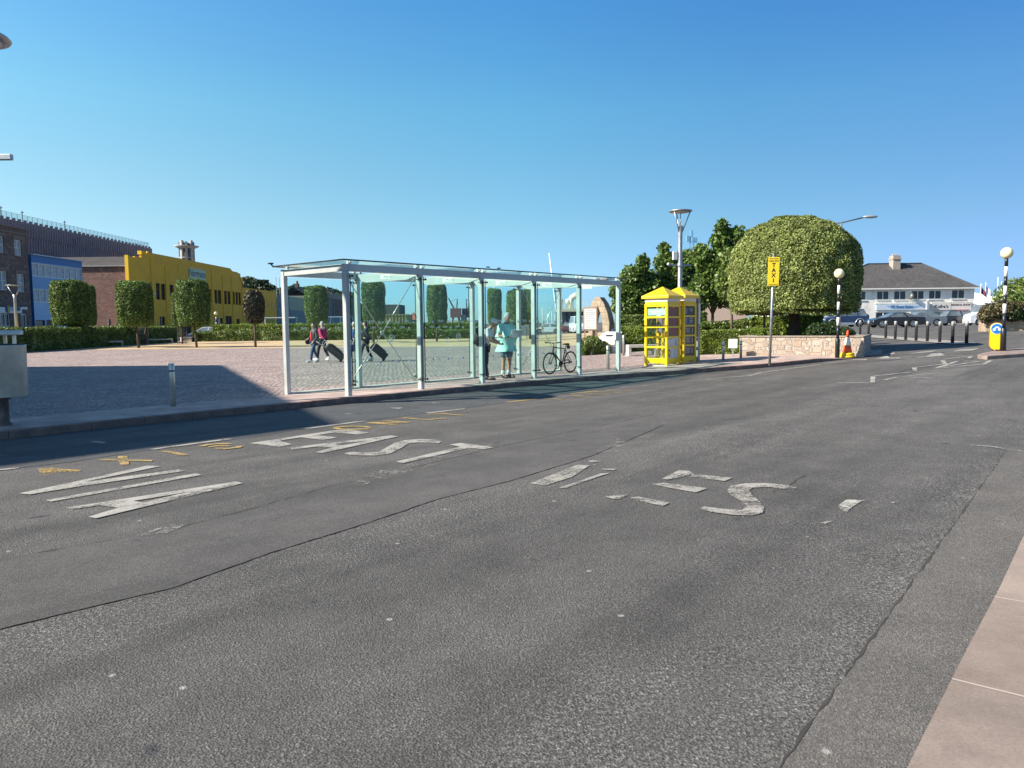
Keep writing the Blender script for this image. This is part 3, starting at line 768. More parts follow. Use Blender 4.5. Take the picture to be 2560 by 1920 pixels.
def pane(name,a0,a1,b,side):
    global bolt0
    zb=pz(*sw((a0+a1)/2,b))+ (.17 if side<0 else .12); zt=TOPZ-.20 if side<0 else TOPZ-.17
    y0=b+side*.10-.006
    mb=MB(); mb.box(a0,a1,y0,y0+.012,zb,zt)
    pn=lx(mb,name,sg)
    mb=MB()
    mb.box(a0-.016,a0-.002,y0-.002,y0+.014,zb,zt); lx(mb,'edge_seal',rubber,0,pn); mb=MB(); mb.box(a1+.002,a1+.016,y0-.002,y0+.014,zb,zt); lx(mb,'edge_seal',rubber,0,pn)
    # etched safety marks on the outer face
    yy=y0-.003; mb=MB()
    n=4
    for k in range(n):
        cx=a0+(k+.5)*(a1-a0)/n
        for zz in ((zb+1.36),(zb+.50)):
            mb.lathe([(.028,-.001),(.028,.001)],12,(cx,yy,zz),Matrix.Rotation(math.pi/2,3,'X'))
    lx(mb,'etched_dots',etch,0,pn)
    for k in range(n-1):
        cx=a0+(k+1)*(a1-a0)/n
        text('etched_word','TAXI',.085,etch,pn,frame((cx,yy,zb+1.38),(1,0,0),(0,-1,0)),.0008)
    mb=MB(); cx=a0+.55*(a1-a0); cz=zb+1.02
    for k in range(20):
        t0=2*math.pi*k/20; t1=2*math.pi*(k+1)/20
        mb.bar((cx+.07*math.cos(t0),yy,cz+.07*math.sin(t0)),(cx+.07*math.cos(t1),yy,cz+.07*math.sin(t1)),.010,.002,up=(0,1,0))
    mb.bar((cx-.05,yy,cz-.05),(cx+.05,yy,cz+.05),.010,.002,up=(0,1,0)); mb.bar((cx-.035,yy-.002,cz+.01),(cx+.035,yy-.002,cz+.01),.012,.002,up=(0,1,0))
    lx(mb,'etched_symbol',etch,0,pn)
    for a_ in (a0+.03,a1-.03):
        for z_ in (zb+.06,zt-.05):
            if bolt0 is None:
                mb=MB(); mb.tube([(0,-.03,0),(0,.105,0)],.011,8); mb.tube([(0,-.034,0),(0,-.014,0)],.026,10); bolt0=lx(mb,'glass_bolt',dkmet,0); bolt0.location=(a_,y0+.006,z_)
            else: dup(bolt0,loc=(a_,y0+.006,z_),parent=shel,rz=0 if side<0 else math.pi)
for i in range(4): pane('front_pane',i*BAY+.05,(i+1)*BAY-.05,0,-1)
for i in range(5): pane('rear_pane',i*BAY+.05,(i+1)*BAY-.05,SW,1)
def xbrace(a0,a1,b,zb):
    mb=MB(); h=Vector(((a0+a1)/2,b,1.42))
    for a_ in (a0,a1):
        for z_ in (zb,TOPZ-.22):
            mb.tube([(a_,b,z_),h],.0105,6)
    mb.lathe([(.05,-.012),(.05,.012)],12,h,Matrix.Rotation(math.pi/2,3,'X')); lx(mb,'bracing_rods',steel)
xbrace(.06,BAY-.06,.10,.30); xbrace(4*BAY+.06,5*BAY-.06,SW-.1,.30)
# stone sill under the rear glazing
mb=MB()
for i in range(5):
    a0=i*BAY; a1=(i+1)*BAY
    z0=pz(*sw(a0,SW)); z1=pz(*sw(a1,SW))
    vs=[(a0+.055,SW-.12,z0-.05),(a1-.055,SW-.12,z1-.05),(a1-.055,SW+.12,z1-.05),(a0+.055,SW+.12,z0-.05)]
    mb.add(vs+[(x,y,z+.09) for x,y,z in vs],[(3,2,1,0),(4,5,6,7),(0,1,5,4),(1,2,6,5),(2,3,7,6),(3,0,4,7)])
lx(mb,'stone_sill',concrete,.01)
mb=MB(); mb.bar((-.17,SW+.17,TOPZ+.08),(-.20,SW+.2,TOPZ+.13),.03,.03); mb.box(-.26,-.15,SW+.16,SW+.24,TOPZ+.125,TOPZ+.16); lx(mb,'corner_lamp',dkmet,.01)

# ------------------------------------------------------------------ street furniture
def on(px,py,dz=0): p=GP(px,py); p.z+=dz; return p
def bollard(name,label,px,py,h,r,group=None):
    p=on(px,py); t=thing(name,label,'bollard',p,0,group)
    mb=MB(); mb.lathe([(r,-.02),(r,h-.012),(r-.008,h)],20); mb.build('bollard_tube',steel,t,world=False)
    mb=MB(); mb.lathe([(r+.0015,h-.16),(r+.0015,h-.13)],20); mb.build('groove_ring',dkmet,t,world=False)
    return t
bollard('steel_bollard','polished steel bollard standing alone in the building shadow near the kerb',433,1016,.84,.055)
bollard('steel_bollard','short steel bollard just outside the far end of the taxi shelter',1520,924,.78,.055)
bollard('steel_bollard','steel bollard between the yellow phone boxes and the stone planter',1808,900,.66,.045)
bollard('steel_bollard','steel bollard against the left end of the stone planter wall',1852,896,.64,.045)
bollard('steel_bollard','thin steel post beside the grey oval bin',1559,887,.86,.05)
# information sign box behind the bollard by the planter
p=on(1846,893); p+=Vector((-.1,.35,0)); t=thing('notice_box','small white notice box on the ground at the planter corner','notice box',p,R(-20))
mb=MB(); mb.box(-.16,.16,-.05,.05,.32,.66); mb.build('box_body',white_p,t,world=False,bev=.01)
mb=MB(); mb.box(-.03,.03,-.03,.03,-.02,.32); mb.build('support',galv,t,world=False)

def street_lamp(label,base,hgt,arm_rz,extra=True,zb=4.3):
    t=thing('street_lamp',label,'street lamp',base,arm_rz)
    tp=hgt-1.15
    mb=MB(); mb.lathe([(.15,-.02),(.15,.5),(.125,.55),(.115,tp-.8),(.115,tp-.05),(.15,tp+.35),(.15,tp+.37)],20); mb.build('pole',galv,t,world=False)
    for k in range(3):
        a=R(90+120*k); mb=MB(); mb.tube([(.10*math.cos(a),.10*math.sin(a),tp+.05),(.52*math.cos(a),.52*math.sin(a),hgt-.03)],.03,8); mb.build('strut',galv,t,world=False)
    mb=MB(); mb.tube([(0,0,tp+.3),(0,0,hgt-.09)],.025,8); mb.build('feed_tube',galv,t,world=False)
    mb=MB(); mb.lathe([(.50,hgt-.065),(.62,hgt-.02),(.63,hgt),(.60,hgt+.03),(.2,hgt+.07),(.01,hgt+.08)],32); d=mb.build('lamp_disc',galv,t,world=False)
    mb=MB(); mb.lathe([(.05,hgt-.10),(.49,hgt-.068),(.49,hgt-.062)],32); mb.build('diffuser',M('lamp_diffuser',(.62,.56,.5),.5,var=.05),d,world=False)
    if extra:
        mb=MB(); mb.lathe([(.15,zb-.09),(.15,zb+.09)],20); mb.bar((-.62,0,zb),(.62,0,zb),.09,.10); mb.build('bracket_arm',galv,t,world=False,bev=.01)
        mb=MB(); mb.ell((-.66,0,zb+.06),(.075,.075,.075)); mb.build('camera_dome',white_p,t,world=False)
        mb=MB(); mb.box(-.42,-.16,-.07,.07,zb+.28,zb+.72); mb.build('control_box',white_p,t,world=False,bev=.02)
    return t
LX=P(17,87,13.8).x-.66; LB=Vector((LX,13.8,pz(LX,13.8)))
street_lamp('tall grey disc street lamp at the left edge above the steel bin',LB,P(17,87,13.8).z-.02-LB.z,R(0),True,P(20,393,13.8).z-LB.z)
q=P(1699,805,41); street_lamp('tall grey disc street lamp rising behind the yellow phone boxes',Vector((q.x,q.y,pz(q.x,q.y))),7.15,R(10))
# the dark bar of the left lamp bracket is dressed with no box: fine
# litter bin, left
p=Vector((-7.90,11.75,0)); p.z=pz(p.x,p.y)
t=thing('litter_bin','large brushed steel litter bin with flat lid at the left edge','bin',p,R(8))
mb=MB(); mb.lathe([(.325,.45),(.335,.47),(.345,1.22),(.35,1.25)],36,(0,0,0)); mb.build('bin_body',M('bin_steel',(.62,.53,.40),.42,.15,var=.18,vs=5),t,world=False)
mb=MB(); mb.lathe([(.33,1.245),(.33,1.265)],36); mb.build('bin_rim',rubber,t,world=False)
mb=MB(); mb.lathe([(.31,1.40),(.315,1.41),(.315,1.465),(.29,1.475)],36); mb.build('lid',M('bin_lid',(.62,.61,.55),.4,.3,var=.05),t,world=False)
for k in range(3):
    a=R(100+120*k); mb=MB(); mb.bar((.27*math.cos(a),.27*math.sin(a),1.20),(.27*math.cos(a),.27*math.sin(a),1.41),.04,.04); mb.build('lid_support',steel,t,world=False)
mb=MB(); mb.lathe([(.10,-.02),(.10,.03),(.07,.05),(.07,.40),(.14,.43),(.14,.455)],24); mb.build('pedestal',M('rusty_steel',(.16,.12,.10),.7,.4,var=.4,vs=10),t,world=False)
# oval bin by the benches
p=on(1571,873); t=thing('litter_bin','grey oval litter bin beside the thin steel post and hedge','bin',p)
mb=MB(); mb.lathe([(.05,-.02),(.2,0),(.26,.08),(.27,.70),(.25,.74)],24,(0,0,0),Matrix.Diagonal((1,.7,1))); mb.build('bin_body',M('bin_grey',(.5,.5,.5),.4,.6),t,world=False)
mb=MB(); mb.lathe([(.278,.70),(.278,.75),(.1,.77)],24,(0,0,0),Matrix.Diagonal((1,.7,1))); mb.build('bin_rim',dkmet,t,world=False)

# taxi rank sign
p=on(1924,910); t=thing('taxi_sign','leaning grey pole with a narrow yellow plate reading TAXI','sign',p)
top=Vector((.075,.0,3.32)); mb=MB(); mb.tube([(0,0,-.05),top],.040,12); mb.lathe([(.046,0),(.046,.02),(.01,.03)],12,top); mb.build('pole',galv,t,world=False)
u=Vector((.985,-.17,0)).normalized(); nn=Vector((-.17,-.985,0)).normalized(); ax=top.normalized()
c=top*(1-.49/top.length)+nn*.06
mb=MB(); mb.obox(c,u*.165,ax*.435,nn*.008); pl=mb.build('sign_plate',ltyel,t,world=False,bev=.004)
T=Matrix((u,ax,u.cross(ax))).transposed().to_4x4()
def at(dz): 
    q=T.copy(); q.translation=c+nn*.0105+ax*dz; return q
for s_,dz,sz,sx in (('STATES OF JERSEY',.385,.036,.92),('PUBLIC RANK',.315,.062,.72),('T',.19,.16,1),('A',.035,.16,1),('X',-.12,.16,1),('I',-.275,.16,1),('CONTROLLED RANK',-.40,.032,.92)):
    text('sign_lettering',s_,sz,black_p if len(s_)<3 else M('sign_brown',(.12,.08,.01),.5,var=0),pl,at(dz),.001,sx=sx,bold=.006 if len(s_)<3 else .001)
mb=MB(); mb.obox(c-nn*.03-ax*.3,u*.06,ax*.015,nn*.035); mb.build('clamp',galv,t,world=False)
mb=MB(); mb.obox(c-nn*.03+ax*.3,u*.06,ax*.015,nn*.035); mb.build('clamp',galv,t,world=False)

def beacon(label,p,h,rg_,s=1.0,bands=None):
    t=thing('belisha_beacon',label,'crossing beacon',p)
    z0=h*.225
    mb=MB(); mb.lathe([(.085*s,-.03),(.085*s,z0-.04),(.06*s,z0)],16); mb.build('pole_base',black_p,t,world=False)
    z=z0; edges=[.225,.365,.457,.54,.63,.72,.815,.91]
    for k,(a,b) in enumerate(zip(edges,edges[1:])):
        mb=MB(); mb.lathe([(.05*s,h*a+.0005),(.05*s,h*b-.0005)],16); mb.build('white_band' if k%2 else 'black_band',white_p if k%2 else black_p,t,world=False)
    mb=MB(); mb.lathe([(.05*s,h*.91),(.08*s,h*.915),(.08*s,h*.93)],16); mb.build('collar',black_p,t,world=False)
    mb=MB(); mb.ell((0,0,h-rg_*1.02),(rg_,rg_,rg_),20,14); mb.build('globe',M('globe_plastic',(.86,.74,.44),.35,var=.06,vs=3),t,world=False)
    return t
beacon('striped crossing beacon with cream globe in front of the stone planter',on(2093,895),3.06,.165,.9)
p=G(2507,876,.13); p.z=gz(p.x)+.115; beacon('striped crossing beacon with cream globe beside the keep left bollard',p,3.38,.185,1.05)
# traffic island
back=[G(a,b,.115).to_2d() for a,b in [(2447,884.5),(2462,880.5),(2490,876),(2530,872),(2600,866)]]; fr=[G(a,b,.115).to_2d() for a,b in [(2444,886.5),(2453,888.6),(2468,889.6),(2520,886),(2600,880.5)]]
poly=fr+back[::-1]
far=(fr[-1]+back[-1])/2+Vector((5.5,1.4)); poly.insert(len(fr),far)
mb=MB(); n=len(poly); vs=[(q.x,q.y,gz(q.x)-.05) for q in poly]+[(q.x,q.y,gz(q.x)+.115) for q in poly]
mb.add(vs,[list(range(n))[::-1],list(range(n,2*n))]+[(i,(i+1)%n,n+(i+1)%n,n+i) for i in range(n)])
mb.build('traffic_island',M('island_kerb',(.25,.19,.165),.85,var=.25,vs=4,bmp=.01),bev=.02,kind='structure')
# keep-left bollard
p=G(2489,877,.115); p.z=gz(p.x)+.115; t=thing('keep_left_bollard','yellow island bollard with a blue disc of two white arrows','traffic bollard',p,R(-22))
prof=[]; 
for k in range(13): a=math.pi+math.pi*k/12; prof.append((.195*math.cos(a),.225+.195*math.sin(a)))
for k in range(13): a=math.pi*k/12; prof.append((.195*math.cos(a),.73+.195*math.sin(a)))
mb=MB(); mb.prism([(x*1.06,.475+(z-.475)*1.03) for x,z in prof],lambda u,v,w:(u,w,v),-.052,.052); mb.build('casing',M('bollard_casing',(.30,.10,.03),.4,var=.1),t,world=False,bev=.012)
mb=MB(); mb.prism(prof,lambda u,v,w:(u,w,v),-.060,-.0535); yb=mb.build('yellow_face',yel,t,world=False)
mb=MB(); mb.lathe([(.178,-.004),(.178,.004)],32,(0,-.065,.73),Matrix.Rotation(math.pi/2,3,'X')); rim=mb.build('white_rim',white_p,t,world=False)
mb=MB(); mb.lathe([(.165,-.004),(.165,.004)],32,(0,-.069,.73),Matrix.Rotation(math.pi/2,3,'X')); mb.build('blue_disc',M('sign_blue',(.01,.16,.52),.4,var=.03),t,world=False)
for sgn in (-1,1):
    mb=MB(); q=R(33*sgn); ca,sa=math.cos(q),math.sin(q)
    pts=[(-.022,.085),(.022,.085),(.022,-.01),(.055,-.01),(0,-.095),(-.055,-.01),(-.022,-.01)]
    mb.prism([(sgn*.062+x*ca-y*sa, .73+x*sa+y*ca) for x,y in pts],lambda u,v,w:(u,w,v),-.0765,-.0735)
    mb.build('white_arrow',white_p,t,world=False)
mb=MB(); mb.lathe([(.10,-.03),(.10,.03),(.06,.05)],16,(0,0,0)); mb.build('foot',dkmet,t,world=False)

PA=Vector((8.57,28.62)); PB=Vector((12.30,26.56))
pu=(PB-PA).normalized(); pn=Vector((-pu.y,pu.x))
if pn.y<0: pn=-pn
# traffic cone on a pair of yellow bases
d_=ray(2118,890); k_=pn.dot(PA-pn*.42)/pn.dot(Vector((d_.x,d_.y))); p=Vector((d_.x*k_,k_,0)); p.z=pz(p.x,p.y)
t=thing('traffic_cone','orange and white traffic cone standing on yellow rubber bases','traffic cone',p,R(15))
for k in range(2):
    z=.005+.085*k; mb=MB(); mb.lathe([(.25-.02*k,z),(.255-.02*k,z+.02),(.25-.02*k,z+.06),(.19,z+.08)],8 if k else 20); mb.build('rubber_base',M('yellow_rubber',(.72,.50,.02),.55,var=.1),t,world=False)
rr=lambda z:.155-.125*(z-.17)/.75
for n_,a,b,mt_ in (('cone_lower',.17,.42,'o'),('reflective_band',.42,.70,'w'),('cone_tip',.70,.95,'o')):
    mb=MB(); mb.lathe([(rr(a),a+.0005),(rr(b),b-.0005)],20); mb.build(n_,M('cone_orange',(.80,.085,.02),.5,var=.08,dirt=(.5,.1,.05)) if mt_=='o' else white_p,t,world=False)

# black bollards with white tops along the refuge
pts=[(2150,838),(2171,841),(2214,845),(2238,847.5),(2264,849.5),(2290,851.5),(2318,853),(2349,855),(2381,857),(2416,858.5)]
refm=M('refuge_paving',(.33,.30,.27),.85,var=.12,bmp=.004)
a0=G(2150,838); a1=G(2416,858.5)
dv=(a1-a0).to_2d().normalized(); nv=Vector((-dv.y,dv.x))
if nv.x>0: nv=-nv
rp=[a0.to_2d()-dv*1.5-nv*.35,a1.to_2d()+dv*.9-nv*.35,a1.to_2d()+dv*.9+nv*.8,a0.to_2d()-dv*1.5+nv*.8]
sheet('refuge_strip',[tuple(q) for q in rp],lambda x,y:gz(x)+.03,refm,step=4)
b0=None
for i,(px,py) in enumerate(pts):
    p=G(px,py,.03)
    if b0 is None:
        b0=thing('black_bollard','black bollard with white top, one of the row before the parked cars','bollard',p,0,'black bollards along the refuge')
        mb=MB(); mb.lathe([(.068,-.03),(.068,.72),(.066,.735)],16); mb.build('post',M('bollard_black',(.028,.028,.03),.45,var=.2),b0,world=False)
        mb=MB(); mb.lathe([(.069,.735),(.069,.88),(.06,.93),(.01,.94)],16); mb.build('white_cap',M('bollard_cap',(.36,.355,.345),.6,var=.15),b0,world=False)
    else: dup(b0,loc=p)

# ------------------------------------------------------------------ phone boxes
posterm={ 'red':M('poster_red',(.20,.045,.035),.3,var=.08), 'white':M('poster_white',(.58,.57,.58),.35,var=.05), 'dark':M('poster_dark',(.022,.026,.04),.3,var=.3) , 'navy':M('poster_navy',(.03,.05,.09),.3,var=.3)}
boxglass=glass('phone_glass',(.90,.93,.92),dirt=.04)
def phone_box(label,corner,group,kind):
    S=.86
    # local frame: x along n' (left->right of the front), y along s (depth)
    ang=math.atan2(-sS.x,sS.y)
    t=thing('phone_box',label,'phone box',corner,ang)
    X0,X1,Y0,Y1=-S,0,0,S
    HB=2.02
    for (x,y) in ((X0,Y0),(X1,Y0),(X0,Y1),(X1,Y1)):
        mb=MB(); sx=1 if x==X0 else -1; sy=1 if y==Y0 else -1
        mb.box(min(x,x+sx*.085),max(x,x+sx*.085),min(y,y+sy*.085),max(y,y+sy*.085),-.02,HB); mb.build('corner_post',yel,t,world=False,bev=.006)
    rows=[.28,.60,.93,1.26,1.58,1.92]
    def side(o,u,n,nm,clear,panels):
        o=Vector(o);u=Vector(u);n=Vector(n); L=S-.17
        fr=MB()
        for k,z in enumerate([.10]+rows[1:-1]+[1.97]):
            h=.085 if k==0 else (.028 if k<5 else .05)
            q_=fr if k==0 else MB()
            q_.obox(o+u*(L/2)+Vector((0,0,z+(.06 if k==0 else 0)))-n*.03,u*(L/2),Vector((0,0,h)),n*.022)
            if k: q_.build('glazing_rail',yel,t,world=False,bev=.003)
        if clear=='door':
            q_=MB(); q_.obox(o+u*(L*.80)-n*.03+Vector((0,0,1.06)),u*.022,n*.018,Vector((0,0,.83))); q_.build('door_stile',yel,t,world=False)
        f=fr.build(nm,yel,t,world=False,bev=.003)
        for k in range(5):
            z0,z1=rows[k]+.03,rows[k+1]-.03
            if k==0: z0=.25
            mb=MB(); mb.obox(o+u*(L/2)-n*.035+Vector((0,0,(z0+z1)/2)),u*(L/2-.002),n*.003,Vector((0,0,(z1-z0)/2+.008)))
            pk=panels[4-k] if panels else None
            pm=posterm[pk] if pk else boxglass
            pp=mb.build('poster_panel' if pk else 'glass_pane',pm,f,world=False)
            if pk in('dark','white','navy'):
                T=frame(o+u*(L/2)-n*.0315+Vector((0,0,(z0+z1)/2)),u,n)
                q=MB()
                fn=lambda a,b,w:T @ Vector((a,b,w))
                def blk(x0,x1,y0,y1): q.prism([(x0,y0),(x1,y0),(x1,y1),(x0,y1)],fn,0,.001)
                ink=white_p if pk!='white' else dkmet
                if pk=='white' and k==1:
                    text('poster_lettering','24/5',.075,ink,pp,T@Matrix.Translation((.17,.03,0)),.001); text('poster_lettering','NOW',.07,ink,pp,T@Matrix.Translation((.17,-.06,0)),.001)
                    blk(-.30,-.05,.11,.118); blk(-.30,-.10,.09,.098)
                elif pk=='white':
                    for i in range(4): blk(.06,.18,.09-.055*i,.098-.055*i)
                    c=MB(); c.lathe([(.10,0),(.10,.0012)],24,T@Vector((-.24,0,0)),T.to_3x3()@Matrix.Diagonal((.8,1.25,1))); 
                    c.build('poster_roundel',posterm['red'],pp,world=False)
                    c=MB(); c.lathe([(.055,.0012),(.055,.0024)],24,T@Vector((-.24,0,0)),T.to_3x3()@Matrix.Diagonal((.8,1.25,1))); c.build('poster_roundel',ltyel,pp,world=False)
                else:
                    for i in range(3 if k!=4 else 2): 
                        y=.07-.06*i; blk(-.25+.02*i if k<3 else .0,.02 if k<3 else .22,y,y+.016)
                    blk(.18 if k<3 else -.22,.21 if k<3 else -.19,-.08,.09)
                if q.v: q.build('poster_print',M('print_pale',(.60,.60,.60),.4,var=.2) if pk!='white' else dkmet,pp,world=False)
            if not pk and k==4 and nm=='front_frame':
                q=MB(); T=frame(o+u*(L/2)-n*.0315+Vector((0,0,(z0+z1)/2)),u,n)
                mb=MB(); mb.prism([(-L/2+.01,-.11),(L/2-.01,-.11),(L/2-.01,.11),(-L/2+.01,.11)],lambda a,b,w:T@Vector((a,b,w)),0,.001)
                sgn=mb.build('header_sign',M('pale_green_film',(.26,.50,.37),.35,var=.06),pp,world=False)
                text('header_lettering','This Box Provided Wi-Fi',.05,white_p,sgn,T@Matrix.Translation((0,.03,.0012)),.0006); text('header_lettering','Telephone service',.05,white_p,sgn,T@Matrix.Translation((0,-.035,.0012)),.0006)
        return f
    side((X0+.085,Y0,0),(1,0,0),(0,-1,0),'front_frame',None,None)
    side((X1,Y0+.085,0),(0,1,0),(1,0,0),'side_frame',None,['red','red','red','white','white'] if kind==0 else ['dark','navy','dark','dark','navy'])
    side((X0,Y1-.085,0),(0,-1,0),(-1,0,0),'side_frame',None,None)
    side((X1-.085,Y1,0),(-1,0,0),(0,1,0),'door_frame','door',None)
    mb=MB(); mb.box(X0+.02,X1-.02,Y0+.02,Y1-.02,HB+.001,HB+.065); mb.build('lintel',yel,t,world=False,bev=.005)
    mb=MB(); mb.box(X0+.01,X1-.01,Y0+.01,Y1-.01,HB+.066,HB+.165); mb.build('fascia',M('fascia_white',(.74,.72,.66),.5,var=.06),t,world=False)
    o=.075; z=HB+.168
    mb=MB(); base=[(X0-o,Y0-o),(X1+o,Y0-o),(X1+o,Y1+o),(X0-o,Y1+o)]; cx,cy=(X0+X1)/2,(Y0+Y1)/2
    vs=[(x,y,z) for x,y in base]+[(x,y,z+.085) for x,y in base]+[(cx,cy,z+.40)]
    mb.add(vs,[(3,2,1,0)]+[(i,(i+1)%4,4+(i+1)%4,4+i) for i in range(4)]+[(4+i,4+(i+1)%4,8) for i in range(4)]); mb.build('roof',yel,t,world=False,bev=.008)
    # telephone backboard and apparatus
    mb=MB(); mb.box(X0+.34,X0+.44,Y1-.20,Y1-.10,.0,HB-.05); mb.build('inner_post',M('ochre_board',(.42,.23,.02),.5,var=.08),t,world=False)
    mb=MB(); mb.box(X0+.10,X0+.32,Y1-.24,Y1-.12,1.05,1.65); tel=mb.build('telephone',M('phone_grey',(.22,.23,.24),.35,.6),t,world=False,bev=.02)
    mb=MB(); mb.tube([(X0+.14,Y1-.26,1.2),(X0+.13,Y1-.29,1.3),(X0+.14,Y1-.26,1.42)],.022,8); mb.build('handset',rubber,tel,world=False)
    mb=MB(); mb.box(X0+.05,X1-.05,Y0+.05,Y1-.05,-.03,.02); mb.build('floor_slab',concrete,t,world=False)
    return t
c1=Vector((5.04,24.63,0)); c1.z=pz(c1.x,c1.y)
c2=c1+Vector((sS.x,sS.y,0))*1.10; c2.z=pz(c2.x,c2.y)
phone_box('nearer yellow phone box with red and white posters on its side',c1,None,0)
phone_box('farther yellow phone box with dark posters on its side',c2,None,1)
p=c2+Vector((sS.x,sS.y,0))*1.02+Vector((sS.y,-sS.x,0))*.0; p.z=pz(p.x,p.y)
t=thing('equipment_cabinet','tall grey metal cabinet behind the farther phone box','cabinet',p,math.atan2(-sS.x,sS.y))
mb=MB(); mb.box(-.75,-.02,0,.16,-.02,2.22); mb.build('cabinet_body',M('cabinet_grey',(.33,.34,.34),.5,.4,dirt=(.25,.25,.25)),t,world=False,bev=.01)
mb=MB(); mb.box(-.019,-.016,.02,.14,1.3,2.0); mb.build('notice',white_p,t,world=False)

# ------------------------------------------------------------------ planter, trees, hedges
rub=rubblemat('planter_stone',[(.36,.27,.20),(.46,.37,.28),(.40,.30,.22),(.50,.42,.34),(.33,.26,.21)],3.6)
t=thing('stone_planter','raised planter of pale rubble stone under the big dome tree','planter',(PA.x,PA.y,pz(PA.x,PA.y)))
def wallseg(name,a,b,h,th,zf,mat,parent,top=True,inward=None,bev=.015):
    d=(b-a).normalized(); q=inward if inward is not None else Vector((-d.y,d.x)); mb=MB()
    za,zb=zf(a.x,a.y),zf(b.x,b.y)
    pts=[a,b,b+q*th,a+q*th]; zz=[za,zb,zb,za]; zt=max(za,zb)+h
    mb.add([(p.x,p.y,z-.1) for p,z in zip(pts,zz)]+[(p.x,p.y,zt) for p in pts],[(3,2,1,0),(4,5,6,7),(0,1,5,4),(1,2,6,5),(2,3,7,6),(3,0,4,7)])
    mb.build(name,mat,parent,bev=bev)
    if top:
        o=.03; pts=[a-d*o-q*o,b+d*o-q*o,b+d*o+q*(th+o),a-d*o+q*(th+o)]; mb=MB()
        mb.add([(p.x,p.y,zt+.001) for p in pts]+[(p.x,p.y,zt+.05) for p in pts],[(3,2,1,0),(4,5,6,7),(0,1,5,4),(1,2,6,5),(2,3,7,6),(3,0,4,7)])
        mb.build('coping',M('coping_stone',(.30,.25,.20),.85,var=.25,vs=6,bmp=.01),parent,bev=.012)
    return zt
zf0=lambda x,y: pz(PB.x,PB.y)-.06
zt=wallseg('front_wall',PA,PB,.74,.35,zf0,rub,t,inward=pn)
wallseg('side_wall',PB+pn*.385,PB+pn*3.6,.74,.35,zf0,rub,t,inward=-pu)
wallseg('side_wall',PA+pn*.385,PA+pn*3.6,.74,.35,zf0,rub,t,inward=pu)
mb=MB(); q=[PA+pu*.36+pn*.36,PB-pu*.36+pn*.36,PB-pu*.36+pn*3.6,PA+pu*.36+pn*3.6]
mb.add([(p.x,p.y,zt-.12) for p in q],[(0,1,2,3)]); mb.build('soil_fill',soil,t)
def trunk(mb,pts,r,n=10): mb.tube(pts,r,n)
def tree(name,label,base,trunkpts,rs,limbs,V,mat,extra=None,tmat=bark,group=None,cat='tree'):
    t=thing(name,label,cat,base,0,group)
    mb=MB(); mb.tube(trunkpts,rs,10)
    for l,r in limbs: mb.tube(l,r,7)
    mb.build('trunk',tmat,t,world=False)
    leafobj('crown',V,mat,t,extra)
    return t
lm_dome=leafmat('leaf_dome',[(.12,.16,.028),(.19,.24,.052),(.26,.31,.09),(.16,.205,.042),(.42,.44,.20),(.31,.35,.12)],.6,.18,.25)
lm_block=leafmat('leaf_block',[(.065,.12,.022),(.115,.19,.04),(.18,.26,.07),(.09,.155,.03),(.28,.35,.13)],.55,.22,.3)
lm_brown=leafmat('leaf_brownish',[(.045,.042,.025),(.07,.06,.035),(.055,.06,.03),(.10,.085,.05)],.5,.15)
lm_maple=leafmat('leaf_maple',[(.085,.15,.026),(.13,.21,.042),(.18,.26,.06),(.10,.17,.034)],.45,.28)
lm_hedge=leafmat('leaf_hedge',[(.06,.11,.018),(.10,.165,.03),(.165,.23,.045),(.12,.18,.034),(.25,.29,.075)],.42,.25)
lm_hedgedk=leafmat('leaf_hedge_dark',[(.020,.045,.012),(.032,.062,.016),(.05,.085,.022)],.45,.2)
lm_bright=leafmat('leaf_bright',[(.14,.22,.026),(.21,.29,.042),(.29,.35,.07),(.12,.18,.027)],.42,.3)
# dome tree
tb=Vector((11.35,30.6,0)); tb.z=zt-.12
dc=(.02,.25,0); n=100000; r0=2.54
bz=2.02-tb.z; tz=5.72-tb.z
g=np.random.default_rng(11)
# profile: nearly straight flanks below, half-ellipsoid above
u=g.random(n)*2*math.pi; w=g.random(n)
kind=g.random(n)
zz=np.where(kind<.86, bz+(tz-bz)*w**.9, bz)
hgt=(zz-bz)/(tz-bz)
def prof_r(h): return np.where(h<.42, .955+.045*np.sin(h/.42*math.pi/2), np.sqrt(np.maximum(0,1-((h-.42)/.58)**2.25)))
rad=prof_r(hgt); cap=kind>=.86
rad=np.where(cap, np.sqrt(g.random(n))*.96, rad)
# concentrate on the round top evenly
m2=g.random(n)<.22; h2=1-(g.random(n)**2)*.35
zz=np.where(m2,bz+(tz-bz)*h2,zz); rad=np.where(m2,prof_r(h2),rad); hgt=np.where(m2,h2,hgt); cap=cap&~m2
nrm=np.stack([np.cos(u)*(1-np.clip((hgt-.45)/.55,0,1)**1.5*.9),np.sin(u)*(1-np.clip((hgt-.45)/.55,0,1)**1.5*.9),np.where(cap,-1,np.clip((hgt-.4)/.6,0,1)*1.2)],axis=1)
nrm/=np.linalg.norm(nrm,axis=1)[:,None]
Pt=np.stack([np.cos(u)*rad*r0+dc[0],np.sin(u)*rad*r0+dc[1],zz],axis=1)
Pt[:,2]+=np.where(cap,-.10+.28*(rad)**2*np.sin(u*2+1)*.5,0)
Pt+=nrm*(bumps(Pt,5.5,.045,g)+bumps(Pt,13,.035,g)-.16*g.random(n)**1.4)[:,None]
V=leafarrays(Pt,nrm,.085,.050,.50,g)
cv=[];cfc=[]
for i in range(13):
    h=i/12
    for j in range(24):
        a=2*math.pi*j/24; r=float(prof_r(np.array(h*.97)))*r0*.90
        cv.append((r*math.cos(a)+dc[0],r*math.sin(a)+dc[1],bz+.12+(tz-bz)*h*.90-.1))
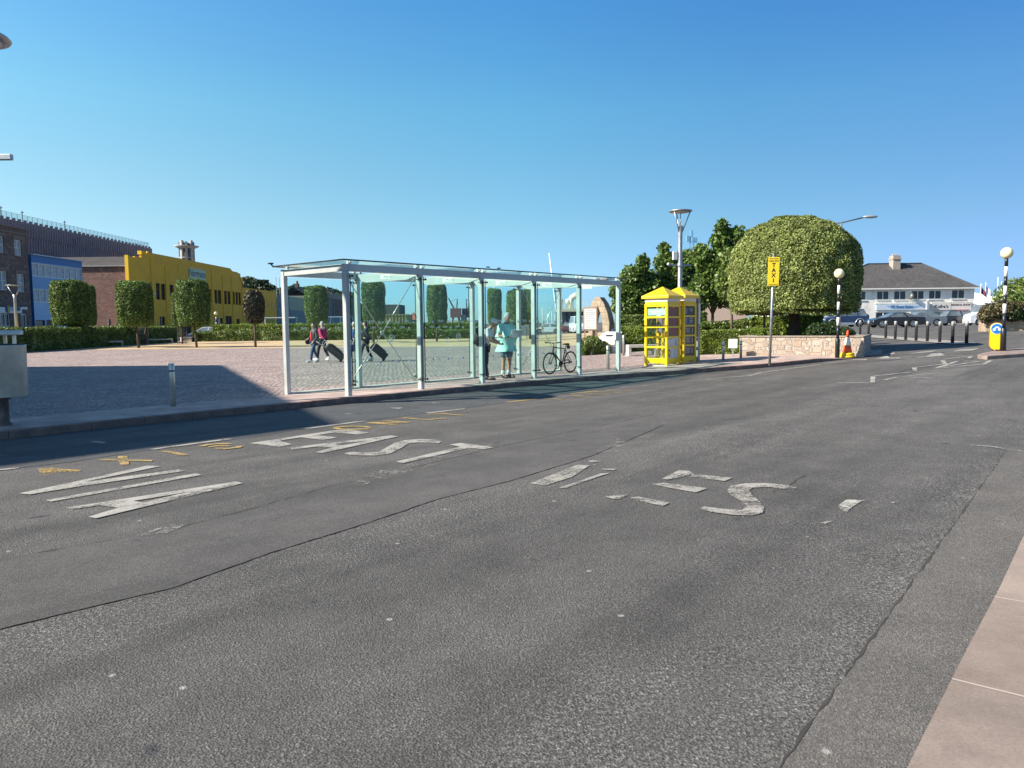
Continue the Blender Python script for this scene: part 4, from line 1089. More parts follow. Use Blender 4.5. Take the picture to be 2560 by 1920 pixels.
for i in range(12):
    for j in range(24): cfc.append((i*24+j,i*24+(j+1)%24,(i+1)*24+(j+1)%24,(i+1)*24+j))
cfc.append(tuple(range(23,-1,-1)))
tree('dome_tree','huge clipped dome tree on a thick dark trunk in the stone planter',tb,[(0,0,-.1),(0,0,.1),(0.02,.05,.9),(.05,.1,1.9)],[.30,.24,.21,.20],
  [([(.02,.05,.9),(.5,.2,1.5),(1.1,.3,2.2)],[.12,.09,.06]),([(.02,.05,1.0),(-.5,.2,1.5),(-1.1,.2,2.1)],[.12,.09,.06])],V,lm_dome,(cv,cfc),darkbark)
# slim trunks under the dome belong to young trees standing behind it
for lab,px,py,Y in (('slim young tree left of the dome tree, its thin pale trunk above the low hedge',1828,830,33.5),('slim young tree behind the dome tree between its trunk and the sign pole',1909,830,34.5)):
    b=P(px,py,Y); b.z=pz(b.x,b.y)
    Pt,Nr=clumps(2600,[((0,0,3.0),(.75,.75,.9)),((0,0,3.9),(.5,.5,.6))],g)
    tree('young_tree',lab,b,[(0,0,-.05),(.02,0,1.2),(0,.02,3.4)],[.075,.06,.03],[],leafarrays(Pt,Nr,.16,.10,.6,g),lm_hedge,None,bark)
# shrub in the planter at the right
b=Vector((11.7,28.0,zt-.12)); Pt,Nr=clumps(3800,[((0,0,.22),(.5,.35,.3)),((.45,-.15,.2),(.42,.3,.28)),((-.42,.1,.28),(.4,.35,.36)),((.1,.3,.4),(.4,.3,.3))],g)
o=leafobj('shrub',leafarrays(Pt,Nr,.10,.05,.6,g),lm_hedgedk); o.location=b; tag(o,'dark glossy shrub at the right end of the stone planter','shrub')
# hedges near the planter
q1=P(1757,870,31.2).to_2d(); q2=P(1905,870,30.6).to_2d()
hedge('hedge','low bright hedge between the far phone box and the planter wall',[q1,q2],1.3,.95,lm_bright,15000,.10,pz)
q1=P(1880,800,36.0).to_2d(); q2=P(2050,800,35.2).to_2d()
hedge('hedge','tall bright hedge behind the dome tree trunk',[q1,q2],1.0,1.05+.35,lm_bright,11000,.11,pz)
q1=P(1760,800,37.0).to_2d(); q2=P(1868,800,36.5).to_2d()
hedge('hedge','dark green hedge behind the slim trunk right of the phone boxes',[q1,q2],1.1,1.25,lm_hedge,8000,.11,pz)
q1=P(1546,840,41).to_2d(); q2=P(1760,840,40).to_2d()
hedge('hedge','tall green hedge seen through and left of the phone boxes',[q1,q2],1.4,1.75,lm_hedge,15000,.12,pz)
q1=P(1549,850,37.2).to_2d(); q2=P(1755,850,36.2).to_2d()
hedge('hedge','yellow green hedge behind the oval bin and the phone boxes',[q1,q2],1.2,1.15,lm_bright,13000,.11,pz)
b=P(1478,850,35.5); b.z=pz(b.x,b.y); Pt,Nr=clumps(4200,[((0,0,.45),(.55,.4,.45)),((.5,0,.3),(.4,.35,.35)),((-.3,-.1,.3),(.35,.3,.35))],g)
o=leafobj('shrub',leafarrays(Pt,Nr,.10,.055,.6,g),lm_hedge); o.location=b; tag(o,'loose green shrub beneath the notice board','shrub')
# maples behind the phone boxes
def maple(label,px,Y,top_py,blobs,nl,lean=0.0):
    b=P(px,835,Y); b.z=pz(b.x,b.y)
    ht=P(px,top_py,Y).z-b.z
    bl=[((x*ht,y*ht,z*ht),(r*ht,r*ht*.9,rz_*ht)) for x,y,z,r,rz_ in blobs]
    Pt,Nr=clumps(nl,bl,g,.75)
    Pt+=g.normal(size=Pt.shape)*.06
    lim=[]
    for c,r in bl:
        lim.append(([(0,0,ht*.26),(c[0]*.5,c[1]*.5,(c[2]+ht*.3)/2),(c[0],c[1],c[2])],[.045,.03,.012]))
    return tree('maple_tree',label,b,[(0,0,-.05),(0,0,ht*.28),(.02,.02,ht*.6),(.0,.0,ht*.85)],[.09,.07,.05,.02],lim,leafarrays(Pt,Nr,.20,.15,.65,g),lm_maple,None,bark)
maple('maple tree between the stone arch and the phone boxes',1590,45,632,[(-.10,0,.42,.17,.12),(.13,0,.42,.16,.12),(0,.05,.56,.2,.14),(-.17,0,.58,.12,.10),(.17,0,.60,.12,.10),(-.04,0,.74,.14,.12),(.07,0,.88,.07,.10),(.10,.1,.72,.11,.1)],9500)
maple('broad dark maple tree behind the tall street lamp',1694,46,605,[(-.14,0,.40,.16,.13),(.14,0,.42,.17,.13),(0,.05,.52,.20,.15),(-.18,0,.62,.13,.11),(.19,0,.62,.13,.12),(-.12,0,.80,.12,.10),(.08,0,.80,.14,.12),(-.14,0,.93,.05,.06),(0,0,.68,.17,.12)],12500)
maple('tall ragged maple tree close left of the dome tree',1781,37,552,[(-.10,0,.42,.13,.10),(.10,0,.42,.14,.10),(0,.03,.52,.15,.12),(.02,0,.62,.12,.10),(-.07,0,.70,.09,.08),(.08,0,.72,.10,.09),(.05,0,.84,.07,.08),(.07,0,.94,.045,.06),(.19,0,.88,.06,.06),(-.10,0,.76,.05,.05),(.16,0,.78,.06,.06)],9000)

# block-cut trees in the square
def blockmesh(w,h,n,mat,L=.15,seed=1,p=3.2,q=7):
    gg=np.random.default_rng(seed)
    Pt,Nr=superq(n,(0,0,h/2),(w/2,w/2,h/2),p,q,.16,.05,gg)
    V=leafarrays(Pt,Nr,L,L*.62,.6,gg); ex=coreq((0,0,h/2),(w/2,w/2,h/2),p,q)
    o=leafobj('crown',V,mat,None,ex); me=o.data; bpy.data.objects.remove(o); return me
CM={'a':blockmesh(2.45,3.5,13000,lm_block,.15,3),'b':blockmesh(2.4,3.45,13000,lm_block,.15,5),'c':blockmesh(1.45,2.5,4200,lm_brown,.14,6,2.6,4)}
DIM={'a':(2.45,3.5),'b':(2.4,3.45),'c':(1.45,2.5)}
cagem=M('cage_grey',(.12,.13,.14),.5,.5)
def blocktree(label,px0,px1,py0,py1,foot,kind,Y=None,cage=False,mat=None,col='bark'):
    xc=(px0+px1)/2
    if Y is None: b=GP(*foot); Y=b.y
    else: b=P(foot[0],foot[1],Y); b.z=pz(b.x,b.y)
    zt_=P(xc,py0,Y).z; zb_=P(xc,py1,Y).z; w=abs(P(px1,py0,Y).x-P(px0,py0,Y).x); xo=P(xc,(py0+py1)/2,Y).x-b.x
    t=thing('block_cut_tree',label,'tree',b)
    mb=MB(); mb.tube([(0,0,-.05),(xo*.4,0,(zb_-b.z)*.6),(xo,0,zb_-b.z+.5)],[.10,.08,.06],8); mb.build('trunk',bark,t,world=False)
    c=bpy.data.objects.new('crown',CM[kind]); COL.objects.link(c); c.parent=t; c.location=(xo,0,zb_-b.z)
    W,Hh=DIM[kind]; c.scale=(w/W,w/W,(zt_-zb_)/Hh)
    if cage:
        mb=MB(); 
        for k in range(10):
            a=2*math.pi*k/10; mb.bar((.4*math.cos(a),.4*math.sin(a),0),(.4*math.cos(a),.4*math.sin(a),1.75),.025,.025)
        for zc in (.15,.95,1.72):
            for k in range(10):
                a=2*math.pi*k/10; a2=2*math.pi*(k+1)/10; mb.bar((.4*math.cos(a),.4*math.sin(a),zc),(.4*math.cos(a2),.4*math.sin(a2),zc),.02,.02)
        mb.build('trunk_guard',cagem,t,world=False)
    return t
blocktree('block cut tree nearest the blue building, leftmost of the front row',136,215,702,814,(194,870),'a')
blocktree('block cut tree before the brown stone end wall',299,374,703,815,(347,870),'b')
blocktree('block cut tree covering the sign on the yellow warehouse',446,519,701,815,(492,869),'a')
blocktree('thin brownish block cut tree left of the taxi shelter',611,658,727,808,(639,868),'c')
blocktree('shaded block cut tree half hidden behind the leftmost front one',206,237,713,813,(203,864),'b',66,True)
blocktree('block cut tree just showing right of the tree by the brown wall',352,381,716,812,(360,860),'a',68,True)
blocktree('shorter block cut tree with a trunk guard before the dark doorway',432,476,733,813,(456,858),'b',70,True)
blocktree('block cut tree seen through the open end bay of the shelter',764,818,716,808,(790,858),'a',68)
blocktree('block cut tree behind the second rear post of the shelter',906,962,704,805,(934,858),'b',66)
blocktree('block cut tree seen behind the second front post of the shelter',1068,1117,712,808,(1092,856),'a',70)
blocktree('block cut tree behind the head of the man in mint',1219,1254,722,811,(1236,856),'b',74)
blocktree('paler block cut tree right of the man in mint',1267,1316,726,812,(1292,858),'a',66,True)
blocktree('shaded block cut tree touching the paler one inside the shelter view',1310,1338,720,812,(1326,855),'b',76,True)
# hedges round the square
def hpt(px,Y): q=P(px,830,Y); return Vector((q.x,q.y))
hedge('hedge','long dark hedge along the left side of the square',[hpt(-120,46),hpt(60,51.5),hpt(250,63),hpt(424,79)],1.6,1.62,lm_hedge,30000,.15,pz)
hedge('hedge','back row of the long green hedge behind the shelter',[hpt(540,88),hpt(700,87),hpt(900,86),hpt(1196,86)],1.6,1.75,lm_bright,26000,.17,pz)
hedge('hedge','lower front row of the long green hedge behind the shelter',[hpt(490,80),hpt(700,80),hpt(900,81),hpt(1190,82)],1.8,.98,lm_hedge,24000,.16,pz,amp=.12)
# right-hand stone wall with shrubs, across the far road
A=G(2462,829); 
wz=lambda x,y: gz(x)
t=thing('roadside_wall','low stone wall under the shrubs at the far right','wall',(A.x,A.y,gz(A.x)))
a=A.to_2d(); b=a+Vector((9.5,-2.6))
wallseg('wall_face',a,b,.80,.4,wz,rubblemat('roadside_stone',[(.34,.22,.15),(.42,.30,.21),(.38,.26,.18),(.45,.35,.26)],3.0),t)
wallseg('wall_return',a+Vector((.33,.42)),a+Vector((3.3,5)),.80,.4,wz,MATS['roadside_stone'],t)
zt2=gz(b.x)+.8
def bush(label,px,py,Y,blobs,n,L,mat,name='shrub'):
    b=P(px,py,Y); bb=b.copy(); bb.z=gz(b.x)
    bl=[((x,y,z+b.z-bb.z),(r,r*.9,rz_)) for x,y,z,r,rz_ in blobs]
    Pt,Nr=clumps(n,bl,g,.5); vs=[];fs=[]
    for c,r in bl:
        v,f=coreq(c,[q*.8 for q in r],2,2,10,8); o=len(vs); vs+=v; fs+=[tuple(o+i for i in k) for k in f]
    o=leafobj(name,leafarrays(Pt,Nr,L,L*.6,.6,g),mat,None,(vs,fs)); o.location=bb
    return tag(o,label,'shrub')
lm_dry=leafmat('leaf_dry',[(.09,.085,.03),(.13,.11,.045),(.07,.075,.03),(.17,.13,.06)],.5,.2)
bush('big dark evergreen bush above the wall at the far right',2545,735,46.5,[(0,0,0,1.1,1.0),(-.7,0,-.3,.8,.9),(1.0,0,.1,1.2,1.1),(.3,.2,-.8,1.3,.9)],5200,.16,lm_hedge)
bush('brownish straggly bush on the wall beside the striped beacon',2478,778,45.6,[(0,0,0,.65,.5),(.7,0,.1,.7,.6),(-.3,0,-.3,.5,.4),(1.5,0,.05,.7,.55),(2.3,0,0,.7,.5)],4200,.15,lm_dry)
bush('dark bush at the foot of the evergreen, on the right wall',2535,785,45.4,[(0,0,0,.6,.45),(.8,0,0,.6,.5)],2200,.13,lm_hedgedk)

# ------------------------------------------------------------------ buildings
def facade(mb,o,u,n,L,Hh,holes,depth,zb=0):
    """wall face with real openings; o bottom-left corner, u along, n outward"""
    o=Vector(o);u=Vector(u);n=Vector(n)
    xs=sorted({0,L}|{h[0] for h in holes}|{h[1] for h in holes}); zs=sorted({zb,Hh}|{h[2] for h in holes}|{h[3] for h in holes})
    xs=[x for x in xs if 0<=x<=L]; zs=[z for z in zs if zb<=z<=Hh]
    pt=lambda a,z,d=0: o+u*a+Vector((0,0,z))-n*d
    for a,b in zip(xs,xs[1:]):
        for c,d in zip(zs,zs[1:]):
            cx,cz=(a+b)/2,(c+d)/2
            if any(h[0]<cx<h[1] and h[2]<cz<h[3] for h in holes): continue
            mb.add([pt(a,c),pt(b,c),pt(b,d),pt(a,d)],[(0,1,2,3)])
    for a,b,c,d in holes:
        for p,q in (((a,c),(b,c)),((b,c),(b,d)),((b,d),(a,d)),((a,d),(a,c))):
            mb.add([pt(*p),pt(*q),pt(*q,depth),pt(*p,depth)],[(0,1,2,3)])
def window(parent,o,u,n,h,depth,fm,gm,nx=1,nz=1,fw=.06,name='window',sill=None):
    o=Vector(o);u=Vector(u);n=Vector(n); a,b,c,d=h
    mb=MB(); pt=lambda x,z,k: o+u*x+Vector((0,0,z))-n*k
    k=depth-.06
    def br(x0,x1,z0,z1): mb.obox(pt((x0+x1)/2,(z0+z1)/2,k),u*((x1-x0)/2),Vector((0,0,(z1-z0)/2)),n*.035)
    br(a+.003,a+fw,c+.003,d-.003); br(b-fw,b-.003,c+.003,d-.003); br(a+fw,b-fw,c+.003,c+fw); br(a+fw,b-fw,d-fw,d-.003)
    for i in range(1,nx): x=a+(b-a)*i/nx; br(x-fw/2,x+fw/2,c+fw,d-fw)
    for j in range(1,nz): z=c+(d-c)*j/nz; br(a+fw,b-fw,z-fw*.4,z+fw*.4)
    w=mb.build(name,fm,parent)
    mb=MB(); mb.add([pt(a,c,depth-.02),pt(b,c,depth-.02),pt(b,d,depth-.02),pt(a,d,depth-.02)],[(0,1,2,3)]); mb.build('pane',gm,w)
    if sill is not None:
        mb=MB(); mb.obox(pt((a+b)/2,c-.05,-.04),u*((b-a)/2+.08),Vector((0,0,.05)),n*.07); mb.build('sill',sill,w)
    return w
UY=Vector((0,1,0)); NX=Vector((1,0,0))
def pxX(px,py,X0):
    d=ray(px,py); Y=X0/d.x; return Y, H+d.z*Y
def holeX(x0,x1,yt,yb,X0,Y0):
    """photo window rectangle -> (a,b,c,d) on the plane x=X0 starting at y=Y0; heights from the left edge"""
    ya,za=pxX(x0,yt,X0); yb_,_=pxX(x1,yt,X0); _,zb_=pxX(x0,yb,X0)
    return (ya-Y0,yb_-Y0,zb_,za)
def backbox(mb,x0,x1,y0,y1,z1,sides=True):
    """sides, back and flat top behind a facade on x=x1"""
    mb.add([(x0,y0,0),(x1,y0,0),(x1,y0,z1),(x0,y0,z1)],[(0,1,2,3)]); mb.add([(x0,y1,0),(x1,y1,0),(x1,y1,z1),(x0,y1,z1)],[(3,2,1,0)])
    mb.add([(x0,y0,0),(x0,y1,0),(x0,y1,z1),(x0,y0,z1)],[(3,2,1,0)]); mb.add([(x0,y0,z1),(x1,y0,z1),(x1,y1,z1),(x0,y1,z1)],[(0,1,2,3)])
XP=-55.0
wfw=white_p
# stone building at the left edge
Y1,_=pxX(74,700,XP); Y0=Y1-30; _,ztop=pxX(60,575,XP)
t=thing('stone_building','dark stone office building at the left edge with a shop sign','building',(XP,Y1,0))
raw=[holeX(34.7,53,598,638,XP,Y0),holeX(41.5,60.8,684,729,XP,Y0),holeX(-9,8.7,588,630,XP,Y0),holeX(-6,17.4,676,724,XP,Y0),holeX(-60,-38,570,618,XP,Y0),holeX(-55,-32,664,715,XP,Y0)]
shop=holeX(-8,25,783,830,XP,Y0); shop=(shop[0],shop[1],.5,shop[3]); door=holeX(51,67.5,784.5,830,XP,Y0); door=(door[0],door[1],.02,door[3])
mb=MB(); facade(mb,(XP,Y0,0),UY,NX,Y1-Y0,ztop,raw+[shop,door],.22); backbox(mb,XP-12,XP,Y0,Y1,ztop)
mb.build('wall',granite,t,fixn=False)
for h in raw:
    window(t,(XP,Y0,0),UY,NX,h,.22,wfw,blindglass,2,2,.08,sill=M('stone_trim',(.22,.17,.14),.8,var=.15))
    mb=MB(); mb.obox((XP+.03,Y0+(h[0]+h[1])/2,h[3]+.22),(.05,0,0),(0,(h[1]-h[0])/2+.25,0),(0,0,.18)); mb.build('lintel',MATS['stone_trim'],t)
window(t,(XP,Y0,0),UY,NX,shop,.2,wfw,winglass,3,2,.09,name='shop_window'); window(t,(XP,Y0,0),UY,NX,door,.2,wfw,winglass,1,2,.14,name='door')
mb=MB(); mb.obox((XP+.04,(Y0+Y1)/2,ztop-.5),(.06,0,0),(0,(Y1-Y0)/2,0),(0,0,.10)); mb.obox((XP+.05,(Y0+Y1)/2,ztop+.08),(.10,0,0),(0,(Y1-Y0)/2+.05,0),(0,0,.08)); mb.build('cornice',MATS['stone_trim'],t)
ya,za=pxX(-20,767,XP); yb,_=pxX(51,767,XP); _,zb=pxX(-20,782,XP)
mb=MB(); mb.obox((XP+.09,(ya+yb)/2,(za+zb)/2),(.08,0,0),(0,(yb-ya)/2,0),(0,0,(za-zb)/2)); sgn=mb.build('shop_sign',white_p,t,bev=.02)
yc,zc=pxX(15,773,XP)
mb=MB(); mb.lathe([(.42,0),(.42,.012)],24,(XP+.172,yc,zc),Matrix.Rotation(math.pi/2,3,'Y')); mb.build('sign_emblem',M('emblem_navy',(.02,.04,.16),.5,var=.05),sgn)
mb=MB(); mb.prism([(-.0,-.40),(.28,-.28),(.40,0),(.28,.28),(0,.40)],lambda u,v,w:(XP+w,yc+u,zc+v),.185,.192); mb.build('sign_emblem',M('emblem_gold',(.55,.40,.05),.5,var=.05),sgn)
yc2,zc2=pxX(41,773,XP); mb=MB(); mb.lathe([(.30,0),(.30,.012)],20,(XP+.172,yc2,zc2),Matrix.Rotation(math.pi/2,3,'Y')@Matrix.Diagonal((.6,1.4,1))); mb.build('sign_emblem',MATS['emblem_navy'],sgn)
for dz in (-.12,.0,.12):
    mb=MB(); mb.obox((XP+.173,(yc+yc2)/2,zc+dz),(.003,0,0),(0,.35,0),(0,0,.03)); mb.build('sign_stripe',M('sign_stripe_blue',(.12,.28,.5),.5,var=.05),sgn)
ya,za=pxX(52,768,XP); yb,_=pxX(66,768,XP); mb=MB(); mb.obox((XP+.06,(ya+yb)/2,za-.1),(.05,0,0),(0,(yb-ya)/2,0),(0,0,.14)); mb.build('small_sign',white_p,t)
# blue building
Y0=Y1+.5; Y2,_=pxX(207,700,XP); _,ztop=pxX(76,634,XP)
blue1=M('blue_dark_panel',(.045,.155,.40),.5,var=.06,vs=1); blue2=M('blue_panel',(.20,.37,.60),.5,var=.06,vs=1); blue3=M('light_blue_panel',(.38,.55,.74),.5,var=.05,vs=1)
t=thing('blue_building','blue panelled building with long bands of windows','building',(XP,Y0,0))
hu=holeX(79,204.5,656,690,XP,Y0); hl=holeX(83,204.5,721.6,755,XP,Y0); _,zf=pxX(76,652,XP); _,zl=pxX(80,792,XP); zmid=hl[2]-.05
g1=holeX(88,113,800,830,XP,Y0); g1=(g1[0],g1[1],.6,g1[3]); g2=holeX(116,141,800,830,XP,Y0); g2=(g2[0],g2[1],.02,g2[3])
L=Y2-Y0
def bandwall(nm,z0,z1,mat,holes=()):
    mb=MB(); facade(mb,(XP,Y0,0),UY,NX,L,z1,list(holes),.18,zb=z0); 
    return mb.build(nm,mat,t,fixn=False)
_,ztb=pxX(76,650,XP)
bandwall('fascia',hu[3]+.08,ztop-.12,blue1); bandwall('upper_wall',hl[3]+.06,hu[3]+.08,blue2,[hu]); bandwall('middle_wall',zl,hl[3]+.06,blue3,[hl]); bandwall('ground_wall',0,zl,blue3,[g1,g2])
mb=MB(); mb.obox((XP-.1,(Y0+Y2)/2,ztop-.05),(.35,0,0),(0,L/2,0),(0,0,.06)); mb.build('roof_edge',M('pale_blue_trim',(.45,.52,.60),.5,var=.05),t)
mb=MB(); backbox(mb,XP-10,XP-.01,Y0,Y2,ztop-.13); mb.build('wall',blue1,t,fixn=False)
window(t,(XP,Y0,0),UY,NX,hu,.18,wfw,blindglass,8,1,.09,name='window_band'); window(t,(XP,Y0,0),UY,NX,hl,.18,wfw,blindglass,8,1,.09,name='window_band')
window(t,(XP,Y0,0),UY,NX,g1,.18,M('navy_frame',(.03,.05,.12),.5,var=.05),winglass,1,1,.08); window(t,(XP,Y0,0),UY,NX,g2,.18,MATS['navy_frame'],M('garage_brown',(.10,.075,.055),.6,var=.2),1,3,.08,name='garage_door')
# yellow warehouse with brown end wall
ywall=M('yellow_render',(.86,.46,.02),.7,var=.05,vs=.8,dirt=(.74,.38,.02))
Y0,_=pxX(323.5,700,XP); Y3,_=pxX(605.5,700,XP); L=Y3-Y0
t=thing('yellow_warehouse','long yellow warehouse with stepped parapet and brown stone end wall','building',(XP,Y0,0))
zpx=lambda x,y: pxX(x,y,XP)
_,zend=zpx(324,641); Ya,zc=zpx(377,632); Yb,_=zpx(576,672); _,zlow=zpx(345,641)
zlow=zpx(356,638)[1]
holes=[]
S3=.15675
def wz_(x0,x1,y0,y1): return holeX(300+x0*S3,300+x1*S3,600+y0*S3,600+y1*S3,XP,Y0)
win=[wz_(258,305,640,800),wz_(345,398,655,812),wz_(435,495,668,830),wz_(570,638,688,945),wz_(652,722,692,952),wz_(792,855,710,962),wz_(867,932,722,970),wz_(1030,1085,738,978),wz_(1100,1152,746,982),wz_(1225,1272,764,992),wz_(1290,1335,774,998),wz_(1410,1455,790,1008),wz_(1505,1553,803,1018),wz_(1560,1615,808,1022),wz_(1660,1705,828,1030),wz_(1715,1762,832,1035),wz_(1792,1830,843,1045),wz_(1843,1882,850,1048),wz_(1890,1928,856,1052)]
zt_=sum(w[3] for w in win[3:7])/4; zb_=sum(w[2] for w in win[3:7])/4
win=[(a,b,zb_,zt_) for a,b,c,d in win]
gd=[('window',wz_(625,720,1222,1350),.9),('door',wz_(820,930,1150,1590),.02),('door',wz_(1005,1140,1340,1600),.02),('window',wz_(1500,1640,1245,1370),.9),('door',wz_(1680,1785,1210,1370),.02),('door',wz_(1860,1910,1258,1370),.02)]
gd=[(k,(h[0],h[1],z0,h[3])) for k,h,z0 in gd]
mb=MB(); facade(mb,(XP,Y0,0),UY,NX,L,zlow-.9,win+[h for k,h in gd],.3)
# parapet, stepped outline above the windows, real thickness
aL,aR=Ya-Y0,Yb-Y0
out=[(0,zlow-.899),(L,zlow-.899),(L,zend-.3),(L-.9,zend-.3),(L-.9,zlow-.1),(L-2.4,zlow-.1),(L-2.4,zlow+.1),(aR+1.4,zlow+.12),(aR+.6,zc-.35),(aR,zc),(aL,zc),(aL-1.0,zc+.12),(aL-1.6,zlow+.15),(5.2,zlow+.1),(5.2,zlow+.55),(3.9,zlow+.45),(3.9,zlow-.35),(1.9,zlow-.35),(1.9,zend),(0,zend)]
mb.prism(out,lambda u,v,w:(XP+w,Y0+u,v),-.30,0)
mb.build('front_wall',ywall,t,fixn=True)
# curved end pier facing the camera
mb=MB(); pier=[(0,0),(1.5,0),(1.5,3.8),(1.2,4.6),(.55,5.3),(.5,5.6),(.5,zend+.15),(0,zend+.15)]
mb.prism([(-a,b) for a,b in pier],lambda u,v,w:(XP+.12+u,Y0+w,v),-.35,-.002); mb.build('end_pier',M('yellow_render_bright',(.84,.50,.008),.65,var=.04),t)
mb=MB(); mb.box(XP-.5,XP+.14,Y0+3.75,Y0+5.25,zlow+.1,zlow+.62); mb.build('parapet_block',MATS['yellow_render_bright'],t)
mb=MB(); mb.box(XP-.5,XP+.14,Y3-1.3,Y3+.1,zend-.9,zend-.28); mb.build('parapet_block',MATS['yellow_render_bright'],t)
for x in (510,735,1180,1470,1640,1790,1945):
    yy,_=zpx(300+x*S3,740); a=yy-Y0
    ok=True
    mb=MB(); mb.box(XP+.002,XP+.10,yy-.12,yy+.12,0,zlow-1.0 if x not in(510,1470) else zc-.6); mb.build('pilaster',ywall,t)
for x0,x1 in ((545,920),(960,1455),(1490,1745)):
    y0,_=zpx(300+x0*S3,660); y1,_=zpx(300+x1*S3,660)
    mb=MB(); mb.box(XP+.002,XP+.05,y0,y1,zc-1.15,zc-1.05); mb.build('moulding',ywall,t)
    mb=MB(); mb.box(XP+.002,XP+.05,y1-.1,y1,zc-3.0,zc-1.151); mb.build('moulding',ywall,t)
purple=M('violet_window',(.045,.04,.075),.12,var=.3,vs=1.2,spec=.7)
brf=M('dark_brown_frame',(.05,.035,.025),.6,var=.1)
for h in win: window(t,(XP,Y0,0),UY,NX,h,.28,brf,purple,2,5,.07)
for k,h in gd: window(t,(XP,Y0,0),UY,NX,h,.28,brf,winglass if k=='window' else M('door_dark',(.025,.018,.02),.6,var=.2),2 if k=='window' else 2,2,.09,name=k)
ya,za=zpx(300+1087*S3,600+436*S3); yb,_=zpx(300+1355*S3,600+487*S3); _,zb=zpx(300+1095*S3,600+660*S3)
mb=MB(); mb.obox((XP+.07,(ya+yb)/2,(za+zb)/2),(.05,0,0),(0,(yb-ya)/2,0),(0,0,(za-zb)/2)); sgn=mb.build('warehouse_sign',M('pale_green_sign',(.50,.56,.30),.5,var=.03),t)
nav=M('sign_navy',(.012,.05,.14),.5,var=0)
text('sign_lettering','Normans',(za-zb)*.72,nav,sgn,frame((XP+.123,(ya+yb)/2,(za+zb)/2+.28),UY,NX),.004,sx=(yb-ya)*.93/((za-zb)*.72*3.55),bold=.03,world=True)
mb=MB(); mb.obox((XP+.123,(ya+yb)/2,zb+(za-zb)*.17),(.003,0,0),(0,(yb-ya)*.46,0),(0,0,.10)); mb.build('sign_bar',nav,sgn)
# body behind with brown end wall and slate roof
Yend=Y0+.36; xl=P(200,700,Yend).x-9; _z=P(207,666,Yend).z; _zr=P(260,642,Yend+6).z
mb=MB(); 
mb.add([(xl,Yend,0),(XP-.5,Yend,0),(XP-.5,Yend,_z),(xl,Yend,_z)],[(0,1,2,3)]); mb.add([(xl,Y3,0),(xl,Yend,0),(xl,Yend,_z),(xl,Y3,_z)],[(0,1,2,3)]); mb.add([(XP-.5,Y3,0),(xl,Y3,0),(xl,Y3,_z),(XP-.5,Y3,_z)],[(0,1,2,3)])
mb.add([(XP-.5,Yend,0),(XP-.5,Yend+.1,0),(XP-.5,Yend+.1,_z),(XP-.5,Yend,_z)],[(0,1,2,3)])
mb.build('end_wall',brownbrick,t,fixn=False)
mb=MB(); mb.add([(xl-.3,Yend-.25,_z),(XP-.32,Yend-.25,_z),(XP-.32,Yend+6,_zr),(xl-.3,Yend+6,_zr),(XP-.32,Y3,_zr),(xl-.3,Y3,_zr)],[(0,1,2,3),(3,2,4,5)]); mb.build('roof',slate,t,fixn=False)
mb=MB(); mb.box(xl-.35,XP-.52,Yend-.34,Yend-.22,_z-.06,_z+.09); mb.build('gutter',M('gutter_grey',(.25,.25,.25),.6,var=.1),t)
mb=MB(); q=P(296,805,Yend); mb.box(q.x-.3,q.x+.3,Yend-.06,Yend-.01,.2,2.2); mb.build('door',MATS['door_dark'],t)
mb=MB(); q=P(281,812,Yend); mb.box(q.x-.6,q.x-.5,Yend-.08,Yend-.01,0,2.9); mb.build('downpipe',MATS['gutter_grey'],t)
# long corrugated building behind
XC=-80.0
Yn,_=pxX(-40,600,XC); Yf,_=pxX(383,640,XC); _,zt1=pxX(2,543,XC)
t=thing('ribbed_building','very long dark grey ribbed concrete building rising behind the others','building',(XC,Yn,0))
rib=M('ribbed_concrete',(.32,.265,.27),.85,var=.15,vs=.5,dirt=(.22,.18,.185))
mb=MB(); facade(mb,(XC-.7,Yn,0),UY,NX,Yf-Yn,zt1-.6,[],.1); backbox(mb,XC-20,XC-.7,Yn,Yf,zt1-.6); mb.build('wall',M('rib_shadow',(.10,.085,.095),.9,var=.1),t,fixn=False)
tiers=[(zt1-2.3,zt1,.30),(zt1-4.6,zt1-2.1,.12),(zt1-6.9,zt1-4.4,.0),(zt1-9.2,zt1-6.7,-.12)]
for k,(z0,z1,dx) in enumerate(tiers):
    mb=MB(); y=Yn+.2; i=0
    while y<Yf-.4:
        w=.52; j=random.uniform(-.02,.02)
        zz=z1+(.35 if (k==0 and i%2==0) else 0)
        mb.prism([(-.26,0),(-.17,.32),(.17,.32),(.26,0)],lambda u,v,w_,y=y,dx=dx:(XC-.68+dx+v+j,y+u+.3,w_),z0,zz); y+=.72; i+=1
    o=mb.build('rib_panels',rib,t)
rl=M('railing_grey',(.16,.19,.2),.5,.4,var=.1)
mb=MB(); 
y=Yn
while y<=Yf: mb.bar((XC-.8,y,zt1-.6),(XC-.8,y,zt1+1.25),.05,.05); y+=1.35
mb.bar((XC-.8,Yn,zt1+1.25),(XC-.8,Yf,zt1+1.25),.05,.05); mb.bar((XC-.8,Yf,zt1+1.25),(XC-14,Yf,zt1+1.25),.05,.05); mb.build('roof_railing',rl,t)
mb=MB(); mb.add([(XC-.8,Yn,zt1+.2),(XC-.8,Yf,zt1+.2),(XC-.8,Yf,zt1+1.15),(XC-.8,Yn,zt1+1.15)],[(0,1,2,3)]); mb.build('railing_mesh',glass('mesh_screen',(.72,.78,.80),.1,.3),t,fixn=False)
mb=MB()
for px in (66,14,170): 
    yy,_=pxX(px,560,XC); mb.bar((XC-.6,yy,zt1),(XC-.6,yy,zt1+1.9),.08,.08); mb.bar((XC-.6,yy-.35,zt1+1.5),(XC-.6,yy+.35,zt1+1.7),.10,.10)
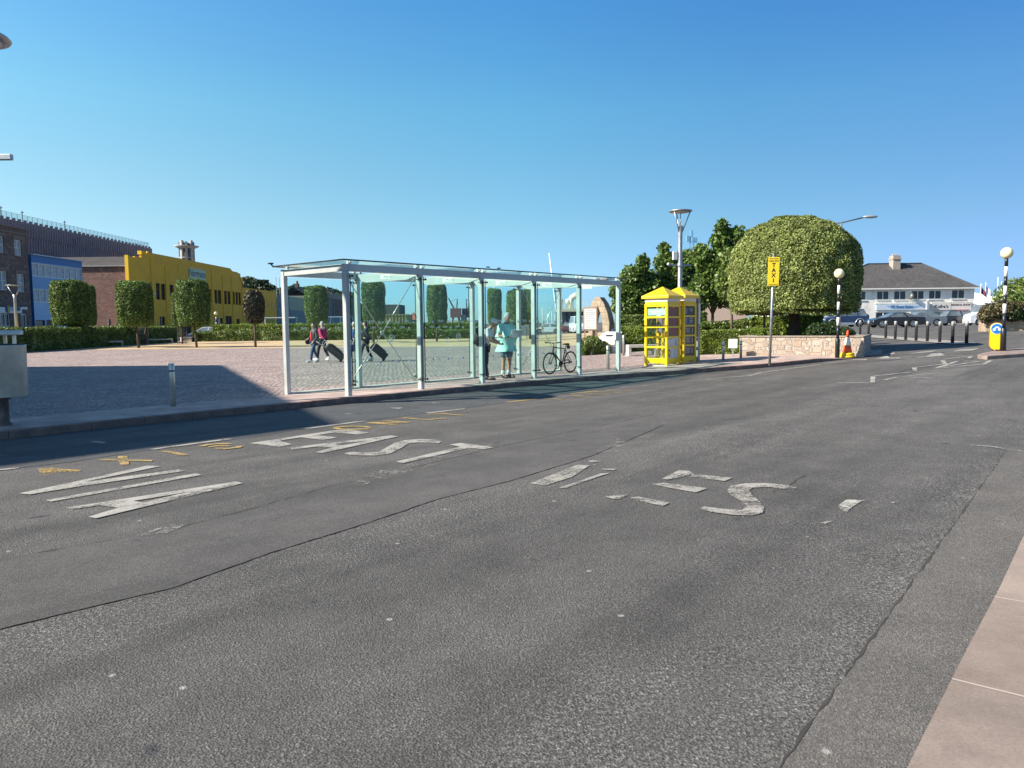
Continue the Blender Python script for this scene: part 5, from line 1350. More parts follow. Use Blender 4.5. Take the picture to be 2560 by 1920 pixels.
mb.build('roof_lamps',dkmet,t)
# flue tower
q=P(470,700,190); zt_=P(470,602,190).z; t=thing('flue_tower','pale concrete flue tower with a flared cap above the yellow warehouse','tower',(q.x,q.y,0))
fl=M('flue_concrete',(.42,.40,.37),.85,var=.12,dirt=(.3,.28,.26))
for k in range(8):
    a=R(45*k+20); mb=MB(); mb.bar((1.5*math.cos(a),1.5*math.sin(a),0),(1.5*math.cos(a),1.5*math.sin(a),zt_-(.0 if k%2 else .35)),.62,.62,up=(math.cos(a),math.sin(a),0)); mb.build('fin',fl,t,world=False)
mb=MB(); mb.lathe([(1.35,0),(1.35,zt_-.6)],12); mb.build('shaft',M('flue_dark',(.12,.11,.11),.9,var=.1),t,world=False)
for z in (zt_-4.2,zt_-6.6): 
    mb=MB(); mb.lathe([(1.85,z-.12),(1.85,z+.12)],16); mb.build('ring_beam',fl,t,world=False)
mb=MB(); mb.lathe([(1.7,zt_-2.0),(2.9,zt_-1.45),(2.9,zt_-1.3),(1.7,zt_-1.2)],16); mb.build('cap',fl,t,world=False)
# second yellow building and its neighbours down the street
def row(label,name,px0,px1,ytop,ytop_px,mat,rows,roof=None,cat='building',X0=XP):
    Ya,_=pxX(px0,ytop,X0); Yb,_=pxX(px1,ytop,X0); _,z=pxX(ytop_px,ytop,X0)
    t=thing(name,label,cat,(X0,Ya,0)); L=Yb-Ya; hs=[]
    for z0,z1,n_,ww in rows:
        for i in range(n_):
            c=L*(i+.5)/n_; hs.append((c-ww/2,c+ww/2,z0*z,z1*z))
    mb=MB(); facade(mb,(X0,Ya,0),UY,NX,L,z,hs,.2); backbox(mb,X0-10,X0,Ya,Yb,z); mb.build('wall',mat,t,fixn=False)
    for h in hs: window(t,(X0,Ya,0),UY,NX,h,.2,white_p,winglass,1,1,.12)
    return t,Ya,Yb,z
t,ya,yb,z=row('plain yellow building with small white windows, farther than the warehouse','yellow_annex',606.5,690,721.5,607,ywall,[(.58,.74,9,.65),(.22,.38,9,.65)])
mb=MB(); mb.box(XP-.3,XP+.02,ya,yb,z,z+.25); mb.build('parapet',ywall,t)
t,ya,yb,z=row('grey fronted office block beyond the yellow buildings','grey_office',692,723,738,704,M('grey_render',(.20,.23,.25),.7,var=.08),[(.62,.85,3,1.3),(.08,.42,3,1.4)])
for k in range(3): mb=MB(); yy=ya+1.5+2.6*k; mb.bar((XP-.5,yy,z-.1),(XP-.5,yy,z+4.2),.10,.10); mb.build('roof_mast',galv,t)
t,ya,yb,z=row('low building with a long cream upper wall down the street','cream_building',723,768,741,724,M('cream_wall',(.42,.40,.26),.7,var=.06),[(.06,.40,4,1.2)])
mb=MB(); mb.box(XP-.05,XP+.12,ya,yb,0,z*.62); mb.build('lower_wall',MATS['grey_render'],t)
def stack(t,x,y,z,n,pots=True,h=1.1,m_=None):
    mb=MB(); mb.box(x-.4,x+.4,y-.5*n*.45,y+.5*n*.45,z-1,z+h); s=mb.build('chimney',m_ or brownbrick,t)
    for k in range(n):
        c=MB(); c.lathe([(.14,z+h),(.17,z+h+.1),(.12,z+h+.75)],8,(x,y+(k-(n-1)/2)*.42,0)); c.build('chimney_pot',M('terracotta',(.50,.22,.12),.8,var=.2),s)
t,ya,yb,z=row('old terrace with red chimney pots seen through the shelter','terrace_house',768,830,742,790,M('terrace_render',(.17,.16,.15),.8,var=.1),[(.55,.8,4,1.0),(.1,.4,4,1.2)])
mb=MB(); mb.add([(XP+.2,ya,z),(XP+.2,yb,z),(XP-4,yb,z+2.4),(XP-4,ya,z+2.4)],[(0,1,2,3)]); mb.add([(XP-4,ya,z+2.4),(XP-4,yb,z+2.4),(XP-8,yb,z),(XP-8,ya,z)],[(0,1,2,3)]); mb.build('roof',slate,t,fixn=False)
stack(t,XP-4,ya+5,z+2.4,4); stack(t,XP-4,yb-3,z+2.4,3)
t,ya,yb,z=row('dark brick house at the far end of the terrace','end_house',830,893,748,835,brownbrick,[(.45,.75,6,1.1)])
mb=MB(); mb.add([(XP+.2,ya,z),(XP+.2,yb,z),(XP-4,yb,z+2.2),(XP-4,ya,z+2.2)],[(0,1,2,3)]); mb.add([(XP-4,ya,z+2.2),(XP-4,yb,z+2.2),(XP-8,yb,z),(XP-8,ya,z)],[(0,1,2,3)]); mb.build('roof',slate,t,fixn=False)
stack(t,XP-3.8,ya+10,z+2.2,3)
# hill with trees behind
hillm=leafmat('leaf_hill',[(.022,.042,.018),(.035,.06,.024),(.05,.08,.03)],.6,.1)
def ridge(name,label,pts,Y,thick,n,L,mat):
    """wooded ridge: a solid mound with a tree canopy over it"""
    W=[P(x,y,Y) for x,y in pts]; mb=MB(); k=len(W); vs=[]
    for w in W:
        for d,f in ((-thick,0),(-thick*.45,.75),(0,1),(thick*.6,.7),(thick*1.2,0)): vs.append((w.x,w.y+d,max(-1,w.z*f-1.0)))
    mb.add(vs,[(5*i+j,5*(i+1)+j,5*(i+1)+j+1,5*i+j+1) for i in range(k-1) for j in range(4)]); mb.sm=True
    mb.build(name,M('hill_ground',(.05,.06,.03),.95,var=.3,vs=.2),kind='structure')
    Pt=[];tot=n
    s=rng.random(n)*(k-1); i=np.minimum(s.astype(int),k-2); f=s-i
    A=np.array([list(w) for w in W]); B=A[i]*(1-f)[:,None]+A[i+1]*f[:,None]
    d=rng.random(n); B[:,1]-=thick*d*.95; fall=1-d**1.6*.8
    B[:,2]=B[:,2]*fall-1.0+1.0*rng.random(n)+ .9*np.sin(B[:,0]*.55)*np.sin(B[:,1]*.6+1)
    nr=np.tile([0,-.5,.8],(n,1))
    o=leafobj('woodland',leafarrays(B,nr,L,L*.8,.8),mat); tag(o,label,'woodland',kind='stuff')
ridge('hill','wooded hillside behind the old town roofs',[(560,740),(606,700),(622,695),(645,700),(668,706),(700,724),(722,722),(742,716),(765,722),(800,727),(830,724),(862,733),(884,737),(896,765),(910,800)],420,60,16000,2.3,hillm)
# yellow quay store, fort and red roofs through the shelter
def simple(name,label,cat,px0,px1,yt,Y,mat,dep=8,rows=(),zbase=0,roofm=None,rh=0):
    a=P(px0,yt,Y); b=P(px1,yt,Y); z=a.z; t=thing(name,label,cat,((a.x+b.x)/2,Y,zbase)); L=b.x-a.x; hs=[]
    for z0,z1,n_,ww in rows:
        for i in range(n_): c=L*(i+.5)/n_; hs.append((c-ww/2,c+ww/2,zbase+z0*(z-zbase),zbase+z1*(z-zbase)))
    mb=MB(); facade(mb,(a.x,Y,0),(1,0,0),(0,-1,0),L,z,hs,.15,zb=zbase)
    mb.add([(a.x,Y+dep,zbase),(a.x,Y,zbase),(a.x,Y,z),(a.x,Y+dep,z)],[(0,1,2,3)]); mb.add([(b.x,Y,zbase),(b.x,Y+dep,zbase),(b.x,Y+dep,z),(b.x,Y,z)],[(0,1,2,3)]); mb.add([(b.x,Y+dep,zbase),(a.x,Y+dep,zbase),(a.x,Y+dep,z),(b.x,Y+dep,z)],[(0,1,2,3)])
    if not rh: mb.add([(a.x,Y,z),(b.x,Y,z),(b.x,Y+dep,z),(a.x,Y+dep,z)],[(0,1,2,3)])
    mb.build('wall',mat,t,fixn=False)
    for h in hs: window(t,(a.x,Y,0),(1,0,0),(0,-1,0),h,.15,white_p,winglass,1,1,.08)
    if rh:
        mb=MB(); o=.25; r0=min(L,dep)/2
        vs=[(a.x-o,Y-o,z),(b.x+o,Y-o,z),(b.x+o,Y+dep+o,z),(a.x-o,Y+dep+o,z),(a.x+r0,Y+dep/2,z+rh),(b.x-r0,Y+dep/2,z+rh)]
        mb.add(vs,[(0,1,5,4),(1,2,5),(2,3,4,5),(3,0,4)]); mb.build('roof',roofm,t,fixn=False)
    return t,a,b,z
t,a,b,z=simple('quay_store','yellow boarded quay store seen through the shelter glass','shed',959,1016,786,150,M('yellow_boards',(.46,.36,.09),.7,var=.1),9)
mb=MB(); 
for i in range(8): x=a.x+(b.x-a.x)*i/7; mb.box(x-.05,x+.05,149.9,149.98,0,z+.05)
for k in range(3): zz=z*(.25+.33*k); mb.box(a.x,b.x,149.92,149.97,zz-.04,zz+.04)
mb.build('battens',M('batten_dark',(.10,.08,.03),.8,var=.1),t)
simple('fort','dark stone fort tower behind the yellow quay store','fort',963,998,761.5,260,M('fort_stone',(.09,.085,.07),.9,var=.2),14)
simple('red_roof_house','small dark house with red roof beside the quay store','house',1017,1040,800,190,M('house_dark',(.12,.09,.08),.9,var=.1),8,(),0,M('red_tiles',(.32,.09,.06),.8,var=.2),2.0)
simple('harbour_shed','long low pale harbour shed on the far quay','shed',1116,1192,801,240,M('shed_pale',(.46,.52,.52),.6,var=.1),12)
simple('control_cabin','dark square harbour building between the two cranes','building',1152,1164,787,230,M('cabin_dark',(.05,.06,.08),.6,var=.2),6)
def crane(label,px,pb,tipx,tipy,Y,col):
    b=P(px,pb,Y); tip=P(tipx,tipy,Y); t=thing('harbour_crane',label,'crane',(b.x,Y,0)); cm=M('crane_'+col,{'red':(.20,.09,.09),'blue':(.10,.28,.42),'dark':(.07,.08,.10)}[col],.6,.3,var=.1)
    piv=Vector((b.x,Y,P(px,pb-26,Y).z))
    mb=MB(); 
    for s in (-1,1):
        for q in (-1,1): mb.bar((b.x+1.6*s,Y+1.6*q,0),(b.x+.6*s,Y+.6*q,piv.z),.35,.35)
    mb.build('tower_legs',cm,t)
    mb=MB(); mb.box(b.x-1.6,b.x+1.6,Y-1.5,Y+1.5,piv.z-1.2,piv.z+1.6); mb.build('cab',cm,t)
    mb=MB(); d=(tip-piv); 
    mb.bar(piv+Vector((0,-.5,0)),tip+Vector((0,-.15,0)),.22,.22); mb.bar(piv+Vector((0,.5,0)),tip+Vector((0,.15,0)),.22,.22)
    up=Vector((0,0,1.0)); mb.bar(piv+up,tip+up*.2,.2,.2)
    for k in range(8):
        f=k/8; f2=(k+1)/8; mb.bar(piv+d*f+up*(1-f*.8),piv+d*f2,.12,.12)
    mb.build('jib',cm,t)
    mb=MB(); back=piv+Vector((-d.x*.25,0,4.5)); mb.bar(piv,back,.25,.25); mb.bar(back,piv+d*.8,.09,.09); mb.bar(back,piv+Vector((-d.x*.3,0,.5)),.12,.12); mb.build('a_frame',cm,t)
    return t
crane('red harbour crane with its jib leaning left, through the shelter',1140,810,1121,746,235,'red')
crane('harbour crane with jib leaning right, right of the dark cabin',1169,810,1178,746,238,'dark')
q=P(1729,640,260); t=thing('tower_crane','pale blue lattice crane top above the maple trees','crane',(q.x,260,0)); zt_=P(1729,584,260).z; mb=MB(); cm=M('crane_paleblue',(.16,.36,.52),.6,.2,var=.1)
for s in (-1,1):
    for k in (-1,1): mb.bar((q.x+1.6*s,260+k,0),(q.x+.5*s,260+k*.3,zt_-1),.22,.22)
for i in range(14): z=zt_*(i+.5)/14; mb.bar((q.x-1.5+.07*i,260,z),(q.x+1.5-.07*i,260,z+1.2),.14,.14)
mb.build('lattice',cm,t); mb=MB(); mb.box(q.x-1.8,q.x-.8,259.4,260.6,zt_-2.6,zt_-.8); mb.box(q.x+.9,q.x+1.8,259.4,260.6,zt_-3,zt_-1.4); mb.box(q.x-.3,q.x+.3,259.6,260.4,zt_-1,zt_+1.2); mb.build('lamp_heads',cm,t)
# shadow-casting tall block to the left of the square
t=thing('corner_block','tall stone block left of the square whose shadow crosses the pavement','building',(-30,15,0))
L_=12.0/math.tan(SUN_EL); off=-SUN_AZ*L_
sh=[(-6.6,8.2),(-3.1,12.1),(-5.45,16.9),(-12,30.8),(-24,31.2)]
pl=[Vector(q)-off for q in sh]+[Vector((-75,24)),Vector((-75,-20)),Vector((-34,-6))]
mb=MB(); mb.prism([tuple(q) for q in pl],lambda u,v,w:(u,v,w),0,12.0); mb.build('wall',granite,t)
mb=MB(); mb.prism([tuple(q) for q in pl],lambda u,v,w:(u,v,w),12.002,12.2); mb.build('roof_slab',MATS['stone_trim'],t)

# ------------------------------------------------------------------ white harbour house on the right
HY=104.0
hb=.92
S1=.16275
def hp(x,y): return P(2120+x*S1,620+y*S1,HY)
xl=P(2030,720,HY).x; xr=hp(1945,620).x; ze=hp(1000,622).z
t=thing('harbour_house','white two storey house with hipped slate roof and two shop signs','house',((xl+xr)/2,HY,hb))
def hh(x0,x1,y0,y1): a=hp(x0,y0); b=hp(x1,y1); return (a.x-xl,b.x-xl,b.z,a.z)
ups=[(hh(130,278,660,800),2),(hh(443,632,658,795),2),(hh(705,893,655,795),2),(hh(980,1170,653,790),2),(hh(1242,1435,648,785),2),(hh(1593,1793,640,778),2)]
gnd=[(hh(428,895,985,1130),4),(hh(970,1165,978,1130),2),(hh(1240,1430,970,1130),2),(hh(1520,1640,990,1150),1)]
mb=MB(); facade(mb,(xl,HY,0),(1,0,0),(0,-1,0),xr-xl,ze,[h for h,_ in ups+gnd],.14,zb=hb-.3)
mb.add([(xr,HY,hb-.3),(xr,HY+12,hb-.3),(xr,HY+12,ze),(xr,HY,ze)],[(0,1,2,3)]); mb.add([(xl,HY+12,hb-.3),(xl,HY,hb-.3),(xl,HY,ze),(xl,HY+12,ze)],[(0,1,2,3)]); mb.add([(xr,HY+12,hb-.3),(xl,HY+12,hb-.3),(xl,HY+12,ze),(xr,HY+12,ze)],[(0,1,2,3)])
mb.build('wall',cream_r,t,fixn=False)
for h,nx in ups: window(t,(xl,HY,0),(1,0,0),(0,-1,0),h,.14,white_p,winglass,nx,1,.09,sill=white_p)
for h,nx in gnd: window(t,(xl,HY,0),(1,0,0),(0,-1,0),h,.14,white_p,winglass if nx!=2 or h[0]<12 else blindglass,nx,1,.09,name='shop_window')
o=.45; rx0=hp(305,250); rx1=hp(1130,238); rz_=P(2240,659,HY+6).z
rm=stonemat('harbour_slate',[(.066,.064,.064),(.098,.095,.094),(.08,.077,.076),(.115,.11,.108)],.28,.18,(.07,.062,.058),.01,axis='xy',bd=.01)
mb=MB(); vs=[(xl-o,HY-o,ze+.02),(xr+o,HY-o,ze+.02),(xr+o,HY+12+o,ze+.02),(xl-o,HY+12+o,ze+.02),(P(2120+305*S1,660,HY+6).x,HY+6,rz_),(P(2120+1130*S1,660,HY+6).x,HY+6,rz_)]
mb.add(vs,[(0,1,5,4),(1,2,5),(2,3,4,5),(3,0,4),(3,2,1,0)]); rf=mb.build('roof',rm,t,fixn=False)
mb=MB(); mb.bar(Vector(vs[4])+Vector((0,0,.03)),Vector(vs[5])+Vector((0,0,.03)),.28,.12); mb.bar(Vector(vs[5]),Vector(vs[1]),.24,.12); mb.bar(Vector(vs[4]),Vector(vs[0]),.24,.12); mb.build('ridge_tiles',M('ridge_dark',(.045,.045,.05),.7,var=.15),rf)
mb=MB(); mb.box(xl-o-.05,xr+o+.05,HY-o-.10,HY-o-.005,ze-.10,ze+.05); mb.build('gutter',white_p,t)
mb=MB()
for i in range(26):
    f=random.random(); k=random.random()**.7; x=vs[0][0]+3+(vs[1][0]-vs[0][0]-10)*f; y=HY-o+(6+o)*k*.9; z=ze+.02+(rz_-ze)*k*.9+.012; r=random.uniform(.05,.13)
    mb.lathe([(r,0),(r*.6,.02)],7,(x,y,z))
mb.build('lichen',M('lichen',(.32,.31,.26),.9,var=.2),rf,fixn=False)
c0=hp(665,180); c1=hp(780,180); cz=P(2120+720*S1,620+120*S1,HY+5).z
mb=MB(); mb.box(P(2120+665*S1,640,HY+5).x,P(2120+780*S1,640,HY+5).x,HY+4.4,HY+5.6,rz_-1.5,cz); ch=mb.build('chimney',M('chimney_render',(.36,.31,.26),.85,var=.12,dirt=(.25,.21,.18)),t,bev=.02)
mb=MB(); mb.box(P(2120+655*S1,640,HY+5).x,P(2120+790*S1,640,HY+5).x,HY+4.3,HY+5.7,cz-.55,cz-.40); mb.build('chimney_band',MATS['chimney_render'],ch)
for k in range(3): mb=MB(); x=P(2120+(690+35*k)*S1,640,HY+5).x; mb.lathe([(.13,cz),(.13,cz+.28)],8,(x,HY+5,0)); mb.build('chimney_pot',MATS['chimney_render'],ch)
def sign(x0,x1,y0,y1,nm,mat,off=.12):
    a=hp(x0,y0); b=hp(x1,y1); mb=MB(); mb.box(a.x,b.x,HY-off,HY-.003,b.z,a.z); s=mb.build(nm,mat,t,bev=.02)
    return s,a,b
s,a,b=sign(428,1172,862,948,'boat_sales_sign',M('sign_pale_blue',(.52,.60,.68),.45,var=.04))
mb=MB(); mb.prism([(a.x+1.2,a.z-.25),(b.x-.3,a.z-.30),(b.x-1.6,b.z+.15),(a.x+2.4,b.z+.12)],lambda u,v,w:(u,w,v),HY-.126,HY-.1215); mb.build('sign_boat',M('sign_sky',(.22,.36,.55),.45,var=.1),s)
text('sign_lettering','PE Boat Sales',.55,M('sign_ink_blue',(.03,.09,.22),.5,var=0),s,frame(((a.x+b.x)/2+.2,HY-.13,(a.z+b.z)/2),(1,0,0),(0,-1,0)),.004,bold=.012,world=True)
mb=MB(); mb.box(a.x-.15,b.x+.2,HY-.14,HY-.005,a.z+.003,a.z+.16); mb.build('sign_canopy',white_p,s)
mb=MB(); mb.box(b.x+.003,b.x+.28,HY-.7,HY-.005,b.z,a.z+.35); mb.build('projecting_sign',M('sign_grey',(.30,.33,.38),.5,var=.05),t)
s,a,b=sign(1275,1885,838,950,'marine_shop_sign',M('sign_offwhite',(.66,.65,.61),.45,var=.04))
ink=M('sign_ink_brown',(.10,.085,.08),.5,var=0)
text('sign_lettering',"Kufra's",.62,ink,s,frame((a.x+(b.x-a.x)*.25,HY-.13,a.z-.55),(1,0,0),(0,-1,0)),.004,bold=.02,sx=1.1,world=True)
text('sign_lettering','MARINA SHOP',.36,ink,s,frame((a.x+(b.x-a.x)*.735,HY-.13,a.z-.36),(1,0,0),(0,-1,0)),.004,bold=.012,sx=1.1,world=True)
text('sign_lettering','2159',.42,ink,s,frame((a.x+(b.x-a.x)*.59,HY-.13,a.z-1.25),(1,0,0),(0,-1,0)),.004,bold=.012,world=True)
mb=MB()
for x0,x1,z0 in ((.04,.46,-1.28),(.04,.46,-1.45),(.74,.97,-1.05),(.74,.97,-1.25),(.74,.92,-1.45)):
    mb.box(a.x+(b.x-a.x)*x0,a.x+(b.x-a.x)*x1,HY-.1245,HY-.1215,a.z+z0-.03,a.z+z0+.03)
mb.build('sign_small_print',M('sign_print',(.38,.36,.34),.5,var=.1),s)
mb=MB(); xm=a.x+(b.x-a.x)*.49
mb.box(xm-.03,xm+.03,HY-.1245,HY-.1215,b.z+.06,a.z-.06)
for z in (a.z-.03,b.z+.03): mb.box(a.x+.05,b.x-.05,HY-.1245,HY-.1215,z-.025,z+.025)
mb.build('sign_border',M('sign_border',(.30,.16,.14),.5,var=.1),s)
a=hp(1640,955); b=hp(1905,1000); mb=MB(); mb.add([(a.x,HY-.01,a.z),(b.x,HY-.01,a.z),(b.x,HY-1.2,b.z),(a.x,HY-1.2,b.z),(a.x,HY-1.2,b.z-.25),(b.x,HY-1.2,b.z-.25)],[(0,3,2,1),(3,4,5,2)]); mb.build('awning',M('faded_red_awning',(.55,.16,.17),.7,var=.1),t,fixn=False)
a=hp(955,760); mb=MB(); mb.tube([(a.x,HY-.02,a.z-.5),(a.x,HY-.5,a.z-.1)],.05,6); mb.ell((a.x,HY-.5,a.z+.15),(.28,.28,.38)); mb.build('wall_lantern',M('lantern_metal',(.20,.19,.17),.5,.4),t)
# low buildings left and right of the house
simple('low_annexe','low white wall and shed below the left flank of the dome tree','building',1935,2034,772,99,cream_r,8,(),.9)
simple('peach_building','low peach rendered building behind the ragged maple','building',1752,1868,762,90,M('peach_render',(.58,.42,.32),.8,var=.06),9,(),.9)
t,a,b,z=simple('marina_shed','low white marina shed with a ribbed sloping roof behind the flags','shed',2436,2500,757,118,white_p,14,(),.9)
mb=MB(); mb.add([(a.x-.3,117.6,z-.2),(b.x+6,117.6,z-.2),(b.x+4,131,z+2.0),(a.x+1,131,z+2.0)],[(0,1,2,3)]); mb.build('roof',M('white_sheet_roof',(.68,.70,.72),.4,.1,var=.05),t,fixn=False)
mb=MB()
for k in range(7): x=a.x+k*1.1; mb.bar((x,117.7,z-.12),(x+.5,130.5,z+2.0),.08,.12)
mb.build('roof_ribs',white_p,t)
mb=MB(); mb.box(a.x+.1,a.x+1.6,117.9,117.97,z-1.6,z-.4); mb.build('brick_panel',M('orange_brick',(.45,.22,.13),.8,var=.1),t)
# flag poles and masts
def flagpole(label,px,ytop,Y,flag=None):
    b=P(px,800,Y); b.z=.92; tz_=P(px,ytop,Y).z; t=thing('flag_pole',label,'flag pole',b); h=tz_-b.z
    mb=MB(); mb.tube([(0,0,0),(0,0,h)],[.09,.05],8); mb.build('pole',white_p,t,world=False)
    if flag:
        mb=MB(); nn=6; vs=[]
        for i in range(nn+1):
            f=i/nn
            for w in (0,1): vs.append((.05+1.15*f*.8, .14*math.sin(f*7), h-.3-1.5*f*.9-w*(1.0-.35*f)))
        mb.add(vs,[(2*i,2*i+2,2*i+3,2*i+1) for i in range(nn)]); mb.build('flag',flag,t,world=False,fixn=False)
    return t
flagpole('white flag pole with a drooping dark red flag by the house corner',2449,709,112,M('flag_maroon',(.16,.03,.07),.8,var=.2))
flagpole('white flag pole with a small pale flag, right of the red flag',2461,706,114,M('flag_pale',(.6,.62,.66),.8,var=.1))
flagpole('tall thin white mast left of the far right bush',2491,693,125)
flagpole('short white mast showing over the far right bush',2500,704,135)
# far street lamps
def cobra(label,px,Y,y_arm,tipx,tipy):
    b=P(px,815,Y); b.z=gz(b.x); top=P(px,y_arm+6,Y); tip=P(tipx,tipy,Y); t=thing('road_lamp',label,'street lamp',b)
    d=tip-b; h=top.z-b.z
    mb=MB(); mb.tube([(0,0,0),(0,0,h)],[.11,.06],8); mb.build('pole',galv,t,world=False)
    mb=MB(); mb.tube([(-.9,0,h-.05),(0,0,h),(d.x-.7,0,d.z-.06)],.045,8); mb.build('arm',galv,t,world=False)
    mb=MB(); mb.ell((d.x-.28,0,d.z-.02),(.46,.17,.10),12,8); mb.build('lamp_head',M('lamp_grey',(.40,.42,.44),.4,.4),t,world=False)
    return t
cobra('curved arm road lamp rising behind the dome tree',2097,47,551,2187,541)
q=P(1236,815,120); t=thing('twin_lamp','twin headed lamp post showing above the shelter roof','street lamp',(q.x,120,0)); h=P(1236,676,120).z
mb=MB(); mb.tube([(0,0,0),(0,0,h)],[.12,.06],8); mb.build('pole',galv,t,world=False)
for s_,dz in ((-.85,.45),(.75,.25)):
    mb=MB(); mb.tube([(0,0,h),(s_,0,h+dz)],.04,6); mb.build('arm',galv,t,world=False)
    mb=MB(); mb.ell((s_*1.1,0,h+dz+.08),(.34,.15,.10)); mb.build('lamp_head',dkmet,t,world=False)
def small_lamp(label,px,ytop,Y):
    q=P(px,840,Y); z=P(px,ytop,Y).z; t=thing('square_lamp',label,'street lamp',(q.x,Y,0))
    mb=MB(); mb.lathe([(.13,0),(.1,z-1.0),(.13,z-.7)],10); mb.build('pole',galv,t,world=False)
    for s_ in (-1,1): mb=MB(); mb.tube([(.1*s_,0,z-.8),(.5*s_,0,z-.05)],.03,6); mb.build('strut',galv,t,world=False)
    mb=MB(); mb.lathe([(.5,z-.06),(.62,z),(.1,z+.05)],20); mb.build('lamp_disc',galv,t,world=False)
small_lamp('disc street lamp in front of the stone building',43,713,58)
small_lamp('disc street lamp between the brown end wall and the yellow front',380,733,76)
b=P(542,845,88); b.z=0; beacon('far striped crossing beacon in front of the yellow warehouse',b,P(542,779,88).z,.2,1.0)

# ------------------------------------------------------------------ benches, monument, arch, board
def bench(label,px,py,L,rz,ysc=1):
    p=on(px,py); t=thing('stone_bench',label,'bench',p,rz)
    mb=MB(); mb.box(-L/2,L/2,-.26,.26,.33,.45); mb.build('seat_slab',concrete,t,world=False,bev=.01)
    for s in (-1,1): mb=MB(); mb.box(s*(L/2-.06)-.06,s*(L/2-.06)+.06,-.25,.25,-.03,.329); mb.build('end_panel',concrete,t,world=False,bev=.01)
    return t
bench('pale stone bench in shade against the left hedge',274,866,2.0,R(35))
bench('pale stone bench by the hedge, between two block cut trees',400,859,2.2,R(35))
bench('pale stone bench half hidden behind the tree before the yellow warehouse',480,853,2.2,R(30))
bench('white stone bench below the angled memorial block',1508,885,1.35,R(8))
bench('white stone bench beyond the nearer phone box',1604,888,1.25,R(5))
p=on(1520,884); t=thing('memorial_block','white angular memorial block with a sloping inscribed top','memorial',p+Vector((.1,.35,0)),R(-38))
mb=MB(); mb.prism([(-.35,-.03),(.35,-.03),(.35,1.02),(-.35,.62)],lambda u,v,w:(w,u,v),-.5,.5); o=mb.build('block',M('white_stone',(.66,.64,.60),.7,var=.05),t,world=False,bev=.012)
T=frame((0,0,.82),(1,0,0),Vector((0,-.40,.70)))
mb=MB(); mb.prism([(-.2,-.06),(.2,-.06),(.2,.10),(-.2,.10)],lambda u,v,w:T@Vector((u,v,w)),.001,.008); mb.build('plaque',dkmet,o,world=False)
mb=MB(); mb.ell((-.503,0,.38),(.006,.05,.12)); mb.build('carved_emblem',M('carving_grey',(.28,.27,.26),.8,var=.1),o,world=False)
q=P(1503,868,37.5); p=Vector((q.x,q.y,pz(q.x,q.y))); t=thing('ruined_arch','ruined pointed stone arch standing in shrubs behind the memorial','ruin',p,R(-40))
ao=[(-.62,0),(-.60,1.7),(-.48,2.35),(-.20,2.72),(.05,2.70),(.30,2.40),(.52,1.9),(.62,1.45),(.66,1.0),(.95,.92),(1.0,0)]
ai=[(.22,0),(.22,1.30),(.14,1.80),(-.04,2.25),(-.24,1.80),(-.36,1.30),(-.36,0)]
mb=MB(); mb.prism(ao+ai,lambda u,v,w:(u,w,v),-.23,.23); am=stonemat('arch_stone',[(.32,.26,.18),(.41,.34,.24),(.36,.29,.20),(.28,.235,.17)],.42,.30,(.33,.28,.20),.02,axis='xz',bd=.03,warp=.08); mb.build('arch',am,t,world=False,bev=.03)
mb=MB()
for i in range(7): mb.ell((.75+.25*math.sin(i*2.1),.1*math.cos(i*3),.25+.13*i),(.25,.3,.16),7,5)
mb.sm=False; mb.build('rubble_core',M('rubble_pale',(.50,.44,.36),.9,var=.25,vs=5,bmp=.04,bs=8),t,world=False)
q=P(1476,868,36.5); p=Vector((q.x,q.y,pz(q.x,q.y))); t=thing('notice_board','wooden framed white notice board left of the stone arch','notice board',p,R(-12))
zt_=P(1476,768,36.5).z-p.z; zb_=P(1476,826,36.5).z-p.z
wood=M('board_wood',(.34,.23,.15),.6,var=.15)
for s in (-1,1): mb=MB(); mb.box(s*.27-.03,s*.27+.03,.005,.065,-.03,zb_-.001); mb.build('leg',wood,t,world=False)
mb=MB(); mb.box(-.34,.34,-.03,.03,zb_,zt_); mb.build('board_frame',wood,t,world=False,bev=.01)
mb=MB(); mb.box(-.28,.28,-.036,-.0305,zb_+.07,zt_-.07); pl=mb.build('white_panel',white_p,t,world=False)
mb=MB()
for k in range(9): z=zt_-.16-.10*k; mb.box(-.22,.22 if k%3 else .12,-.0385,-.0365,z,z+.022)
mb.build('panel_print',M('print_grey',(.30,.31,.33),.6,var=.1),pl,world=False)

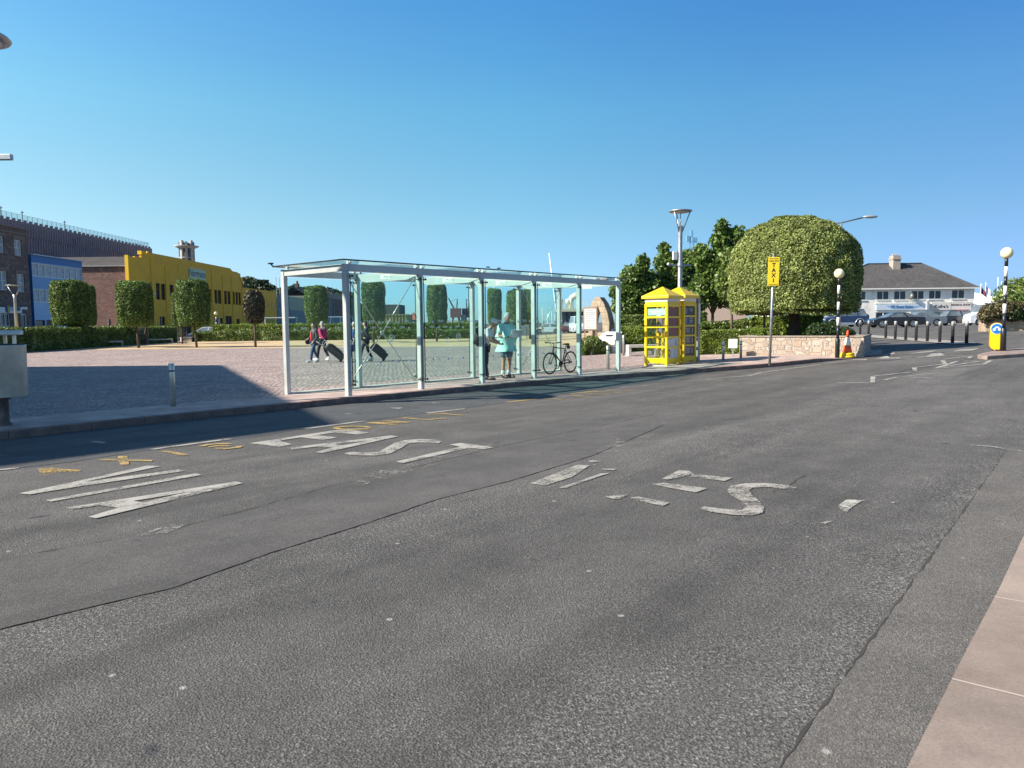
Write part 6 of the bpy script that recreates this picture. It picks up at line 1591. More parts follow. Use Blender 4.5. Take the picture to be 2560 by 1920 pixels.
# ------------------------------------------------------------------ cars
carglass=M('car_glass',(.13,.155,.17),.06,var=.4,vs=1.2,spec=.9)
rimm=M('wheel_rim',(.55,.55,.56),.3,.9,var=.1)
redl=M('tail_red',(.45,.015,.015),.2,var=.1); heady=M('headlight_clear',(.72,.74,.76),.12,var=.05)
def carpaint(name,col): return M(name,col,.28,.0,var=.04,vs=1,spec=.6,coat=.8)
def car(name,label,p,rz,L,W,Hh,paint,body,cab,wr,wx,lower=None,cat='car',side_wins=None,spare=False):
    """body: top line from nose to tail [(x,z)], x measured from the nose as a fraction; cab: base0, top0, top1, base1 fractions"""
    t=thing(name,label,cat,p,rz)
    X=lambda f:L/2-f*L
    gc=.20
    line=[(X(f),z) for f,z in body]
    under=[]
    def arch(cx,r): return [(cx+r*math.cos(a),max(gc,wr+r*math.sin(a))) for a in [math.pi*i/10 for i in range(10,-1,-1)]]
    rr_=wr*1.16
    xf,xr_=X(wx[0]),X(wx[1])
    low=[(X(1)+.03,gc+.06),(xr_-rr_,gc)]+arch(xr_,rr_)+[(xr_+rr_,gc),(xf-rr_,gc)]+arch(xf,rr_)+[(xf+rr_,gc),(X(0)-.05,gc+.04)]
    poly=line+low
    mb=MB(); ys=[-W/2,-W/2+.10,W/2-.10,W/2]; sc=[.955,1,1,.955]; n=len(poly); zc=.55
    vs=[]
    for y,s in zip(ys,sc):
        for x,z in poly: vs.append((x*(.5+.5*s) if s<1 else x, y, zc+(z-zc)*s if z>zc else z))
    fs=[list(range(n))[::-1],list(range(3*n,4*n))]
    for k in range(3):
        for i in range(n): fs.append((k*n+i,k*n+(i+1)%n,(k+1)*n+(i+1)%n,(k+1)*n+i))
    mb.add(vs,fs); mb.build('body',paint,t,world=False,bev=.03,seg=2)
    # cabin
    zb_=cab[4]; b0,t0,t1,b1=[X(f) for f in cab[:4]]
    wb=W/2-.05; wt=W/2-.21
    def ring(y0,y1,ins=0): return None
    base=[(b0,-wb,zb_),(b0,wb,zb_),(b1,wb,zb_),(b1,-wb,zb_)]; top=[(t0,-wt,Hh-.03),(t0,wt,Hh-.03),(t1,wt,Hh-.03),(t1,-wt,Hh-.03)]
    rt=[(t0-.12,-wt+.12,Hh),(t0-.12,wt-.12,Hh),(t1+.12,wt-.12,Hh),(t1+.12,-wt+.12,Hh)]
    mb=MB(); mb.add(base+top+rt,[(0,1,5,4),(1,2,6,5),(2,3,7,6),(3,0,4,7),(4,5,9,8),(5,6,10,9),(6,7,11,10),(7,4,8,11),(8,9,10,11)]); mb.build('cabin',paint,t,world=False,bev=.03)
    def quad(nm,a,b,c,d,ins=.07,off=.008,mat=carglass):
        a,b,c,d=[Vector(q) for q in(a,b,c,d)]; ctr=(a+b+c+d)/4; nn=(b-a).cross(d-a).normalized()
        if nn.dot(ctr-Vector((0,0,.7)))<0: nn=-nn
        q=[v+(ctr-v).normalized()*ins+nn*off for v in (a,b,c,d)]
        q2=[v-nn*.02 for v in q]
        mb=MB(); mb.add(q+q2,[(0,1,2,3),(4,7,6,5),(0,4,5,1),(1,5,6,2),(2,6,7,3),(3,7,4,0)]); return mb.build(nm,mat,t,world=False)
    quad('windscreen',base[0],base[1],top[1],top[0],.09); quad('rear_window',base[3],base[2],top[2],top[3],.10)
    nw=side_wins or [.52]
    for s,(i,j) in ((-1,(0,3)),(1,(1,2))):
        B0,B1,T0,T1=Vector(base[i]),Vector(base[j]),Vector(top[i]),Vector(top[j])
        cuts=[0]+nw+[1]
        for f0,f1 in zip(cuts,cuts[1:]): quad('side_window',B0.lerp(B1,f0),B0.lerp(B1,f1),T0.lerp(T1,f1),T0.lerp(T1,f0),.075)
    for s in (-1,1):
        for xx,nm in ((xf,'wheel'),(xr_,'wheel')):
            Tm=Matrix.Rotation(math.pi/2,3,'X'); yc=s*(W/2-.11)
            mb=MB(); mb.lathe([(wr*.66,-.10),(wr*.93,-.105),(wr,-.07),(wr,.07),(wr*.93,.105),(wr*.66,.10),(wr*.66,-.10)],22,(xx,yc,wr),Tm,cap=False); w=mb.build('wheel',rubber,t,world=False)
            mb=MB(); mb.lathe([(wr*.64,-.06),(wr*.66,.06)],20,(xx,yc,wr),Tm); mb.build('wheel_well',M('rim_dark',(.05,.05,.052),.5,.5),w,world=False)
            mb=MB(); mb.lathe([(wr*.18,-.085),(wr*.18,.085)],10,(xx,yc,wr),Tm)
            for k in range(5):
                a=R(72*k+18); d=Vector((math.cos(a),0,math.sin(a))); c=Vector((xx,yc+s*.075,wr)); mb.bar(c+d*wr*.1,c+d*wr*.64,.10 if wr<.4 else .12,.03,up=(0,1,0))
            mb.lathe([(wr*.58,-.015),(wr*.67,-.015),(wr*.67,.015),(wr*.58,.015),(wr*.58,-.015)],20,(xx,yc+s*.085,wr),Tm,cap=False)
            mb.build('rim',rimm,w,world=False)
        zl=body[1][1]
        mb=MB(); mb.ell((X(.02)-.06,s*(W/2-.30),body[1][1]-.10),(.12,.24,.085),10,6); mb.build('headlight',heady,t,world=False)
        mb=MB(); mb.ell((X(1)+.07,s*(W/2-.24),body[-2][1]-.16),(.10,.20,.085),10,6); mb.build('tail_light',redl,t,world=False)
        mb=MB(); mb.ell((cab_x:=X(cab[0]+.06),s*(W/2+.07),zb_+.06),(.07,.09,.07),8,6); mb.build('mirror',paint,t,world=False)
    if lower:
        mb=MB(); 
        for s in (-1,1): mb.box(xr_+rr_+.03,xf-rr_-.03,s*(W/2+.012)-.02,s*(W/2+.012)+.02,gc+.02,gc+.26)
        mb.box(X(0)-.10,X(0)+.05,-W/2+.1,W/2-.1,gc+.05,gc+.32); mb.box(X(1)-.04,X(1)+.08,-W/2+.1,W/2-.1,gc+.08,gc+.34); mb.build('lower_trim',lower,t,world=False)
        for xx in (xf,xr_):
            for s in (-1,1):
                mb=MB(); pts=[(xx+(wr*1.24)*math.cos(a),s*(W/2+.01),wr+(wr*1.24)*math.sin(a)) for a in [math.pi*i/10 for i in range(11)]]; mb.tube(pts,.045,6); mb.build('arch_trim',lower,t,world=False)
    if spare:
        mb=MB(); mb.lathe([(.34,-.10),(.36,0),(.34,.10)],18,(X(1)-.12,.15,.95),Matrix.Rotation(math.pi/2,3,'Y')); mb.build('spare_wheel_cover',paint,t,world=False)
    return t
SALOON=[(0.0,.52),(.015,.66),(.12,.80),(.27,.92),(.86,.95),(.985,.90),(1.0,.60)]
SCAB=(.25,.42,.70,.88,.90)
SUVB=[(0,.62),(.02,.90),(.20,1.02),(.26,1.08),(.96,1.10),(.99,1.0),(1,.55)]
HATB=[(0,.50),(.02,.68),(.16,.86),(.25,.96),(.93,1.0),(.99,.90),(1,.5)]
FL=math.pi
def cp(px,Y): q=P(px,815,Y); return Vector((q.x,q.y,gz(q.x)))
car('off_road_car','dark blue off road car with silver lower trim and tail spare wheel',cp(2106,78),FL+R(4),4.7,1.8,1.82,carpaint('paint_navy',(.012,.035,.10)),SUVB,(.24,.36,.90,.975,1.06),.37,(.19,.79),M('silver_trim',(.48,.50,.52),.35,.5,var=.05),'car',[.36,.70],True)
car('parked_coupe','glossy black two door coupe parked behind the black bollards',cp(2236,68),FL,4.75,1.8,1.31,carpaint('paint_black',(.008,.009,.013)),SALOON,(.25,.44,.68,.92,.88),.335,(.19,.77),None,'car',[.62])
car('parked_saloon','silver grey saloon tucked behind the black coupe',cp(2298,77.0),FL,4.7,1.8,1.42,carpaint('paint_grey',(.13,.155,.18)),SALOON,SCAB,.33,(.19,.78),None,'car',[.45,.82])
car('parked_hatchback','small dark hatchback facing right between the saloon and the van',cp(2404,79),R(0),4.3,1.68,1.52,carpaint('paint_charcoal',(.018,.02,.028)),HATB,(.22,.40,.86,.965,.93),.30,(.20,.80),None,'car',[.5])
VANB=[(0,.55),(.012,.95),(.06,1.12),(.20,1.32),(.985,1.34),(.995,1.2),(1,.5)]
car('parked_van','white panel van with grey bumper nosing out behind the right wall',cp(2472,78),FL,5.2,1.95,2.15,carpaint('paint_white',(.72,.73,.74)),VANB,(.17,.31,.97,.992,1.30),.34,(.19,.80),M('grey_bumper',(.32,.33,.34),.6,var=.05),'van',[.22])
car('silver_car','silver hatchback seen through the shelter glass behind the bicycle',Vector((P(1371,820,112).x,112,gz(P(1371,820,112).x))),FL-R(8),4.2,1.75,1.46,carpaint('paint_silver',(.55,.58,.60)),SALOON,(.22,.40,.74,.93,.90),.32,(.19,.79),None,'car',[.5])
car('dark_red_car','dark car with glowing red tail lamp behind the far rear post',Vector((P(1428,820,108).x,108,gz(P(1428,820,108).x))),R(70),4.0,1.75,1.5,carpaint('paint_maroon',(.05,.012,.015)),HATB,(.22,.40,.86,.965,.93),.31,(.20,.80),None,'car',[.5])
car('white_delivery_van','white van through the end of the shelter left of the notice board',Vector((P(1447,820,104).x,104,gz(P(1447,820,104).x))),R(-85),4.9,1.95,2.3,carpaint('paint_white',(.72,.73,.74)),VANB,(.17,.31,.97,.992,1.30),.34,(.19,.80),None,'van',[.22])
car('grey_car','pale grey car showing above the hedge before the yellow warehouse',Vector((P(520,830,93).x,93,0)),FL-R(5),4.4,1.8,1.52,carpaint('paint_palegrey',(.34,.37,.40)),HATB,(.20,.42,.80,.95,.95),.32,(.19,.79),None,'car',[.5])
car('white_bus','white minibus beyond the hedge seen between the shelter posts',Vector((P(838,815,120).x,120,0)),FL+R(20),5.6,2.1,2.9,carpaint('paint_white',(.72,.73,.74)),VANB,(.05,.12,.97,.992,1.5),.36,(.17,.80),None,'minibus',[.3,.6])
# plain bus shelter far behind
q0=P(657,810,100); q1=P(742,810,100); t=thing('bus_shelter','small pale flat roofed bus shelter over the hedge behind the square','bus shelter',(q0.x,100,0))
zt_=P(700,793,100).z
mb=MB(); mb.box(q0.x,q1.x,99.2,100.8,zt_-.12,zt_); mb.build('roof',M('shelter_roof_pale',(.40,.48,.47),.5,var=.05),t)
for k in range(4): x=q0.x+(q1.x-q0.x)*(.03+.313*k); mb=MB(); mb.box(x-.06,x+.06,100.5,100.62,0,zt_-.121); mb.build('post',MATS['shelter_roof_pale'],t)
mb=MB(); mb.box(q0.x+.1,q1.x-.1,100.66,100.68,.4,zt_-.2); mb.build('rear_pane',sg,t)
# harbour gantry with ventilation cowls
YG=130; gm=M('gantry_cream',(.52,.50,.36),.6,var=.08); t=thing('harbour_gantry','cream harbour gantry with a curved funnel, behind the bicycle','gantry',(P(1420,820,YG).x,YG,0))
a=P(1391,773,YG); b=P(1466,773,YG); z=a.z
mb=MB(); mb.box(a.x,b.x,YG-2,YG+2,z-.45,z); mb.build('deck',gm,t)
for k in range(6): x=a.x+.4+(b.x-a.x-.8)*k/5; mb=MB(); mb.box(x-.3,x+.3,YG-1.5,YG-.9,0,z-.451); mb.build('column',dkmet,t)
mb=MB(); mb.box(a.x+1,b.x-.5,YG-.5,YG+1.5,0,z-.46); mb.build('dark_store',M('store_dark',(.03,.04,.045),.8,var=.2),t)
x=P(1427,760,YG).x; h=P(1427,742,YG).z; mb=MB(); mb.tube([(x,YG,z),(x,YG,h-.8),(x+.15,YG,h-.2),(x+.7,YG,h+.15),(x+1.2,YG,h+.1)],[.45,.45,.5,.55,.62],12); mb.build('funnel',M('funnel_cream',(.66,.62,.48),.5,var=.06),t)
for px in (1402,1420): x=P(px,760,YG).x; mb=MB(); mb.lathe([(.3,z),(.3,z+.9),(.5,z+1.0),(.4,z+1.6),(.05,z+1.8)],12,(x,YG,0)); mb.build('ventilator',MATS['funnel_cream'],t)
mb=MB()
for k in range(9): x=a.x+(b.x-a.x)*k/8; mb.bar((x,YG-1.9,z),(x,YG-1.9,z+1.1),.05,.05)
for dz in (.55,1.1): mb.bar((a.x,YG-1.9,z+dz),(b.x,YG-1.9,z+dz),.05,.05)
mb.build('handrail',white_p,t)
q=P(1391,780,150); t=thing('leaning_mast','slightly leaning white mast rising behind the shelter roof','mast',(q.x,150,0)); tp=P(1373,633,150)
mb=MB(); mb.tube([(q.x,150,0),(q.x,150,q.z),(tp.x,150,tp.z)],[.16,.15,.10],8); mb.build('mast_pole',white_p,t)
for i,(px,yt) in enumerate(((1345,775),(1356,770),(1369,784),(1380,778),(1388,786))):
    q=P(px,820,160); zt_=P(px,yt,160).z
    if i==0: 
        m0=thing('boat_mast','thin white yacht mast far off behind the shelter','mast',(q.x,160,0),0,'yacht masts beyond the car'); mb=MB(); mb.tube([(0,0,0),(0,0,1)],.07,6); pm_=mb.build('spar',white_p,m0,world=False); pm_.scale=(1,1,zt_)
    else:
        m1=dup(m0,loc=(q.x,160,0)); m1.children[0].scale=(1,1,zt_)

# ------------------------------------------------------------------ people
def skin(J,edges,rad,root,sub=1):
    names=list(J); me=bpy.data.meshes.new('skin'); me.from_pydata([tuple(J[n]) for n in names],[(names.index(a),names.index(b)) for a,b in edges],[])
    ob=bpy.data.objects.new('skin',me); COL.objects.link(ob); ob.modifiers.new('s','SKIN'); sb=ob.modifiers.new('b','SUBSURF'); sb.levels=sub; sb.render_levels=sub
    for i,n in enumerate(names):
        d=me.skin_vertices[0].data[i]; r=rad[n]; d.radius=(r,r) if not hasattr(r,'__len__') else r; d.use_root=(n==root)
    dg=bpy.context.evaluated_depsgraph_get(); m2=bpy.data.meshes.new_from_object(ob.evaluated_get(dg))
    mb=MB(); mb.sm=True; mb.add([v.co.copy() for v in m2.vertices],[list(p.vertices) for p in m2.polygons])
    bpy.data.objects.remove(ob); bpy.data.meshes.remove(m2); return mb
skinm=M('skin',(.46,.25,.17),.5,var=.08,vs=12); skinp=M('skin_pale',(.55,.34,.25),.5,var=.06,vs=12)
def person(label,p,rz,J,h=1.75,top=None,topm=None,sleeve='short',legs='long',legm=None,shoem=None,sockm=None,hairm=None,hairstyle='short',head_dir=(0,-1,-.1),sk=None,fat=1.0,inner=None):
    """J: joints for a 1.75 m figure, facing -Y; p: point on the ground"""
    t=thing('person',label,'person',p,rz); s=h/1.75; sk=sk or skinm
    J={k:Vector(v)*s for k,v in J.items()}
    E=[('pelvis','waist'),('waist','chest'),('chest','neck'),('neck','skull')]
    for q in 'lr': E+= [('chest','sh'+q),('sh'+q,'el'+q),('el'+q,'wr'+q),('pelvis','hp'+q),('hp'+q,'kn'+q),('kn'+q,'an'+q),('an'+q,'to'+q)]
    J['skull']=J['neck']+(J['head']-J['neck'])*.6
    rd={'pelvis':.125*fat,'waist':.12*fat,'chest':.135*fat,'neck':.055,'skull':.06,'head':.06}
    for q in 'lr': rd.update({'sh'+q:.062,'el'+q:.045,'wr'+q:.030,'hp'+q:.088*fat,'kn'+q:.058,'an'+q:.038,'to'+q:.03})
    rd={k:v*s for k,v in rd.items()}
    JJ={k:v for k,v in J.items() if k!='head'}
    mb=skin(JJ,E,rd,'pelvis')
    # head
    f=Vector(head_dir).normalized(); up=(J['head']-J['neck']).normalized(); x=f.cross(up).normalized(); up=x.cross(f); Rm=Matrix((x,-f,up)).transposed()
    hc=J['head']; 
    mb.ell(hc,(.074*s,.092*s,.115*s),14,10,Rm)
    loc=lambda a,b,c: hc+Rm@Vector((a*s,b*s,c*s))
    mb.ell(loc(0,-.005,-.055),(.056*s,.075*s,.065*s),10,8,Rm)
    mb.ell(loc(0,-.095,-.012),(.014*s,.022*s,.026*s),8,6,Rm)
    for e in (-1,1): mb.ell(loc(e*.074,.008,-.005),(.012*s,.02*s,.03*s),8,6,Rm)
    # hands with five fingers
    for q,sg in (('l',1),('r',-1)):
        w=J['wr'+q]; d=(w-J['el'+q]).normalized(); sd=d.cross(Vector((0,1,0)) if abs(d.y)<.8 else Vector((0,0,1))).normalized(); nn=sd.cross(d)
        mb.ell(w+d*.045*s,(.034*s,.018*s,.05*s),10,6,Matrix((sd,nn,d)).transposed())
        for k,(o,L) in enumerate(((-.027,.062),(-.009,.072),(.009,.068),(.027,.052))):
            b=w+d*.082*s+sd*o*s; mb.tube([b,b+d*L*.5*s+nn*.008*s,b+d*L*.85*s+nn*.03*s],[.0095*s,.009*s,.007*s],6)
        b=w+d*.03*s-sd*.03*s; mb.tube([b,b-sd*.025*s+d*.02*s,b-sd*.03*s+d*.05*s+nn*.012*s],[.011*s,.010*s,.008*s],6)
    body=mb.build('body',sk,t,world=False,fixn=False)
    mb=MB()
    for e in (-1,1): mb.ell(loc(e*.030,-.083,.012),(.013*s,.008*s,.008*s),8,5,Rm)
    mb.build('eyes',dkmet,t,world=False)
    mb=MB(); mb.ell(loc(0,-.088,-.062),(.022*s,.008*s,.006*s),8,5,Rm); mb.build('mouth',M('lip',(.30,.10,.09),.5,var=.05),t,world=False)
    # clothing
    E2=[('pelvis','waist'),('waist','chest'),('chest','neck0')]; J2={'pelvis':J['pelvis']+Vector((0,0,-.02*s)),'waist':J['waist'],'chest':J['chest'],'neck0':J['neck']+(J['chest']-J['neck'])*.25}
    r2={'pelvis':(.155*fat)*s,'waist':.150*fat*s,'chest':.155*fat*s,'neck0':.068*s}
    for q in 'lr':
        J2['sh'+q]=J['sh'+q]; r2['sh'+q]=.082*s; E2.append(('chest','sh'+q))
        if sleeve=='long': J2['el'+q]=J['el'+q]; J2['wr'+q]=J['wr'+q]+(J['el'+q]-J['wr'+q])*.06; r2['el'+q]=.062*s; r2['wr'+q]=.046*s; E2+=[('sh'+q,'el'+q),('el'+q,'wr'+q)]
        else: J2['el'+q]=J['sh'+q]+(J['el'+q]-J['sh'+q])*.82; r2['el'+q]=.075*s; E2.append(('sh'+q,'el'+q))
    if top=='t_shirt': J2['hem']=J['pelvis']+Vector((0,0,-.10*s)); r2['hem']=.112*fat*s; r2['pelvis']=.150*fat*s; r2['waist']=.158*fat*s; E2.append(('pelvis','hem'))
    mb=skin(J2,E2,r2,'pelvis'); mb.build(top or 'shirt',topm,t,world=False,fixn=False)
    fat=min(fat,1.12); E3=[];J3={'pelvis':J['pelvis']};r3={'pelvis':.138*fat*s}
    for q in 'lr':
        J3['hp'+q]=J['hp'+q]; r3['hp'+q]=.104*fat*s; E3.append(('pelvis','hp'+q))
        if legs=='long': J3['kn'+q]=J['kn'+q]; J3['an'+q]=J['an'+q]; r3['kn'+q]=.075*s; r3['an'+q]=.062*s; E3+=[('hp'+q,'kn'+q),('kn'+q,'an'+q)]
        else: J3['kn'+q]=J['kn'+q]+Vector((0,0,.02*s)); r3['kn'+q]=.100*s; E3.append(('hp'+q,'kn'+q))
    mb=skin(J3,E3,r3,'pelvis'); mb.build('trousers' if legs=='long' else 'shorts',legm,t,world=False,fixn=False)
    for q in 'lr':
        a,b=J['an'+q],J['to'+q]; d=(b-a); d.z=0; d.normalize(); c=Vector(((a.x+b.x)/2,(a.y+b.y)/2,0))
        mb=MB(); sx=Vector((-d.y,d.x,0)); z0=min(a.z,b.z)-.055*s
        mb.ell(c+Vector((0,0,z0+.045*s))+d*.02*s,(.048*s,.145*s,.05*s),12,8,Matrix((sx,d,Vector((0,0,1)))).transposed()); mb.ell(a+Vector((0,0,-.01*s)),(.05*s,.06*s,.05*s),10,8)
        mb.build('shoe',shoem,t,world=False)
        if sockm: mb=MB(); mb.tube([a+Vector((0,0,.0)),a+(J['kn'+q]-a)*.28],[.050*s,.055*s],10); mb.build('sock',sockm,t,world=False)
    if hairm:
        mb=MB()
        if hairstyle=='cap':
            mb.ell(loc(0,.012,.045),(.086*s,.104*s,.085*s),14,8,Rm); mb.ell(loc(0,-.10,.045),(.07*s,.07*s,.012*s),12,6,Rm); mb.build('cap',hairm,t,world=False)
        else:
            mb.ell(loc(0,.022,.035),(.083*s,.092*s,.098*s),14,10,Rm)
            if hairstyle=='bob': mb.ell(loc(0,.04,-.03),(.088*s,.075*s,.10*s),14,8,Rm)
            else: mb.ell(loc(0,.045,-.01),(.076*s,.062*s,.085*s),12,8,Rm)
            mb.build('hair',hairm,t,world=False)
    if inner:
        c=J['chest']; w=J['pelvis']; mb=MB(); mid=(c+w)/2
        mb.ell(mid+Vector((0,-.115*fat*s,.02)),(.075*s,.060*s,.26*s),12,10); mb.build('undershirt',inner,t,world=False)
    return t
BASE=dict(pelvis=(0,0,.95),waist=(0,0,1.10),chest=(0,0,1.30),neck=(0,.0,1.47),head=(0,-.02,1.635),shl=(.185,0,1.40),shr=(-.185,0,1.40),ell=(.23,.03,1.13),elr=(-.23,.03,1.13),wrl=(.24,-.06,.89),wrr=(-.24,-.06,.89),
  hpl=(.095,0,.90),hpr=(-.095,0,.90),knl=(.10,-.02,.50),knr=(-.10,-.02,.50),anl=(.10,.02,.095),anr=(-.10,.02,.095),tol=(.115,-.14,.05),tor=(-.115,-.14,.05))
def pose(**k): d=dict(BASE); d.update(k); return d
denim=M('denim',(.035,.075,.16),.8,var=.25,vs=8); dkjean=M('dark_trousers',(.018,.022,.035),.8,var=.2,vs=8)
whites=M('white_cotton',(.74,.75,.74),.85,var=.05,vs=8); blackshoe=M('black_leather',(.015,.015,.016),.4,var=.1); greyhair=M('grey_hair',(.36,.35,.34),.8,var=.25,vs=40)
mint=M('mint_cotton',(.40,.72,.65),.85,var=.06,vs=7,bmp=.01,bs=18)
p=on(1266,945.5); p+=Vector((.0,.05,0))
person('stout grey haired man in a loose mint T-shirt and shorts reading a paper',p,R(38),pose(head=(0,-.075,1.615),neck=(0,-.01,1.47),ell=(.27,-.06,1.13),elr=(-.27,-.03,1.13),wrl=(.14,-.30,1.16),wrr=(-.10,-.28,1.10),waist=(0,-.03,1.10)),1.86,'t_shirt',mint,'short','short',M('grey_blue_shorts',(.11,.165,.21),.85,var=.12,vs=8),blackshoe,whites,greyhair,'short',(0.05,-1,-.55),fat=1.42)
hv=Matrix.Rotation(R(38),3,'Z')
c=p+hv@Vector((.02,-.46,1.27)); t=thing('newspaper','folded white newspaper held by the man in mint','newspaper',c,R(38))
mb=MB(); mb.prism([(-.19,-.13),(0,-.15),(.19,-.13),(.19,.13),(0,.11),(-.19,.13)],lambda u,v,w:(u,w-.06*(1-abs(u)/.19)-.35*v,v*.8),-.004,.004); o=mb.build('pages',white_p,t,world=False)
mb=MB()
for k in range(6): 
    z=.08-.028*k
    for x0,x1 in ((-.17,-.03),(.03,.17)): mb.box(x0,x1,-.30*(z)-.066-.004,-.30*(z)-.060-.004,z-.004,z+.004)
mb.build('print',M('newsprint',(.35,.35,.36),.8,var=.1),o,world=False)
p=on(1214,951); p+=Vector((-.02,.05,0))
person('stooping person in a white top, pale cap and dark trousers behind a shelter post',p,R(78),pose(waist=(0,-.03,1.10),chest=(0,-.10,1.29),neck=(0,-.18,1.44),head=(0,-.27,1.575),shl=(.185,-.12,1.38),shr=(-.185,-.12,1.38),ell=(.22,-.20,1.12),elr=(-.22,-.18,1.12),wrl=(.12,-.40,1.02),wrr=(-.12,-.40,1.02),anl=(.10,.10,.095),anr=(-.10,-.10,.095),tol=(.11,-.05,.05),tor=(-.11,-.26,.05)),1.72,'shirt',whites,'short','long',dkjean,blackshoe,None,M('cap_cream',(.70,.69,.64),.8,var=.05),'cap',(0,-1,-.5))
Rb=Matrix.Rotation(R(78),3,'Z'); c=p+Rb@Vector((0,.15,1.20)); t=thing('backpack','black backpack on the back of the stooping person','backpack',c,R(78))
mb=MB(); mb.ell((0,0,0),(.17,.12,.29),14,10,Matrix.Rotation(R(8),3,'X')); mb.build('bag_body',M('black_nylon',(.014,.015,.018),.6,var=.2,vs=9),t,world=False)
mb=MB(); mb.ell((0,.08,-.10),(.13,.07,.14),12,8,Matrix.Rotation(R(24),3,'X')); mb.build('pocket',MATS['black_nylon'],t,world=False)
for s_ in (-1,1): mb=MB(); mb.tube([(s_*.11,-.17,.22),(s_*.13,-.30,.12),(s_*.12,-.30,-.05),(s_*.10,-.05,-.26)],.018,6); mb.build('strap',MATS['black_nylon'],t,world=False)
walk=dict(anl=(.09,-.24,.10),tol=(.10,-.40,.06),knl=(.10,-.17,.51),anr=(-.09,.24,.15),tor=(-.10,.10,.055),knr=(-.10,.04,.50))
p=on(787,906)
person('woman with dark hair, grey jacket over a red top and blue jeans, walking left',p,R(-48),pose(**walk,elr=(-.25,-.02,1.14),wrr=(-.16,-.22,1.05),ell=(.25,.02,1.13),wrl=(.22,-.15,.95)),1.66,'jacket',M('grey_jacket',(.075,.075,.075),.8,var=.15,vs=8),'long','long',denim,whites,None,M('dark_hair',(.018,.014,.012),.6,var=.2),'bob',(.5,-1,-.05),skinp,1.05,M('red_top',(.55,.02,.025),.8,var=.08))
c=p+Matrix.Rotation(R(-48),3,'Z')@Vector((-.28,-.14,.88)); t=thing('handbag','small black bag at the hip of the woman in red','handbag',c,R(-48))
mb=MB(); mb.ell((0,0,0),(.06,.14,.12),12,8); mb.build('bag_body',MATS['black_nylon'],t,world=False); mb=MB(); mb.tube([(0,-.1,.08),(.05,-.03,.35),(.10,.05,.50)],.01,6); mb.build('strap',MATS['black_nylon'],t,world=False)
p=on(803,902)+Vector((.0,.35,0))
person('grey haired person in a magenta jacket pulling the dark wheeled bag',p,R(-115),pose(**walk,ell=(.26,.14,1.14),wrl=(.26,.34,.93),elr=(-.24,.02,1.14)),1.74,'jacket',M('magenta_jacket',(.42,.012,.10),.75,var=.1,vs=8),'long','long',dkjean,whites,None,greyhair,'bob',(.1,-1,-.1),skinp)
def suitcase(label,px,py,rz,tilt,L=.86,dark=(.022,.024,.028),handle=.45):
    q=on(px,py); t=thing('wheeled_bag',label,'suitcase',q,rz)
    # local x along the bag from wheels (0) up to handle; tilted by 'tilt'
    Tm=Matrix.Rotation(-tilt,3,'Y')
    v=lambda x,y,z: Tm@Vector((x,y,z))+Vector((0,0,.05))
    mb=MB(); mb.obox(v(L/2,0,.15),Tm@Vector((L/2,0,0)),Vector((0,.20,0)),Tm@Vector((0,0,.15))); bm_=M('bag_'+str(dark[0]),dark,.65,var=.2,vs=9); mb.build('case',bm_,t,world=False,bev=.05,seg=3)
    mb=MB(); mb.obox(v(L*.55,0,.318),Tm@Vector((L*.33,0,0)),Vector((0,.15,0)),Tm@Vector((0,0,.025))); mb.build('pocket',M('bag_pocket',(.05,.052,.058),.6,var=.2),t,world=False,bev=.02)
    for s_ in (-1,1):
        mb=MB(); mb.tube([v(.02,s_*.16,-.0)+Vector((0,-.02,0)),v(.02,s_*.16,-.0)+Vector((0,.02,0))],.05,12); mb.build('wheel',rubber,t,world=False)
        mb=MB(); mb.tube([v(L,s_*.11,.02),v(L+handle,s_*.11,.02)],.010,6); mb.build('handle_tube',steel,t,world=False)
    mb=MB(); mb.tube([v(L+handle,-.12,.02),v(L+handle,.12,.02)],.016,8); mb.build('grip',ltyel if handle<.46 else rubber,t,world=False)
    return t
suitcase('large dark wheeled bag trailing behind the person in magenta',853,906,math.pi+R(6),R(40))
p=on(888,905)
person('white haired person in a blue top walking left behind the shelter glass',p,R(-75),pose(**walk),1.70,'shirt',M('blue_shirt',(.02,.07,.22),.8,var=.12,vs=8),'short','long',M('blue_grey_trousers',(.10,.13,.18),.8,var=.1),whites,None,M('white_hair',(.66,.65,.62),.8,var=.1),'short',(0,-1,0),skinp)
c=p+Matrix.Rotation(R(-75),3,'Z')@Vector((.22,-.12,.72)); t=thing('carrier_bag','blue bag carried by the white haired person','bag',c,R(-75))
mb=MB(); mb.ell((0,0,-.12),(.07,.17,.16),12,8); mb.build('bag_body',M('bag_blue',(.02,.05,.2),.6,var=.15),t,world=False)
mb=MB(); mb.tube([(0,-.10,0),(0,-.03,.14),(0,.04,.14),(0,.10,0)],.009,6); mb.build('bag_handle',MATS['bag_blue'],t,world=False)
p=on(916,903)
person('person in dark clothes pulling a suitcase, partly hidden by a rear post',p,R(-95),pose(**walk,ell=(.26,.14,1.14),wrl=(.26,.34,.93)),1.72,'jacket',M('navy_jacket',(.02,.024,.04),.8,var=.15),'long','long',dkjean,whites,None,M('brown_hair',(.05,.03,.02),.7,var=.2),'short',(0,-1,0),skinp)
suitcase('dark ribbed suitcase with pale straps seen through the second shelter pane',960,903,math.pi+R(4),R(42),.80,(.03,.032,.036),.47)

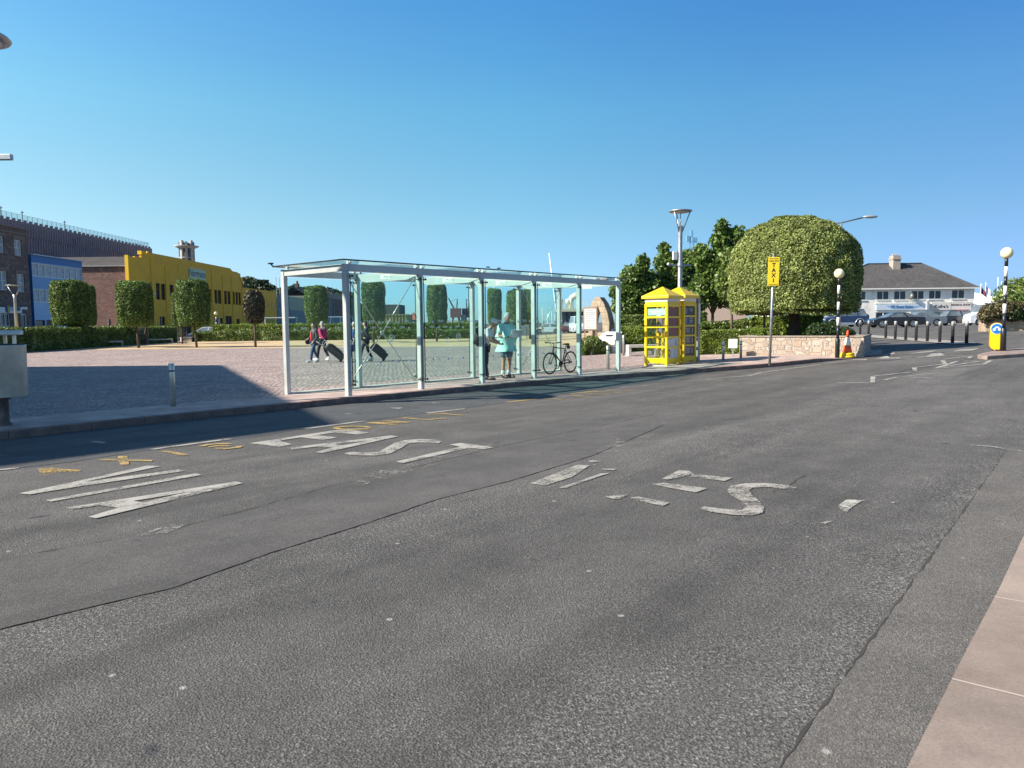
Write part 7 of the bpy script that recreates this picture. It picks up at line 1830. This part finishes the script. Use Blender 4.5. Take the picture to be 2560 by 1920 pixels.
# ------------------------------------------------------------------ bicycle
pr=on(1424,930.5); pf=on(1377,936.5)
ctr=(pr+pf)/2; dirv=(pf-pr); ang=math.atan2(-sS.y,-sS.x)
t=thing('bicycle','black bicycle leaning inside the shelter between two posts','bicycle',ctr,ang)
WR=.335; WB=.525
bk=M('bike_black',(.016,.017,.018),.35,.2,var=.1)
Tm=Matrix.Rotation(math.pi/2,3,'X')
for x in (-WB,WB):
    mb=MB(); n=40
    mb.tube([(x+WR*.965*math.cos(2*math.pi*k/n),0,WR+WR*.965*math.sin(2*math.pi*k/n)) for k in range(n+1)],.020,8,cap=False); w=mb.build('wheel',rubber,t,world=False)
    mb=MB(); mb.tube([(x+WR*.90*math.cos(2*math.pi*k/n),0,WR+WR*.90*math.sin(2*math.pi*k/n)) for k in range(n+1)],.010,6,cap=False); mb.build('rim',M('bike_rim',(.12,.12,.125),.35,.8,var=.1),w,world=False)
    mb=MB()
    for k in range(18): a=2*math.pi*k/18; mb.tube([(x,.03*(1 if k%2 else -1),WR),(x+WR*.89*math.cos(a),0,WR+WR*.89*math.sin(a))],.0016,4)
    mb.build('spokes',steel,w,world=False)
    mb=MB(); mb.lathe([(.025,-.045),(.025,.045)],10,(x,0,WR),Tm); mb.build('hub',dkmet,w,world=False)
bb=Vector((-.09,0,.29)); st=Vector((-.26,0,.76)); ht=Vector((.34,0,.82)); hb_=Vector((.37,0,.68)); rw=Vector((-WB,0,WR)); fw=Vector((WB,0,WR))
mb=MB()
for a,b,r in ((bb,st,.018),(st,ht,.017),(bb,hb_,.021),(ht,hb_,.022)): mb.tube([a,b],r,8)
for s_ in (-1,1):
    o=Vector((0,.05*s_,0)); mb.tube([bb+o*.6,rw+o],.011,6); mb.tube([st+Vector((.02,0,-.04))+o*.4,rw+o],.010,6)
mb.build('frame',bk,t,world=False)
mb=MB()
for s_ in (-1,1): o=Vector((0,.05*s_,0)); mb.tube([hb_+Vector((.005,0,-.03))+o*.9,hb_+Vector((.03,0,-.12))+o,fw+o],.013,6)
mb.bar(hb_+Vector((.005,-.05,-.03)),hb_+Vector((.005,.05,-.03)),.035,.03); mb.build('fork',bk,t,world=False)
mb=MB(); mb.tube([ht,ht+Vector((-.02,0,.10)),ht+Vector((.07,0,.14))],.014,8); mb.tube([ht+Vector((.03,-.30,.155)),ht+Vector((.07,-.12,.14)),ht+Vector((.07,.12,.14)),ht+Vector((.03,.30,.155))],.013,8); hd=mb.build('handlebar',bk,t,world=False)
for s_ in (-1,1):
    mb=MB(); mb.tube([ht+Vector((.04,s_*.19,.152)),ht+Vector((.025,s_*.32,.157))],.018,8); mb.build('grip',rubber,hd,world=False)
    mb=MB(); mb.tube([ht+Vector((.05,s_*.17,.150)),ht+Vector((.11,s_*.24,.12))],.006,5); mb.build('brake_lever',dkmet,hd,world=False)
mb=MB(); mb.tube([st,st+Vector((-.035,0,.12))],.013,8); mb.build('seat_post',steel,t,world=False)
mb=MB(); mb.ell(st+Vector((-.10,0,.14)),(.10,.075,.035),12,8); mb.ell(st+Vector((.03,0,.145)),(.13,.028,.025),12,8); mb.build('saddle',rubber,t,world=False)
mb=MB(); mb.ell(st+Vector((-.15,0,.05)),(.08,.05,.06),10,8); mb.build('saddle_bag',MATS['black_nylon'],t,world=False)
mb=MB(); mb.lathe([(.095,-.006),(.095,.006)],24,bb+Vector((0,-.06,0)),Tm); mb.bar(bb+Vector((0,-.075,0)),bb+Vector((.10,-.08,-.13)),.022,.014); mb.bar(bb+Vector((0,.06,0)),bb+Vector((-.10,.065,.13)),.022,.014); mb.build('crankset',M('crank_metal',(.08,.08,.085),.35,.8,var=.1),t,world=False)
for s_,o in ((-1,Vector((.10,-.13,-.13))),(1,Vector((-.10,.12,.13)))): mb=MB(); c=bb+o; mb.box(c.x-.045,c.x+.045,c.y-.05,c.y+.05,c.z-.012,c.z+.012); mb.build('pedal',rubber,t,world=False,bev=.004)
mb=MB(); mb.tube([bb+Vector((0,-.058,.085)),rw+Vector((0,-.05,.05))],.005,4); mb.tube([bb+Vector((0,-.058,-.09)),rw+Vector((.02,-.05,-.10)),rw+Vector((-.0,-.05,-.05))],.005,4); mb.build('chain',dkmet,t,world=False)
mb=MB(); mb.lathe([(.055,-.012),(.03,.012)],14,rw+Vector((0,-.05,0)),Tm); mb.build('sprocket',dkmet,t,world=False)
